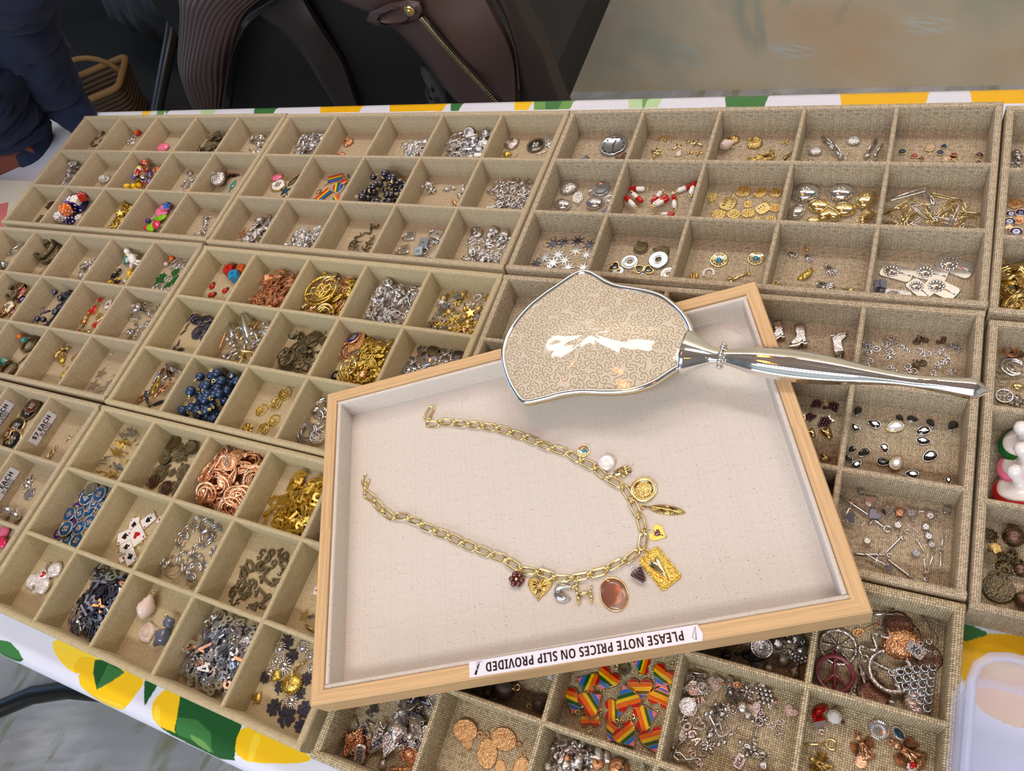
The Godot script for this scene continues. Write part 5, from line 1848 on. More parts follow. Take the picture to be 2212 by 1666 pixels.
		"lotus":
			g.ring(Vector3(0, 0.04, 0.03), 0.40, 0.035, 24, 5)
			for i in 5:
				var w := lerpf(-1.2, 1.2, i / 4.0)
				var p := []
				for v in oval(0.09, 0.22, 10, -0.2): p.append(v.rotated(w) + Vector2(0, 0.25))
				var q := []
				for v in p: q.append(Vector3(v.x, 0.04, v.y))
				g.tube(q, 0.024, true, 5)
			g.tube([Vector3(-0.3, 0.04, 0.27), Vector3(0, 0.04, 0.33), Vector3(0.3, 0.04, 0.27)], 0.025, false, 5)
			loop(g, -0.44, 0.06)
			return [["lotus", g, ""]]
		"daisy_disc":
			g.lathe([Vector2(0, 0), Vector2(0.46, 0), Vector2(0.5, 0.04), Vector2(0.46, 0.09), Vector2(0.42, 0.06), Vector2(0, 0.06)], 24)
			for i in 24: h.tube([Vector3(cos(TAU * i / 24) * 0.08, 0.065, sin(TAU * i / 24) * 0.08), Vector3(cos(TAU * i / 24) * 0.42, 0.065, sin(TAU * i / 24) * 0.42)], [0.01, 0.04], false, 4, 0.5)
			return [["disc", g, ""], ["rays", h, ""]]
		"dial":
			g.lathe([Vector2(0, 0), Vector2(0.45, 0), Vector2(0.49, 0.05), Vector2(0.46, 0.11), Vector2(0.42, 0.08), Vector2(0, 0.08)], 28)
			for i in 12: h.box(Vector3(cos(TAU * i / 12) * 0.34, 0.09, sin(TAU * i / 12) * 0.34), Vector3(0.05, 0.03, 0.05))
			h.tube([Vector3(0, 0.1, 0), Vector3(0.12, 0.1, -0.18)], 0.02, false, 4); h.tube([Vector3(0, 0.1, 0), Vector3(-0.06, 0.1, 0.26)], 0.015, false, 4)
			loop(k, -0.5, 0.07)
			return [["disc", g, ""], ["marks", h, "dark grey"], ["loop", k, ""]]
		"stocking":
			g.puff(P2([-0.2, -0.1, 0.18, -0.16, 0.22, 0.14, 0.12, 0.34, -0.2, 0.46, -0.38, 0.40, -0.36, 0.28, -0.16, 0.14]), [[0.8, 0], [1, 0.06], [0.9, 0.15], [0.5, 0.19]], Vector3.ZERO, false, Vector2(-0.04, 0.13))
			h.puff(P2([-0.24, -0.26, 0.2, -0.32, 0.22, -0.12, -0.22, -0.06]), [[0.9, 0], [1, 0.05], [0.9, 0.19]], Vector3.ZERO, true, Vector2(0, -0.2))
			loop(h, -0.42, 0.07, 0.08)
			return [["sock", g, "red"], ["cuff", h, "silver"], ]
		"crystal":
			g.lathe([Vector2(0, 0), Vector2(0.28, 0.08), Vector2(0.42, 0.3), Vector2(0.40, 0.48), Vector2(0.22, 0.66), Vector2(0, 0.70)], 8, Transform3D.IDENTITY, -1)
			return [["crystal", g, "clear glass"]]
		"framed_gem":
			g.puff(oval(0.3, 0.44, 20), [[0.9, 0], [1, 0.05], [0.95, 0.1], [0.8, 0.09]])
			for i in 20: g.ell(Vector3(cos(TAU * i / 20) * 0.28, 0.1, sin(TAU * i / 20) * 0.41), Vector3.ONE * 0.035, 5)
			h.puff(oval(0.19, 0.32, 16), [[1, 0.08], [0.9, 0.14], [0.4, 0.17]])
			return [["frame", g, ""], ["stone", h, arg]]
		"yoga":
			prism_text(g, "YOGA", 0.27, 0.08, Vector3(0.0, 0, 0.28))
			var q := []
			for v in heart(0.5, -0.1): q.append(Vector3(v.x, 0.05, v.y))
			h.tube(q, 0.035, true, 5)
			loop(h, -0.42, 0.06, 0.05)
			return [["lettering", g, ""], ["heart", h, ""]]
		"word_tag":
			g.plate(rrect(0.8, 0.5, 0.14, 0.1), 0, 0.07, 0.015)
			prism_text(h, arg, 0.22, 0.03, Vector3(0, 0.07, 0.1))
			loop(k, -0.25, 0.09, 0.04, 0.03)
			return [["plate", g, ""], ["lettering", h, "dark grey"], ["loop", k, ""]]
		"figure":
			g.ell(Vector3(0, 0.13, -0.28), Vector3(0.11, 0.11, 0.12), 10)
			g.puff(P2([-0.1, -0.18, 0.1, -0.18, 0.16, 0.14, 0.26, 0.42, 0.1, 0.48, -0.1, 0.48, -0.26, 0.42, -0.16, 0.14]), [[0.7, 0.02], [1, 0.08], [0.7, 0.17], [0.3, 0.2]], Vector3.ZERO, false, Vector2(0, 0.15))
			for s in [-1, 1]: h.puff(P2([0.1 * s, -0.12, 0.3 * s, -0.26, 0.42 * s, -0.08, 0.36 * s, 0.2, 0.2 * s, 0.12]), [[0.85, 0.03], [1, 0.06], [0.7, 0.1]], Vector3.ZERO, false, Vector2(0.28 * s, -0.02))
			loop(h, -0.44, 0.06, 0.08)
			return [["body", g, ""], ["wings", h, ""]]
		"rabbit_flat":
			return shape_of("rabbit")
	push_error("no kind " + kind)
	return []

const THICK := {"locket": 0.3, "cube": 0.55, "bead": 0.55, "nugget": 0.35, "capsule": 0.24, "tube_bead": 0.18, "shell_conch": 0.45, "toy_mushroom": 0.6, "baseball": 0.7, "heart_puff": 0.25, "gift_box": 0.6, "band": 0.2, "crystal": 0.6, "drop_gem": 0.2, "round_gem": 0.2, "bead_flower": 0.3, "rabbit": 0.2, "grapes": 0.18, "scroll": 0.2, "ladybug": 0.3, "animal": 0.28, "pebble": 0.2}

func thick_of(kind: String) -> float:
	return THICK.get(kind.get_slice(":", 0), 0.1)

func proto(kind: String, m: String, joined: bool) -> Node3D:
	var key := kind + "|" + m + ("|j" if joined else "")
	if protos.has(key): return protos[key]
	var ps := shape_of(kind)
	var o: Node3D
	if joined or ps.size() == 1:
		var mesh := ArrayMesh.new()
		var ins := MeshInstance3D.new()
		for i in ps.size():
			mesh = ps[i][1].st_done_into(mesh)
			mesh.surface_set_material(i, M[ps[i][2] if ps[i][2] else m])
		ins.mesh = mesh
		o = ins
	else:
		o = Node3D.new()
		for p in ps: part(o, p[0], p[1], M[p[2] if p[2] else m])
	protos[key] = o
	return o

const NAMES := {"digit": "number_charm", "letter": "letter_charm", "band": "ring", "pin": "loop_pin", "bail": "bail_pin", "tag": "dog_tag_charm", "cube": "die_charm", "donut": "ring_disc", "card": "card_charm", "bead": "bead", "nugget": "nugget_bead", "pebble": "oval_bead", "tube_bead": "tube_bead", "coin": "coin_charm", "clasp": "clasp", "capsule": "capsule_charm", "button": "enamel_button", "drop_gem": "teardrop_stone", "round_gem": "stone_drop", "gift_box": "toy_gift_box", "toy_mushroom": "toy_mushroom", "crystal": "crystal_bead", "word_tag": "word_charm", "yoga": "yoga_charm", "daisy_disc": "ribbed_disc", "petal_flower": "flower_charm", "framed_gem": "framed_stone", "figure": "figure_charm", "star8": "snowflake_star", "star5": "star_charm", "moon_open": "open_moon_charm", "heart_flat": "flat_heart_charm", "heart_puff": "puffed_heart_charm", "heart_enamel": "enamel_heart", "rainbow_heart": "rainbow_heart", "shell_fan": "shell_charm", "shell_conch": "spiral_shell", "evil_eye": "evil_eye_disc", "grapes": "berry_charm", "cog": "cog_charm", "snake": "snake_charm"}
const KINDLY := {"digit": "digit", "letter": "letter", "band": "ring", "pin": "loop pin", "bail": "bail pin", "cube": "die", "donut": "ring disc", "bead": "bead", "nugget": "nugget", "pebble": "oval bead", "tube_bead": "tube", "coin": "disc", "clasp": "clasp", "capsule": "red and white capsule", "button": "flower button", "drop_gem": "black teardrop", "round_gem": "stone drop", "daisy_disc": "ribbed disc", "petal_flower": "flower", "star8": "snowflake star", "star5": "star", "moon_open": "open moon", "heart_flat": "flat heart", "heart_puff": "puffed heart", "heart_enamel": "enamel heart", "shell_fan": "shell", "shell_conch": "spiral shell", "oval_medal": "oval medal", "grapes": "berry", "leopard_head": "leopard head", "tag": "sunflower dog tag", "figure": "winged figure", "grad_cap": "graduation cap", "word_tag": "word tag", "bead_flower": "bead flower"}
const ORD := ["first", "second", "third", "fourth", "fifth", "sixth", "seventh", "eighth", "ninth", "tenth", "eleventh", "twelfth", "thirteenth", "fourteenth", "fifteenth", "sixteenth", "seventeenth", "eighteenth", "nineteenth", "twentieth"]

func cell_box(tr: Dictionary, r: int, c: int) -> Rect2:
	var cw: float = (tr.w - tr.tw) / 5.0; var chh: float = (tr.d - tr.tw) / 3.0
	var u0: float = tr.tw / 2 + cw * c + (tr.tw if c == 0 else tr.dv) / 2
	var u1: float = tr.tw / 2 + cw * (c + 1) - (tr.tw if c == 4 else tr.dv) / 2
	var v0: float = tr.tw / 2 + chh * r + (tr.tw if r == 0 else tr.dv) / 2
	var v1: float = tr.tw / 2 + chh * (r + 1) - (tr.tw if r == 2 else tr.dv) / 2
	return Rect2(u0, v0, u1 - u0, v1 - v0)

const DIGITS := ["zero", "one", "two", "three", "four", "five", "six", "seven", "eight", "nine"]
const GX := 30
const GZ := 20

func build_cells():
	for c in CELLS: fill_cell(c)
	mushrooms()
	price_stickers()
	for k in protos:
		if protos[k].get_parent() == null: protos[k].free()

func fill_cell(c: Array):
	var tr: Dictionary = trays[c[0]]
	var box := cell_box(tr, c[1], c[2])
	var far: bool = c[0] in ["T1", "T2", "A", "A3"]
	var grid := PackedFloat32Array()
	grid.resize(GX * GZ)
	var made := []
	# loose heaps first, then the pieces one can tell apart on top of them
	for h in c[5]:
		for i in int(h[0]):
			var k: Array = h[1][rng.randi() % h[1].size()]
			var mm: float = k[2] * rng.randf_range(0.9, 1.1)
			var best := Vector2.ZERO; var low := 1e9
			for tries in (3 if h[6] > 0 else 2):
				var p := Vector2(h[2] + h[4] * rng.randf_range(-1, 1), h[3] + h[5] * rng.randf_range(-1, 1))
				if h[6] > 1: p = Vector2(h[2], h[3]) + (p - Vector2(h[2], h[3])) * sqrt(rng.randf_range(0.5, 1.0))
				var y := grid_at(grid, p.x * box.size.x, p.y * box.size.y, box)
				if y < low:
					low = y; best = p
			made.append(place(tr, box, grid, k[0], k[1], best, rng.randf() * 360.0, mm, true, far, k[3] if k.size() > 3 else "", 14.0))
	for it in c[4]:
		made.append(place(tr, box, grid, it[0], it[1], Vector2(it[2], it[3]), it[4], it[5], far, far, it[6] if it.size() > 6 else "", 4.0))
	name_them(made, c[3], c[5].size() > 0)

func grid_at(g: PackedFloat32Array, x: float, z: float, box: Rect2) -> float:
	var i := clampi(int(x / box.size.x * GX), 0, GX - 1); var j := clampi(int(z / box.size.y * GZ), 0, GZ - 1)
	return g[j * GX + i]

func place(tr: Dictionary, box: Rect2, grid: PackedFloat32Array, kind: String, m: String, uv: Vector2, yaw_deg: float, mm: float, joined: bool, _far: bool, look: String, wild: float) -> Dictionary:
	var o: Node3D = proto(kind, m, joined).duplicate()
	var s := mm * 0.001
	var kk := kind.get_slice(":", 0)
	var R := s * 0.40
	var x := clampf(uv.x * box.size.x, R * 0.95, box.size.x - R * 0.95); var z := clampf(uv.y * box.size.y, R * 0.95, box.size.y - R * 0.95)
	var th := thick_of(kind) * s
	# rest on what lies below: a plane through the heights under the piece
	var hs := []
	for q in [[0.8, 0.0], [-0.8, 0.0], [0.0, 0.8], [0.0, -0.8]]: hs.append(grid_at(grid, x + q[0] * R, z + q[1] * R, box))
	var sx := clampf((hs[0] - hs[1]) / (1.6 * R), -0.55, 0.55); var sz := clampf((hs[2] - hs[3]) / (1.6 * R), -0.55, 0.55)
	var y := grid_at(grid, x, z, box)
	y = maxf(y, ((hs[0] + hs[1]) + (hs[2] + hs[3])) / 4.0)
	for k in 4:
		var q: Array = [[0.8, 0.0], [-0.8, 0.0], [0.0, 0.8], [0.0, -0.8]][k]
		y = maxf(y, hs[k] - sx * q[0] * R - sz * q[1] * R)
	if wild < 10.0:      # a piece laid by hand lies flatter
		sx *= 0.5; sz *= 0.5
		y = minf(y, 0.009)
	y = minf(y, 0.017)
	var up := Vector3(-sx, 1.0, -sz).normalized()
	var piled := y > 0.0004
	if piled:
		up = (up + Vector3(rng.randf_range(-1, 1), 0, rng.randf_range(-1, 1)) * tan(deg_to_rad(wild)) * 0.6).normalized()
	var fw := Vector3(sin(deg_to_rad(yaw_deg)), 0, cos(deg_to_rad(yaw_deg)))
	var rt := up.cross(fw).normalized()
	fw = rt.cross(up).normalized()
	var b := Basis(rt, up, fw)
	var lift := 0.0
	if piled: lift = minf(0.0012, R * 0.15)
	if kk == "band": b = b
	var loc := Transform3D(b.scaled(Vector3.ONE * s), Vector3(box.position.x + x, -FLOOR_DROP + y + lift + 0.0002, box.position.y + z))
	# mark what the piece covers
	for j in GZ:
		for i in GX:
			var px := (i + 0.5) / GX * box.size.x - x; var pz := (j + 0.5) / GZ * box.size.y - z
			if px * px + pz * pz < R * R * 0.72:
				var top := y + lift + th * 0.85 - (up.x * px + up.z * pz) / up.y
				if top > grid[j * GX + i]: grid[j * GX + i] = top
	var nm: String = NAMES.get(kk, kk if "charm" in kk or "bead" in kk or "disc" in kk else kk + "_charm")
	put(o, nm)
	o.transform = tr.node.transform * loc
	var auto := look
	if auto == "":
		var arg := kind.get_slice(":", 1) if ":" in kind else ""
		var base: String = KINDLY.get(kk, kk.replace("_", " "))
		if kk in ["digit", "letter"]: auto = "%s %s %s" % [plain_metal(m), base, (DIGITS[int(arg)] if kk == "digit" else arg)]
		elif kk in ["capsule", "drop_gem", "rainbow_heart"] and arg == "": auto = base
		elif arg: auto = "%s %s" % [arg, base]
		else: auto = "%s %s" % [plain_metal(m), base]
	return {"node": o, "look": auto, "u": x / box.size.x, "v": z / box.size.y, "kind": kk}

func plain_metal(m: String) -> String:
	return {"cast silver": "embossed silver", "cast gold": "embossed gold", "yellow gold": "yellow gold", "brown bronze": "brown"}.get(m, m)

func name_them(made: Array, cell: String, heap: bool):
	var by := {}
	for d in made:
		if not by.has(d.look): by[d.look] = []
		by[d.look].append(d)
	for look in by:
		var a: Array = by[look]
		var cat := category_of(a[0].kind)
		if a.size() == 1:
			tag(a[0].node, "%s in the %s compartment" % [look, cell], cat, cell + " charms" if made.size() > 1 else "")
			continue
		if a.size() > 58:
			for d in a: tag(d.node, "%s in the heaped %s compartment" % [look, cell], cat, cell + " charms")
			continue
		var rows := [[], [], []]
		var lo := 1.0; var hi := 0.0
		for d in a:
			lo = minf(lo, d.v); hi = maxf(hi, d.v)
		for d in a: rows[clampi(int((d.v - lo) / maxf(0.001, hi - lo) * 3.0), 0, 2)].append(d)
		for k in 3:
			var band: String = ["back", "middle", "front"][k]
			rows[k].sort_custom(func(p, q): return p.u < q.u)
			for i in rows[k].size():
				var w := ""
				if rows[k].size() == 1: w = "alone in the %s row" % band
				elif i == 0: w = "leftmost in the %s row" % band
				elif i == rows[k].size() - 1: w = "rightmost in the %s row" % band
				else: w = "%s from left in the %s row" % [ORD[mini(i, 19)], band]
				tag(rows[k][i].node, "%s %s, %s compartment" % [look, w, cell], cat, cell + " charms")

func category_of(kk: String) -> String:
	if kk in ["bead", "nugget", "pebble", "tube_bead", "crystal"]: return "bead"
	if kk == "band": return "ring"
	if kk in ["pin", "bail", "clasp"]: return "jewellery finding"
	if kk == "button": return "button"
	if kk in ["gift_box"]: return "toy"
	return "charm"

func mushrooms():
	var tr: Dictionary = trays["E2"]
	var at := cell_box(tr, 1, 0)
	for a in [["green", 0.021, 0.012, 0.0245, 24.0, -16.0, "white stemmed toy mushroom with a green cap, at the back"], ["pink", 0.021, 0.028, 0.0245, 22.0, -24.0, "white stemmed toy mushroom with a pink cap, in the middle"], ["red", 0.019, 0.043, 0.0245, 26.0, -22.0, "white stemmed toy mushroom with a red cap, at the front"], ["pink", 0.047, 0.022, 0.024, -20.0, -14.0, "white stemmed toy mushroom lying further right"]]:
		var o: Node3D = proto("toy_mushroom:" + a[0], "white", false).duplicate()
		put(o, "toy_mushroom")
		var b := Basis.from_euler(Vector3(deg_to_rad(a[5]), 0, deg_to_rad(a[4])))
		o.transform = tr.node.transform * Transform3D(b.scaled(Vector3.ONE * a[3] * 1.15), Vector3(at.position.x + a[1], -FLOOR_DROP + 0.0085 + a[2] * 0.06, at.position.y + a[2]))
		tag(o, a[6], "toy", "toy mushrooms")

func price_stickers():
	var tr: Dictionary = trays["A3"]
	for a in [[0, 4, "white sticker reading seven dollars each on the divider of the gold clasp compartment"], [0, 3, "white price sticker on the divider of the black agate compartment"], [1, 4, "white price sticker on the divider of the silver turtle compartment"]]:
		var box := cell_box(tr, a[0], a[1])
		var t := thing("price_sticker", a[2], "sticker", Vector3.ZERO, 0.0, "price stickers")
		# on the wall that faces +x: the writing runs from front to back, its top towards the rim
		t.transform = tr.node.transform * Transform3D(Basis(Vector3(0, 0, -1), Vector3(0, 1, 0), Vector3(1, 0, 0)), Vector3(box.position.x + 0.0004, -0.0115, box.position.y + box.size.y * 0.50))
		var g := G.new()
		g.box(Vector3.ZERO, Vector3(0.034, 0.0105, 0.0003))
		part(t, "paper", g, M["label paper"])
		var l1 := lettering("$7 EACH", 0.0046, M["ink"])
		var w := l1.mesh.get_aabb().size.x
		l1.transform = Transform3D(Basis.from_scale(Vector3(0.026 / w, 1, 1)), Vector3(0, 0.0016, 0.0003))
		put(l1, "lettering", t)
		var l2 := lettering("PLATED", 0.0026, M["ink"], false)
		w = l2.mesh.get_aabb().size.x
		l2.transform = Transform3D(Basis.from_scale(Vector3(0.014 / w, 1, 1)), Vector3(0, -0.0035, 0.0003))
		put(l2, "lettering", t)

const TRAY_WALL := 0.016
const TRAY_DIVIDER := 0.011
const TRAYS := [
	["T1", -0.005, 0, 0.008, 1.022, 0.542, "fine", "fine linen tray at the back, below the navy jacket"],
	["T2", 1.0225, 0.012, 0.0075, 0.9995, 0.546, "fine", "fine linen tray in the middle of the back row"],
	["T3", 2.0245, 0.0195, -0.0016, 0.9995, 0.546, "coarse", "coarse linen tray of gold charms and capsules, by the back edge"],
	["B", 1.0235, 0.5672, 0.0116, 1.002, 0.546, "cream", "cream linen tray with the blue pearls and ladybugs"],
	["C", 2.0285, 0.5805, -0.0102, 0.993, 0.551, "coarse", "coarse linen tray under the mirror handle, holding boots and bicycles"],
	["B3", 1.0193, 1.1185, 0.0105, 0.9993, 0.5475, "cream", "cream linen tray of numbers and letters along the front edge"],
	["A", 0.0054, 0.5563, 0.0024, 1.005, 0.5475, "fine", "fine linen tray with red diamonds and green clovers"],
	["A3", 0.004, 1.1085, 0.0091, 1.004, 0.547, "fine", "pale linen tray with paper price stickers on its dividers"],
	["D", 2.0315, 1.1365, -0.0098, 0.9955, 0.542, "burlap", "burlap tray with rainbow hearts, partly under the bamboo tray"],
	["E1", 3.0295, 0.0316, 0.0055, 1, 0.545, "coarse", "coarse linen tray with evil eye charms, cut off by the frame"],
	["E2", 3.0285, 0.5894, -0.0051, 1, 0.545, "coarse", "coarse linen tray with toy mushrooms, cut off by the frame"]]
const LEMON_PRINT := [
	[Color(0.97, 0.84, 0.22), [[0.422, 0.5887], [0.4319, 0.5962], [0.4478, 0.6017], [0.4634, 0.604], [0.478, 0.5965], [0.4821, 0.5879], [0.4863, 0.5792], [0.4498, 0.5769]], true],
	[Color(0.95, 0.78, 0.07), [[0.4581, 0.5911], [0.4614, 0.6039], [0.468, 0.6026], [0.4841, 0.5947], [0.4821, 0.5879]], true],
	[Color(0.95, 0.78, 0.07), [[0.4672, 0.6028], [0.4742, 0.6099], [0.4859, 0.6147], [0.5027, 0.6172], [0.5225, 0.6151], [0.5287, 0.6074], [0.5317, 0.5977], [0.534, 0.5882], [0.5076, 0.5829], [0.4794, 0.5936]], true],
	[Color(0.97, 0.84, 0.22), [[0.4881, 0.6129], [0.506, 0.6168], [0.5222, 0.6146], [0.5252, 0.6096], [0.5087, 0.6112]], true],
	[Color(0.1, 0.34, 0.14), [[0.4768, 0.5894], [0.4819, 0.5978], [0.4927, 0.6073], [0.5023, 0.599], [0.5108, 0.5892], [0.4912, 0.5852]], false],
	[Color(0.22, 0.47, 0.24), [[0.4917, 0.5882], [0.4927, 0.6073], [0.5023, 0.599], [0.5108, 0.5892]], false],
	[Color(0.1, 0.34, 0.14), [[0.5333, 0.5884], [0.5445, 0.6036], [0.5454, 0.5965], [0.5467, 0.5879]], false],
	[Color(0.95, 0.78, 0.07), [[0.5576, 0.5851], [0.5502, 0.5978], [0.554, 0.6069], [0.5649, 0.6144], [0.5827, 0.6136], [0.5837, 0.5925], [0.5778, 0.5841]], true],
	[Color(0.97, 0.84, 0.22), [[0.5533, 0.5999], [0.557, 0.6089], [0.5655, 0.6123], [0.5589, 0.6002]], true],
	[Color(0.1, 0.34, 0.14), [[0.5717, 0.5881], [0.5776, 0.6004], [0.5804, 0.6124], [0.5637, 0.6138], [0.5756, 0.6159], [0.5948, 0.6165], [0.6206, 0.6175], [0.6383, 0.6116], [0.633, 0.5888], [0.605, 0.5859]], false],
	[Color(0.22, 0.47, 0.24), [[0.5782, 0.6013], [0.5822, 0.6129], [0.5973, 0.6119], [0.6186, 0.6144], [0.6113, 0.6016], [0.5959, 0.5977]], false],
	[Color(0.42, 0.62, 0.33), [[0.5939, 0.6071], [0.5995, 0.6131], [0.6168, 0.6159], [0.6127, 0.6088]], true],
	[Color(0.95, 0.78, 0.07), [[0.6319, 0.5892], [0.6388, 0.6124], [0.7004, 0.5928], [0.689, 0.5876], [0.6591, 0.5862]], true],
	[Color(0.97, 0.84, 0.22), [[0.646, 0.5904], [0.6496, 0.6088], [0.654, 0.6074], [0.6525, 0.5902]], true],
	[Color(0.22, 0.47, 0.24), [[0.3586, 0.6094], [0.3652, 0.6048], [0.3787, 0.603], [0.3926, 0.6063], [0.4016, 0.6108], [0.3917, 0.6163], [0.3792, 0.6167], [0.367, 0.6176]], false],
	[Color(0.1, 0.34, 0.14), [[0.367, 0.6176], [0.3777, 0.6152], [0.3902, 0.6148], [0.4016, 0.6108], [0.3966, 0.6149], [0.3857, 0.6168], [0.3701, 0.6207]], false],
	[Color(0.93, 0.72, 0.04), [[1.0632, 0.4062], [1.0683, 0.4032], [1.076, 0.3992], [1.0964, 0.395], [1.1162, 0.4012], [1.1165, 0.4238], [1.098, 0.4462], [1.0733, 0.4429], [1.0617, 0.4231]], true],
	[Color(0.95, 0.78, 0.07), [[1.0686, 0.4077], [1.0763, 0.4043], [1.0917, 0.4059], [1.0947, 0.4191], [1.0824, 0.4228], [1.0718, 0.4171]], true],
	[Color(0.22, 0.47, 0.24), [[1.0621, 0.3972], [1.0664, 0.3972], [1.0765, 0.3996], [1.0689, 0.404], [1.0628, 0.4082]], true],
	[Color(0.95, 0.78, 0.07), [[0.0318, -0.0659], [0.0666, -0.0655], [0.0676, -0.032], [0.0558, -0.0318]], false],
	[Color(0.42, 0.62, 0.33), [[0.0619, -0.0655], [0.0959, -0.0651], [0.0967, -0.0317], [0.0852, -0.0315]], false],
	[Color(0.22, 0.47, 0.24), [[0.0804, -0.0653], [0.1013, -0.065], [0.1021, -0.0317], [0.1032, -0.0314]], false],
	[Color(0.72, 0.85, 0.68), [[0.1472, -0.0644], [0.1897, -0.0638], [0.19, -0.031], [0.1684, -0.0309]], false],
	[Color(0.22, 0.47, 0.24), [[0.2427, -0.0631], [0.2932, -0.0624], [0.293, -0.0302], [0.2617, -0.0302]], false],
	[Color(0.93, 0.72, 0.04), [[0.3509, -0.061700000000000005], [0.4253, -0.0606], [0.4244, -0.0292], [0.3676, -0.0294]], false],
	[Color(0.93, 0.72, 0.04), [[0.4537, -0.060300000000000006], [0.5391, -0.0591], [0.5378, -0.0283], [0.4682, -0.0286]], false],
	[Color(0.22, 0.47, 0.24), [[0.5362, -0.0592], [0.5598, -0.058800000000000005], [0.5584, -0.0281], [0.5491, -0.028]], false],
	[Color(0.95, 0.78, 0.07), [[0.6154, -0.0581], [0.6436, -0.0577], [0.6419, -0.0275], [0.6269, -0.0274]], false],
	[Color(0.42, 0.62, 0.33), [[0.6383, -0.057800000000000004], [0.6905, -0.0571], [0.6885, -0.0271], [0.6494, -0.0272]], false],
	[Color(0.22, 0.47, 0.24), [[0.6516, -0.0576], [0.6777, -0.0572], [0.6758, -0.0272], [0.6625, -0.0271]], false],
	[Color(0.72, 0.85, 0.68), [[0.7421, -0.056400000000000006], [0.7818, -0.0558], [0.7796, -0.0264], [0.7515, -0.0264]], false],
	[Color(0.42, 0.62, 0.33), [[0.7563, -0.0562], [0.768, -0.055999999999999994], [0.7659, -0.0265], [0.7654, -0.0263]], false],
	[Color(0.22, 0.47, 0.24), [[0.8369, -0.055099999999999996], [0.8805, -0.05450000000000001], [0.8781, -0.0256], [0.8448, -0.0257]], false],
	[Color(0.93, 0.72, 0.04), [[0.937, -0.0538], [1.0096, -0.0528], [1.0069, -0.0246], [0.9434, -0.0249]], false],
	[Color(0.93, 0.72, 0.04), [[1.0363, -0.0524], [1.0906, -0.051699999999999996], [1.0878, -0.024], [1.0414, -0.0242]], false]]
const THREAD := [[0.895, 0.2351], [0.8976, 0.2347], [0.8991, 0.2367], [0.9016, 0.2375], [0.9046, 0.2371], [0.908, 0.2388], [0.9119, 0.2412], [0.9151, 0.2432]]
const NOTICE := [[0.8073, 0.5093], [0.9327, 0.4513]]
const MIRROR_OUTLINE := [[0.7919, 0.2179], [0.7852, 0.2223], [0.7768, 0.2322], [0.7684, 0.2424], [0.7606, 0.2539], [0.7548, 0.2677], [0.7522, 0.2796], [0.7526, 0.2916], [0.7554, 0.3012], [0.761, 0.3113], [0.7682, 0.321], [0.7752, 0.328], [0.7797, 0.3319], [0.7839, 0.3337], [0.7889, 0.3324], [0.7983, 0.3282], [0.8083, 0.3231], [0.8217, 0.3189], [0.8365, 0.3169], [0.8507, 0.3141], [0.8614, 0.3098], [0.8704, 0.3034], [0.8779, 0.295], [0.8847, 0.2872], [0.8874, 0.2784], [0.8875, 0.2704], [0.885, 0.2615], [0.8812, 0.2543], [0.8744, 0.2462], [0.8661, 0.2395], [0.8571, 0.234], [0.846, 0.2311], [0.8341, 0.2298], [0.823, 0.2287], [0.8134, 0.2258], [0.8055, 0.2217], [0.799, 0.2186]]
const MIRROR_AXIS := [[0.8827, 0.2769], [1.058, 0.279]]
const MIRROR_HANDLE := [[0.1476, 0.005, 0.0036], [0.1705, 0.00604, 0.00435], [0.2161, 0.0081, 0.00583], [0.277, 0.01043, 0.00751], [0.379, 0.01158, 0.00834], [0.4749, 0.0107, 0.0077], [0.5419, 0.00925, 0.00666], [0.6119, 0.00717, 0.00516], [0.6636, 0.00582, 0.00419], [0.726, 0.00447, 0.00322], [0.7869, 0.00427, 0.00307], [0.8402, 0.0047, 0.00423], [0.8889, 0.00544, 0.0049], [0.9391, 0.00632, 0.00569], [0.9589, 0.00615, 0.00553], [0.9772, 0.00429, 0.00386], [0.9924, 0.00183, 0.00165], [1.0015, 0.00061, 0.00055]]
const MIRROR_COLLAR := [[-0.0061, 0.01625, 0.00894], [0.0061, 0.01731, 0.00952], [0.0304, 0.01502, 0.00826], [0.0639, 0.01127, 0.0062], [0.1005, 0.00721, 0.00397], [0.1324, 0.00573, 0.00315], [0.1553, 0.00535, 0.00294]]
const MIRROR_BEADS := 0.143075
const NECKLACE_PATH := [[0.6746, 0.4162], [0.6823, 0.4184], [0.6904, 0.4231], [0.6985, 0.4264], [0.7056, 0.4279], [0.7101, 0.4256], [0.7175, 0.4265], [0.7236, 0.4263], [0.7306, 0.4283], [0.7363, 0.4289], [0.7435, 0.4302], [0.7502, 0.4304], [0.7572, 0.4317], [0.7648, 0.4329], [0.7722, 0.434], [0.7793, 0.4346], [0.7866, 0.4357], [0.7933, 0.4357], [0.8005, 0.4373], [0.8084, 0.4393], [0.8161, 0.4395], [0.8234, 0.4388], [0.8292, 0.4389], [0.8372, 0.4391], [0.8444, 0.4372], [0.8513, 0.4344], [0.8569, 0.4313], [0.8625, 0.4282], [0.8677, 0.4237], [0.8729, 0.4192], [0.8773, 0.4159], [0.8803, 0.4114], [0.8827, 0.4065], [0.8821, 0.4001], [0.8792, 0.393], [0.8747, 0.3861], [0.8699, 0.3804], [0.865, 0.3745], [0.8592, 0.3698], [0.853, 0.3676], [0.8453, 0.365], [0.8383, 0.361], [0.8306, 0.3588], [0.8241, 0.357], [0.8171, 0.354], [0.8107, 0.3534], [0.8029, 0.3523], [0.7956, 0.3511], [0.7881, 0.3496], [0.7799, 0.3482], [0.7717, 0.3471], [0.7633, 0.346], [0.7523, 0.3453], [0.7374, 0.346], [0.7239, 0.3471], [0.7156, 0.3479], [0.7088, 0.3489], [0.7041, 0.3514], [0.6991, 0.3466], [0.6983, 0.3413], [0.7021, 0.3415]]
const NECKLACE_CLASP := [[0.6698, 0.4065], [0.6733, 0.4151]]
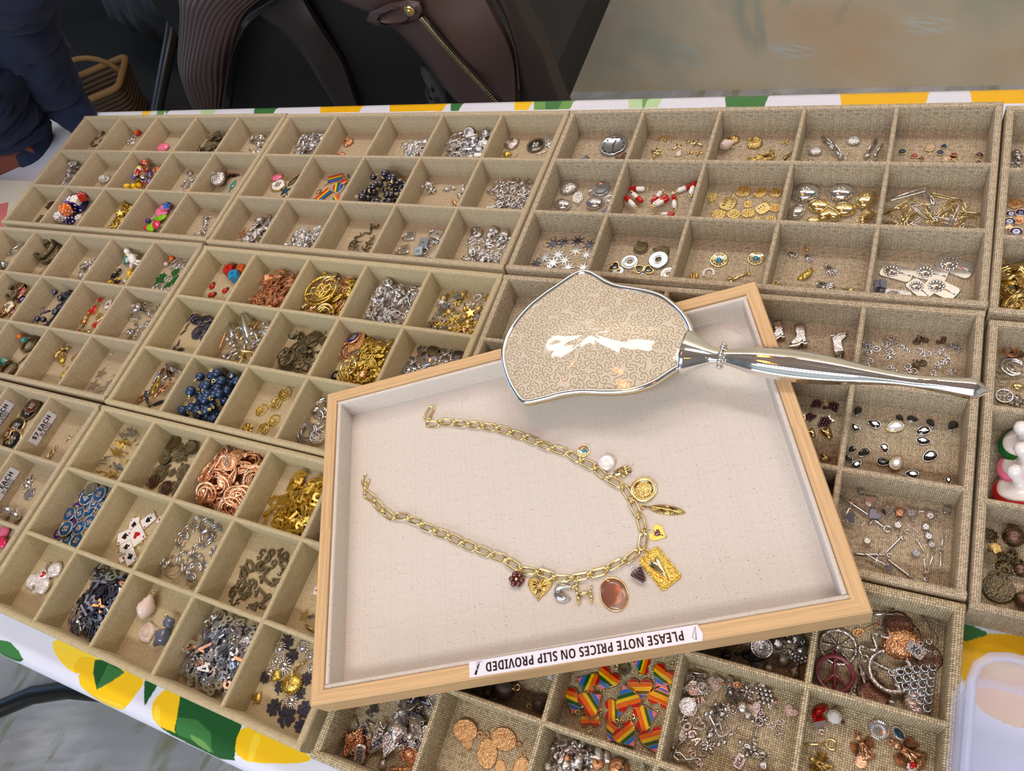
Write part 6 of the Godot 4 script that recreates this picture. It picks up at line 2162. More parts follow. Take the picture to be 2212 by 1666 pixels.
const PENDANTS := [
	["sun_eye", "gold", [0.8218, 0.3528], [0.8308, 0.3469]],
	["pearl_disc", "pearl", [0.8382, 0.3585], [0.8518, 0.3521]],
	["hand", "gold", [0.8505, 0.3631], [0.8628, 0.3559]],
	["locket", "gold", [0.8638, 0.3694], [0.883, 0.3685]],
	["feather", "cast gold", [0.8756, 0.3805], [0.9041, 0.3783]],
	["sunburst_heart", "gold", [0.8835, 0.3942], [0.896, 0.3968]],
	["milagro_plate", "yellow gold", [0.8859, 0.4084], [0.9068, 0.4247]],
	["berry", "garnet", [0.8809, 0.4209], [0.891, 0.4283]],
	["agate_oval", "brown", [0.8665, 0.4299], [0.8798, 0.448]],
	["balloon_animal", "gold", [0.8511, 0.4344], [0.8578, 0.4505]],
	["moon_star", "silver", [0.8403, 0.4393], [0.8443, 0.4542]],
	["ornate_heart", "cast gold", [0.8241, 0.4375], [0.8281, 0.4559]],
	["bead_flower", "ruby glass", [0.809, 0.4402], [0.8113, 0.4523]]]

const JACKET_LEFT_A := [[0.0556, 0.7885], [0.0249, 0.763], [0.0071, 0.7422], [-0.0314, 0.7059], [-0.0823, 0.6582], [-0.0998, 0.632], [-0.1117, 0.5994], [-0.121, 0.5652], [-0.1488, 0.5023]]
const JACKET_LEFT_B := [[0.2558, 0.7693], [0.1883, 0.7488], [0.1339, 0.7285], [0.0957, 0.7013], [0.062, 0.6716], [0.0312, 0.6438], [0.0004, 0.6142], [-0.0465, 0.5685], [-0.1117, 0.5022]]
const JACKET_TRIM := [[0.3067, 0.7769], [0.2055, 0.7439], [0.1409, 0.7206], [0.0967, 0.6934], [0.0578, 0.6594], [0.0159, 0.6181], [-0.0358, 0.5634], [-0.0913, 0.5022]]
const JACKET_LAPEL_A := [[0.12, 0.7222], [0.1327, 0.7101], [0.1442, 0.6903], [0.1519, 0.6584], [0.1616, 0.6209], [0.166, 0.5727], [0.1681, 0.5017]]
const JACKET_LAPEL_B := [[0.2156, 0.7464], [0.2202, 0.7182], [0.2235, 0.6926], [0.2219, 0.6585], [0.2203, 0.6184], [0.2125, 0.5715], [0.2011, 0.5017]]
const JACKET_RIGHT_A := [[0.26, 0.7753], [0.287, 0.7402], [0.3334, 0.7094], [0.3569, 0.6763], [0.3739, 0.635], [0.3898, 0.5954], [0.41, 0.5622], [0.4319, 0.5103]]
const JACKET_RIGHT_B := [[0.4928, 0.7582], [0.5065, 0.7212], [0.5138, 0.6891], [0.5174, 0.659], [0.5158, 0.6277], [0.5087, 0.5949], [0.4996, 0.56], [0.4871, 0.51]]
const JACKET_SLEEVE_A := [[0.5019, 0.7572], [0.5065, 0.7212], [0.5118, 0.6925], [0.514, 0.6626], [0.5118, 0.628], [0.5059, 0.595], [0.4982, 0.5601], [0.4856, 0.51]]
const JACKET_SLEEVE_B := [[0.5318, 0.7542], [0.533, 0.7189], [0.5338, 0.6908], [0.5366, 0.6612], [0.5417, 0.6264], [0.5448, 0.5935], [0.5481, 0.5589], [0.5551, 0.5096]]
const JACKET_ZIP := [[0.4335, 0.7176], [0.4397, 0.7015], [0.4477, 0.6808], [0.4584, 0.6573], [0.4694, 0.6331], [0.4811, 0.6089], [0.4944, 0.5816]]
const JACKET_TAB := [[0.3484, 0.72], [0.3615, 0.7303], [0.3945, 0.7385], [0.4229, 0.7398], [0.4384, 0.7366], [0.4387, 0.7259], [0.4275, 0.714], [0.4075, 0.7089], [0.3849, 0.7066], [0.3614, 0.7103]]
const JACKET_SNAP := [[0.423, 0.7299]]
const GREY_SCARF := [[0.3533, 0.6041], [0.356, 0.5879], [0.342, 0.5636], [0.3383, 0.5289], [0.367, 0.5283], [0.3743, 0.5541], [0.3716, 0.575], [0.3672, 0.5915]]
const NAVY_SLEEVE := [[0.063, 0.95, -0.02], [0.016, 0.91, -0.028], [-0.021, 0.86, -0.024], [-0.047, 0.81, -0.023], [-0.065, 0.76, -0.025], [-0.056, 0.722, -0.02], [-0.026, 0.69, -0.001]]
const NAVY_BODY := [[-0.133, 0.9, 0.028], [-0.103, 0.86, 0.04], [-0.112, 0.81, 0.036], [-0.12, 0.765, 0.029], [-0.121, 0.73, 0.034], [-0.107, 0.705, 0.056]]
const BASKET_RIM := [[-1.048, 0.395, -0.62], [-0.882, 0.328, -0.62], [-1.046, 0.257, -0.62], [-1.051, 0.312, -0.62]]
const BAR := [[-0.444, 0.05, 0.863], [-0.399, 0.05, 0.806], [-0.332, 0.05, 0.757], [-0.254, 0.05, 0.723], [-0.135, 0.05, 0.695], [-0.004, 0.05, 0.679]]

const CELLS := [
	["T1",0,0,"dark bronze nugget",[["nugget","bronze",0.04,0.37,189,7.8],["nugget","bronze",0.06,0.22,307,7.8],["leaf","bronze",0.14,0.07,166,11.4],["leaf","bronze",0.16,0.44,108,13.6],["nugget","bronze",0.16,0.04,184,7.2],["coin","bronze",0.25,0.28,159,7.7]],[]],
	["T1",0,1,"silver nugget and red shell",[["flower","cast silver",0.04,0.28,232,17.0,"big silver blossom charm"],["nugget:red","gold",0.20,0.07,150,10.8,"red and white nugget"],["nugget:orange","gold",0.19,0.06,322,9.1,"orange nugget"],["nugget:white","gold",0.23,0.36,157,7.8,"white nugget"]],[]],
	["T1",0,2,"single pink bead",[["pebble","pink",0.04,0.50,91,21.8,"pale pink oval bead"]],[]],
	["T1",0,3,"antique bronze leaf",[],[[35,[["leaf","bronze",16.5],["oval_medal","bronze",15],["leaf","bronze",19.5]],0.5,0.5,0.4,0.42,0]]],
	["T1",0,4,"silver teardrop",[],[[27,[["pebble","silver",10.5],["bead","silver",12],["leaf","cast silver",15],["bail","silver",13.5]],0.52,0.55,0.4,0.4,0]]],
	["T1",1,0,"silver swirl and flower",[["daisy_disc","cast silver",0.04,0.47,72,30.8,"large silver spiral disc"],["flower","cast silver",0.04,0.05,252,17.8],["feather","cast silver",0.04,0.04,77,33.5],["leaf","cast silver",0.05,0.10,103,20.7],["flower","cast silver",0.20,0.12,63,14.6],["star5","cast silver",0.20,0.36,244,13.1],["bail","silver",0.04,0.04,-112,20.3],["fish","cast silver",0.25,0.36,22,16.5]],[]],
	["T1",1,1,"clear bead",[["nugget:clear glass","silver",0.15,0.42,271,16.5,"clear faceted bead"],["daisy_disc","cast silver",0.24,0.44,305,13.6,"small silver rosette"]],[]],
	["T1",1,2,"multicolour glass drop",[],[[46,[["bead:amber glass","gold",12],["bead:lilac glass","gold",12],["round_gem:sapphire glass","gold",12],["bead:yellow","gold",12],["drop_gem:rose glass","gold",13.5],["round_gem:violet glass","gold",12]],0.52,0.52,0.4,0.42,0]]],
	["T1",1,3,"small silver charm",[],[[40,[["heart_flat","cast silver",12],["flower","cast silver",12],["star5","silver",12],["leaf","cast silver",13.5]],0.55,0.55,0.4,0.42,0]]],
	["T1",1,4,"teal leaf and feather",[["feather","brown bronze",0.19,0.07,97,26.0,"dark brown feather"],["star5","brown bronze",0.08,0.27,84,20.5,"brown metal star"],["nugget","antique silver",0.04,0.42,200,14.8,"grey tangled nugget"],["leaf","teal",0.37,0.44,-175,18.0,"teal enamel leaf"],["shell_fan","antique silver",0.04,0.42,56,23.2]],[]],
	["T1",2,0,"dark button",[["coin","brown bronze",0.21,0.19,113,15.7,"dark brown disc by the back wall"],["coin","bronze",0.24,0.59,44,16.9,"dark disc by the front wall"]],[]],
	["T1",2,1,"coloured dice",[["cube:white","navy",0.04,0.04,291,27.3,"large navy die with white pips"],["cube:white","lilac glass",0.04,0.21,1,15.5,"lilac die with white pips"],["cube:yellow","white",0.18,0.20,94,15.8,"white die with yellow pips"],["cube:white","navy",0.04,0.54,5,20.6,"small navy die with white pips"],["cube:white","orange",0.15,0.50,352,19.0,"orange die with white pips"],["cube:navy","white",0.04,0.67,135,15.4,"white die with navy pips"],["cube:white","red",0.29,0.06,227,15.3,"red die behind the divider"],["cube:green","white",0.36,0.54,107,12.5,"white die with green pips"]],[]],
	["T1",2,2,"bright gold charm",[],[[74,[["flower","yellow gold",12],["star5","yellow gold",12],["heart_puff","yellow gold",12],["bail","yellow gold",13.5]],0.55,0.5,0.34,0.46,1]]],
	["T1",2,3,"pink and lime plastic bead",[["pebble","pink",0.21,0.18,60,24.8,"large pink oval bead"],["leaf","lime",0.28,0.38,114,25.0,"lime green plastic leaf"],["pebble","hot pink",0.10,0.57,294,14.1,"magenta bead"],["pebble","lime",0.25,0.63,57,16.3,"lime green bead"],["pebble","hot pink",0.37,0.57,30,13.9,"coral pink bead"],["heart_puff","pink",0.31,0.10,75,15.5],["bead:purple","gold",0.22,0.53,343,10.5,"purple bead"],["flower","sky",0.37,0.10,234,11.7,"pale blue flower bead"]],[]],
	["T1",2,4,"silver twig",[],[[32,[["star8","silver",15],["feather","silver",16.5],["leaf","cast silver",13.5],["pin","silver",13.5]],0.6,0.5,0.36,0.46,0]]],
	["T2",0,0,"long silver bead",[],[[62,[["tube_bead","silver",15.6],["leaf","cast silver",15.6],["pebble","silver",13.2],["bail","silver",14.4]],0.52,0.5,0.44,0.46,2]]],
	["T2",0,1,"copper shell",[["shell_fan:copper","copper",0.13,0.25,96,15.9,"copper shell at the back"],["shell_fan:copper","copper",0.13,0.61,105,13.8,"copper shell half behind the divider"]],[]],
	["T2",0,2,"champagne silver charm",[["tag","steel",0.51,0.56,194,18.3,"flat grey square"],["tag","silver",0.62,0.16,108,13.8,"silver plaque by the divider"],["coin","silver",0.66,0.33,28,11.4]],[[18,[["leaf","cast silver",13.2],["shell_fan","cast silver",12],["flower","cast silver",12]],0.42,0.55,0.26,0.36,0]]],
	["T2",0,3,"assorted large silver charm",[["grad_cap","silver",0.21,0.53,20,19.5,"bright silver square charm"],["grad_cap","silver",0.56,0.50,50,19.0,"silver folded charm"],["band","silver",0.22,0.14,240,13.1,"silver ring"],["nugget","silver",0.57,0.34,147,17.0,"silver faceted nugget"]],[[46,[["flower","cast silver",15.6],["boot","cast silver",15.6],["band","cast silver",13.2],["teacup","cast silver",15.6],["coin","cast silver",14.4]],0.5,0.5,0.44,0.44,2]]],
	["T2",0,4,"black cameo",[["button:black","bronze",0.53,0.29,0,19.7,"black oval cameo with bronze rim"],["shell_fan","antique silver",0.10,0.26,29,18.7,"grey shell charm"],["nugget","yellow gold",0.12,0.53,104,12.1,"bright gold nugget"],["tag","silver",0.71,0.18,-178,16.2,"silver fluted plaque"],["pin","silver",0.69,0.45,117,14.0],["bail","silver",0.26,0.53,156,5.4]],[]],
	["T2",1,0,"white cameo and bronze leaf",[["button:white","gold",0.22,0.35,0,19.7,"white enamel disc with gold rim"],["pebble","pink",0.04,0.16,286,16.0,"pink and black pebble"],["leaf","bronze",0.48,0.20,-24,19.7,"bronze veined leaf"],["star5","teal blue",0.44,0.48,231,15.5,"teal starfish"],["leaf","gold",0.50,0.61,-79,9.6],["feather","gold",0.32,0.17,80,13.6]],[]],
	["T2",1,1,"rainbow pride charm",[["flag","gold",0.26,0.56,-30,21.3,"rainbow striped flag lying in front"],["flag","gold",0.30,0.11,-70,19.6,"rainbow striped flag at the back"],["balloon","gold",0.49,0.39,20,21.8,"rainbow hot air balloon"],["heart_enamel:red","gold",0.53,0.21,0,13.2,"red enamel heart"],["heart_enamel:red","gold",0.68,0.38,0,13.0,"red enamel heart by the divider"],["rainbow_heart","gold",0.56,0.62,318,15.7,"rainbow heart at the front"],["figure","rose gold",0.12,0.46,-29,7.7,"rose gold pendant"],["bail","gold",0.18,0.27,144,8.5],["flag","gold",0.52,0.08,40,9.7,"small rainbow flag"]],[]],
	["T2",1,2,"violet bead",[],[[49,[["bead:violet glass","gold",12]],0.5,0.5,0.44,0.44,2]]],
	["T2",1,3,"tiny silver animal",[["animal","cast silver",0.12,0.30,44,19.8],["animal","cast silver",0.12,0.32,124,14.1],["animal","cast silver",0.40,0.30,85,9.9],["animal","cast silver",0.50,0.25,61,9.4],["animal","cast silver",0.70,0.29,18,12.5],["animal","cast silver",0.69,0.42,-143,11.5],["animal","rose gold",0.66,0.59,54,11.2,"tiny rose gold animal"]],[]],
	["T2",1,4,"silver swivel clasp",[],[[62,[["clasp","antique silver",15.6],["clasp","silver",15.6]],0.55,0.52,0.42,0.46,2]]],
	["T2",2,0,"silver and bronze medley",[["star5","copper",0.24,0.61,12,17.7,"copper coloured starfish"]],[[49,[["heart_puff","cast silver",13.2],["leaf","cast silver",14.4],["shell_fan","antique silver",14.4],["leaf","bronze",14.4],["flower","cast silver",13.2]],0.55,0.52,0.38,0.44,2]]],
	["T2",2,1,"tiny silver flower",[],[[54,[["flower","cast silver",10.8],["bead","silver",10.8],["heart_puff","cast silver",10.8]],0.6,0.66,0.34,0.34,1]]],
	["T2",2,2,"antique bronze snake",[["snake","bronze",0.48,0.22,-33,20.9],["snake","bronze",0.30,0.45,-8,19.2],["snake","bronze",0.36,0.57,141,17.6],["anchor","bronze",0.55,0.54,-3,14.0],["anchor","bronze",0.60,0.46,-3,14.0],["snake","bronze",0.51,0.16,70,11.7],["anchor","bronze",0.39,0.63,-124,14.7],["snake","bronze",0.61,0.64,-36,12.2]],[]],
	["T2",2,3,"silver padlock",[["lock","silver",0.13,0.31,106,17.6],["lock","silver",0.58,0.21,75,20.5],["lock","silver",0.15,0.61,113,18.2],["lock","steel",0.57,0.44,-85,19.9],["lock","steel",0.55,0.62,-74,17.9],["lock","steel",0.70,0.70,118,11.1],["lock","steel",0.68,0.34,-35,8.7]],[]],
	["T2",2,4,"silver skull and heart",[["clasp","silver",0.66,0.69,100,14.2]],[[46,[["mask","cast silver",14.4],["turtle","cast silver",13.2],["heart_puff","cast silver",12],["clasp","silver",12]],0.55,0.5,0.4,0.42,1]]],
	["T3",0,0,"watch dial",[["dial","steel",0.59,0.29,20,27.3,"large grey watch dial pendant"],["dial","brown bronze",0.77,0.53,10,12.6,"dark cog half hidden by the divider"],["coin","dark grey",0.22,0.58,0,10.2,"grey disc at the front divider"]],[]],
	["T3",0,1,"gold cross and bee",[["cross","gold",0.19,0.14,96,8.7],["bee","cast gold",0.27,0.13,0,11.2],["cross","gold",0.39,0.18,65,6.7],["cross","gold",0.47,0.30,-47,12.0],["cross","gold",0.62,0.20,54,10.8],["cross","gold",0.73,0.24,62,13.5],["bee","cast gold",0.79,0.43,-20,9.5],["bee","cast gold",0.66,0.42,-27,8.1],["cross","gold",0.19,0.43,2,15.6],["cross","gold",0.22,0.48,-90,10.8],["cross","gold",0.14,0.59,122,6.9],["drop_gem:clear glass","gold",0.52,0.43,-8,9.1,"clear crystal drop"],["cross","gold",0.55,0.62,-89,9.2],["bee","cast gold",0.84,0.57,-27,6.0]],[]],
	["T3",0,2,"gold shell and spike",[["shell_fan","cast gold",0.14,0.16,86,14.1],["shell_conch","cast gold",0.11,0.33,-63,15.4],["shell_fan","cast gold",0.44,0.23,55,17.1],["hand","cast gold",0.61,0.55,-69,19.8],["feather","cast gold",0.69,0.43,25,13.2],["leaf","cast gold",0.46,0.57,68,11.3],["bail","gold",0.23,0.61,96,9.7],["feather","gold",0.89,0.49,-31,15.9],["bee","cast gold",0.83,0.20,40,9.1]],[]],
	["T3",0,3,"silver bail",[["locket","cast silver",0.59,0.19,0,12.5,"round silver filigree locket at the back"],["locket","cast silver",0.16,0.40,0,12.2,"round silver filigree locket by the divider"],["bail","silver",0.29,0.22,39,22.1],["bail","silver",0.40,0.36,29,27.8],["bail","silver",0.30,0.33,42,17.9],["pin","silver",0.55,0.49,-13,12.4],["bail","silver",0.81,0.33,-15,25.9],["bail","silver",0.90,0.42,-16,17.2],["pin","silver",0.62,0.57,-105,6.6],["leaf","silver",0.85,0.56,105,7.3],["fish","cast silver",0.12,0.57,-50,8.9]],[]],
	["T3",0,4,"coloured stone drop",[["round_gem:sapphire glass","gold",0.13,0.39,-92,9.7,"blue stone drop"],["round_gem:sapphire glass","gold",0.57,0.29,-107,8.0,"blue stone drop"],["round_gem:sapphire glass","gold",0.54,0.41,-115,9.2,"blue stone drop"],["round_gem:pale glass","gold",0.40,0.35,-175,11.9,"pale stone drop"],["round_gem:pale glass","gold",0.61,0.53,-95,9.9,"pale stone drop"],["round_gem:rose glass","gold",0.25,0.49,-175,8.9,"pink stone drop"],["round_gem:ruby glass","gold",0.34,0.51,-56,7.2,"red stone drop"],["round_gem:ruby glass","gold",0.68,0.49,-119,8.7,"red stone drop"],["round_gem:plum glass","gold",0.92,0.43,58,8.8,"plum stone drop"],["round_gem:plum glass","gold",0.92,0.58,66,8.0,"plum stone drop"],["round_gem:rose glass","gold",0.68,0.46,-43,6.7,"pink stone drop"]],[]],
	["T3",1,0,"silver locket",[["locket","antique silver",0.16,0.19,20,18.7,"dull silver dome locket"],["oval_medal","antique silver",0.35,0.38,-161,17.6,"oval silver medal"],["coin","steel",0.64,0.15,10,19.4,"plain brushed silver disc"],["locket","silver",0.16,0.54,0,18.5,"bright faceted silver locket"],["locket","silver",0.63,0.48,0,18.5,"bright round silver locket with rim"],["donut","steel",0.81,0.35,0,9.5,"silver ring disc by the divider"],["coin","dark grey",0.83,0.60,0,9.4,"grey disc at the front"],["coin","silver",0.53,0.23,0,8.4,"small disc under the brushed one"]],[]],
	["T3",1,1,"red and white capsule",[["capsule","gold",0.14,0.17,-88,18.6],["capsule","gold",0.15,0.36,50,17.8],["capsule","gold",0.12,0.50,-133,17.9],["capsule","gold",0.43,0.29,-20,18.3],["capsule","gold",0.48,0.46,136,19.3],["capsule","gold",0.53,0.53,130,16.6],["capsule","gold",0.68,0.43,-165,17.9],["capsule","gold",0.74,0.14,122,18.4],["capsule","gold",0.87,0.20,177,18.5],["capsule","gold",0.61,0.64,93,15.1],["pin","gold",0.39,0.63,106,11.3,"loose gold loop"],["capsule","gold",0.64,0.29,20,11.4]],[]],
	["T3",1,2,"gold plaque",[["oval_medal","cast gold",0.08,0.28,171,13.4],["plaque","gold",0.31,0.35,-11,18.3,"bright plain gold plaque"],["plaque","cast gold",0.44,0.14,101,15.2],["plaque","cast gold",0.66,0.16,130,13.2],["plaque","cast gold",0.84,0.14,78,12.8],["plaque","cast gold",0.55,0.36,25,9.5],["plaque","gold",0.76,0.35,-19,9.4,"pale gold square plaque"],["plaque","gold",0.76,0.44,-44,13.9,"pale gold square plaque in front"],["plaque","cast gold",0.21,0.58,86,13.4],["plaque","cast gold",0.40,0.56,64,13.1],["plaque","cast gold",0.57,0.54,100,12.6],["plaque","cast gold",0.89,0.40,-2,11.0],["plaque","cast gold",0.86,0.63,93,10.1],["oval_medal","cast gold",0.70,0.64,73,8.9]],[]],
	["T3",1,3,"heart locket",[["locket","silver",0.16,0.17,10,23.0,"large silver oval locket by the back wall"],["locket","silver",0.56,0.07,0,21.7,"large silver oval locket on top of the pile"],["locket","silver",0.10,0.50,60,16.7,"silver round locket by the divider"],["locket","gold",0.34,0.38,0,18.2,"gold oval locket beside the silver ones"],["locket","gold",0.63,0.43,0,18.9,"gold oval locket in the middle"],["locket","gold",0.85,0.25,70,19.8,"large gold locket leaning on the divider"],["heart_puff","gold",0.47,0.55,-172,21.5,"large puffed gold heart"],["heart_puff","gold",0.86,0.58,98,11.4,"gold heart under the large locket"],["locket","gold",0.30,0.64,0,10.9,"small gold locket at the front"],["heart_puff","gold",0.90,0.53,-24,12.3]],[]],
	["T3",1,4,"gold and silver pin bail",[["pin","silver",0.21,0.19,-60,32.2],["pin","gold",0.62,0.06,74,20.9],["bail","silver",0.45,0.34,29,18.3]],[[54,[["pin","gold",20.4],["pin","gold",16.8],["bail","gold",15.6],["pin","silver",18]],0.5,0.66,0.4,0.3,1]]],
	["T3",2,0,"silver snowflake star",[["star8","steel",0.18,0.52,53,14.4],["star8","silver",0.60,0.34,10,15.4,"brightest silver snowflake star"],["star8","steel",0.37,0.44,46,14.9],["star8","steel",0.49,0.54,350,13.4],["star8","steel",0.35,0.62,322,13.5],["star8","steel",0.79,0.65,174,13.0],["star8","dark grey",0.24,0.23,267,15.2],["star8","dark grey",0.38,0.19,304,12.3],["star8","dark grey",0.57,0.15,261,13.5],["star8","dark grey",0.76,0.21,170,13.2],["star8","steel",0.77,0.41,295,11.8],["star8","steel",0.58,0.67,189,13.2],["star8","dark grey",0.10,0.63,236,12.4],["star8","steel",0.33,0.73,359,10.8]],[]],
	["T3",2,1,"ring disc and black heart",[["coin","bronze",0.41,0.20,30,15.0,"brown button disc at the back"],["coin","bronze",0.69,0.26,70,15.2,"brown button disc by the divider"],["donut","steel",0.33,0.48,0,14.9,"blue grey ring disc"],["donut","steel",0.70,0.43,0,16.3,"blue grey ring disc under the brown button"],["heart_enamel:black","gold",0.15,0.59,63,12.9,"black enamel heart with gold rim"],["heart_enamel:black","gold",0.48,0.60,126,11.4,"black enamel heart lying in the middle"],["heart_enamel:black","gold",0.61,0.60,-46,12.0,"black enamel heart beside the middle one"],["donut","steel",0.22,0.66,0,9.4,"ring disc under the black heart"],["shell_fan","silver",0.55,0.70,-165,9.2,"bright silver half disc"],["donut","silver",0.87,0.64,0,13.0,"silver ring disc by the divider"]],[]],
	["T3",2,2,"evil eye and horseshoe",[["eye_disc","gold",0.38,0.34,-25,16.2,"round eye disc with blue stone"],["eye_disc","gold",0.81,0.27,27,15.0,"round eye disc with blue stone by the divider"],["horseshoe","gold",0.30,0.59,-168,11.7,"white enamel horseshoe"],["bone","gold",0.67,0.61,-56,17.8,"gold hand shaped key charm"],["bead_flower","cast gold",0.14,0.67,220,8.6,"gold bead flower"],["flower","cast gold",0.30,0.72,310,6.8],["leaf","gold",0.56,0.64,54,6.5]],[]],
	["T3",2,3,"small silver hand",[["hand","antique silver",0.16,0.17,65,10.0],["hand","silver",0.34,0.21,33,10.0],["bee","cast gold",0.29,0.07,89,8.4,"small gold bee"],["hand","silver",0.60,0.39,43,12.8],["hand","silver",0.58,0.65,75,14.8],["leaf","yellow gold",0.35,0.49,-47,15.4,"yellow gold wing"],["leaf","yellow gold",0.37,0.48,-21,14.0,"yellow gold wing beside the other"],["hand","gold",0.82,0.71,88,11.2],["bee","cast gold",0.04,0.68,18,8.0]],[]],
	["T3",2,4,"sunflower dog tag",[["tag","silver",0.23,0.36,75,22.2],["tag","silver",0.57,0.34,78,22.2],["tag","silver",0.80,0.20,65,25.5],["tag","dark grey",0.09,0.61,-174,14.8],["tag","silver",0.48,0.59,46,19.0,"brightest sunflower tag catching the light"],["tag","silver",0.69,0.56,61,22.6],["tag","antique silver",0.27,0.72,85,18.2]],[]],
	["A",0,0,"silver bar",[["tube_bead","silver",0.13,0.07,-46,19.6],["feather","silver",0.11,0.31,-65,19.6],["nugget","steel",0.16,0.64,80,18.5]],[]],
	["A",0,1,"bronze ring and gold chain",[["band","bronze",0.15,0.14,0,32.6,"antique bronze ring"],["band","bronze",0.15,0.21,20,30.1,"antique bronze ring under the other"],["feather","cast gold",0.31,0.51,-11,11.0,"gold chain piece"],["feather","cast gold",0.25,0.66,-17,10.2,"gold chain piece at the front"]],[]],
	["A",0,2,"silver cross",[],[[26,[["cross","silver",15.6],["anchor","cast silver",14.4],["figure","cast silver",14.4],["coin","silver",10.8]],0.58,0.6,0.36,0.4,0]]],
	["A",0,3,"coloured enamel animal",[["animal:teal","gold",0.04,0.15,26,21.8,"teal enamel animal"],["animal:white","gold",0.36,0.19,57,32.8,"white enamel animal"],["animal:black","gold",0.11,0.55,-32,17.5,"black enamel animal"],["animal:yellow","gold",0.42,0.50,19,16.1,"yellow enamel animal"],["animal:yellow","gold",0.20,0.72,116,16.8,"yellow enamel animal at the front"],["animal:white","gold",0.40,0.67,-120,9.9,"white enamel animal at the front"],["animal:black","gold",0.31,0.74,87,12.2,"small black enamel animal"],["animal:white","gold",0.04,0.37,113,6.7,"small white enamel animal"]],[]],
	["A",0,4,"green clover and silver wheel",[["clover","green",0.35,0.34,51,13.6],["clover","green",0.13,0.52,48,18.0],["clover","green",0.47,0.52,49,15.5],["clover","green",0.07,0.66,9,7.6],["clover","green",0.37,0.65,54,11.3],["wheel","cast silver",0.25,0.16,94,15.4],["wheel","cast silver",0.44,0.14,151,12.2],["wheel","cast silver",0.19,0.75,136,15.2],["wheel","cast silver",0.29,0.50,195,11.2],["bead:orange","gold",0.11,0.07,179,9.3,"orange bead"],["bead:shell white","gold",0.06,0.18,10,8.3,"cream bead"],["daisy_disc","cast silver",0.42,0.78,22,12.0]],[]],
	["A",1,1,"enamel cabochon",[["button:teal blue","gold",0.04,0.04,0,18.7,"teal cabochon with gold rim"],["button:pink","gold",0.14,0.18,0,18.4,"pink cabochon with gold rim"],["button:white","gold",0.04,0.43,0,14.9,"white cabochon with gold rim"],["button:white","gold",0.11,0.56,0,20.7,"white cabochon at the front"],["button:dusty pink","gold",0.29,0.63,0,14.4,"coral cabochon with gold rim"],["button:black","gold",0.09,0.28,0,15.9,"black cabochon"],["button:brown","gold",0.07,0.04,0,17.3,"brown cabochon"],["button:brown","gold",0.04,0.67,0,14.6,"brown cabochon at the front"],["button:navy","gold",0.28,0.32,0,13.3,"navy cabochon"],["band","bronze",0.04,0.26,0,17.3,"bronze ring"]],[]],
	["A",1,2,"gunmetal charm",[],[[81,[["flower","dark grey",10.8],["bail","dark grey",12],["star5","dark grey",10.8],["leaf","dark grey",12],["bead","dark grey",10.8]],0.6,0.5,0.32,0.46,2]]],
	["A",1,3,"red enamel diamond",[["heart_enamel:red","gold",0.11,0.09,128,11.9,"red enamel drop at the back"],["card:heart","gold",0.37,0.17,-156,13.8,"red enamel corner piece"],["lock","gold",0.35,0.44,62,16.3,"gold ornament"],["heart_enamel:red","gold",0.07,0.33,64,19.3],["heart_enamel:red","gold",0.09,0.59,178,14.5],["heart_enamel:red","gold",0.40,0.64,161,13.5],["heart_enamel:red","gold",0.12,0.83,115,10.1],["feather","gold",0.10,0.58,9,20.4],["feather","gold",0.23,0.78,-58,8.9],["nugget","gold",0.37,0.81,46,10.4],["heart_enamel:red","gold",0.45,0.52,27,8.6]],[]],
	["A",1,4,"silver spoon and key",[["spoon","silver",0.22,0.21,-103,32.3],["spoon","silver",0.40,0.64,-64,27.6],["key","antique silver",0.33,0.17,52,20.5],["key","silver",0.53,0.70,178,15.8],["spoon","silver",0.12,0.40,91,17.2],["locket","silver",0.04,0.21,0,18.3,"round silver locket"]],[[16,[["key","antique silver",16.8],["spoon","silver",16.8],["bead","silver",9.6]],0.6,0.55,0.32,0.42,0]]],
	["A",2,2,"bronze and turquoise ring",[["band","bronze",0.25,0.20,0,20.0,"bronze ring at the back"],["bead:teal","bronze",0.07,0.13,78,12.4,"turquoise and coral bead"],["bead:orange","bronze",0.06,0.12,67,9.0,"coral bead"],["band","bronze",0.18,0.80,0,22.0,"bronze ring at the front"],["bead:teal","bronze",0.07,0.68,274,13.3,"turquoise bead at the front"],["feather","bronze",0.31,0.54,-18,14.1],["coin","bronze",0.31,0.06,205,13.3],["bead:orange","bronze",0.04,0.72,15,8.9,"coral bead at the front"]],[]],
	["A",2,3,"gold mermaid",[["fish","yellow gold",0.04,0.35,-130,25.9,"gold fish tail charm"],["figure","cast gold",0.08,0.27,-19,16.0],["leaf","gold",0.11,0.15,88,14.6],["leaf","yellow gold",0.41,0.61,0,15.6],["plaque","cast gold",0.40,0.28,-8,9.1],["star5","gold",0.19,0.33,332,10.4]],[]],
	["A",2,4,"clear star",[["star5","silver",0.16,0.48,0,16.5,"silver openwork star at the back"],["star5","silver",0.16,0.72,0,16.4,"silver openwork star at the front"],["star8","silver",0.33,0.83,338,15.2],["fish","silver",0.09,0.08,-20,5.9]],[[14,[["star5","silver",13.2],["star8","silver",12],["pin","silver",12]],0.72,0.62,0.24,0.34,0]]],
	["A3",0,3,"black agate disc",[["button:black","bronze",0.24,0.22,0,23.5,"black agate disc with bronze rim"],["button:brown","bronze",0.29,0.07,0,18.8,"brown agate disc behind"],["button:black","gold",0.19,0.55,0,24.3,"black agate disc in the middle"],["button:black","gold",0.30,0.81,0,27.6,"black agate disc at the front"],["button:brown","gold",0.14,0.73,0,14.9,"brown disc at the front"]],[]],
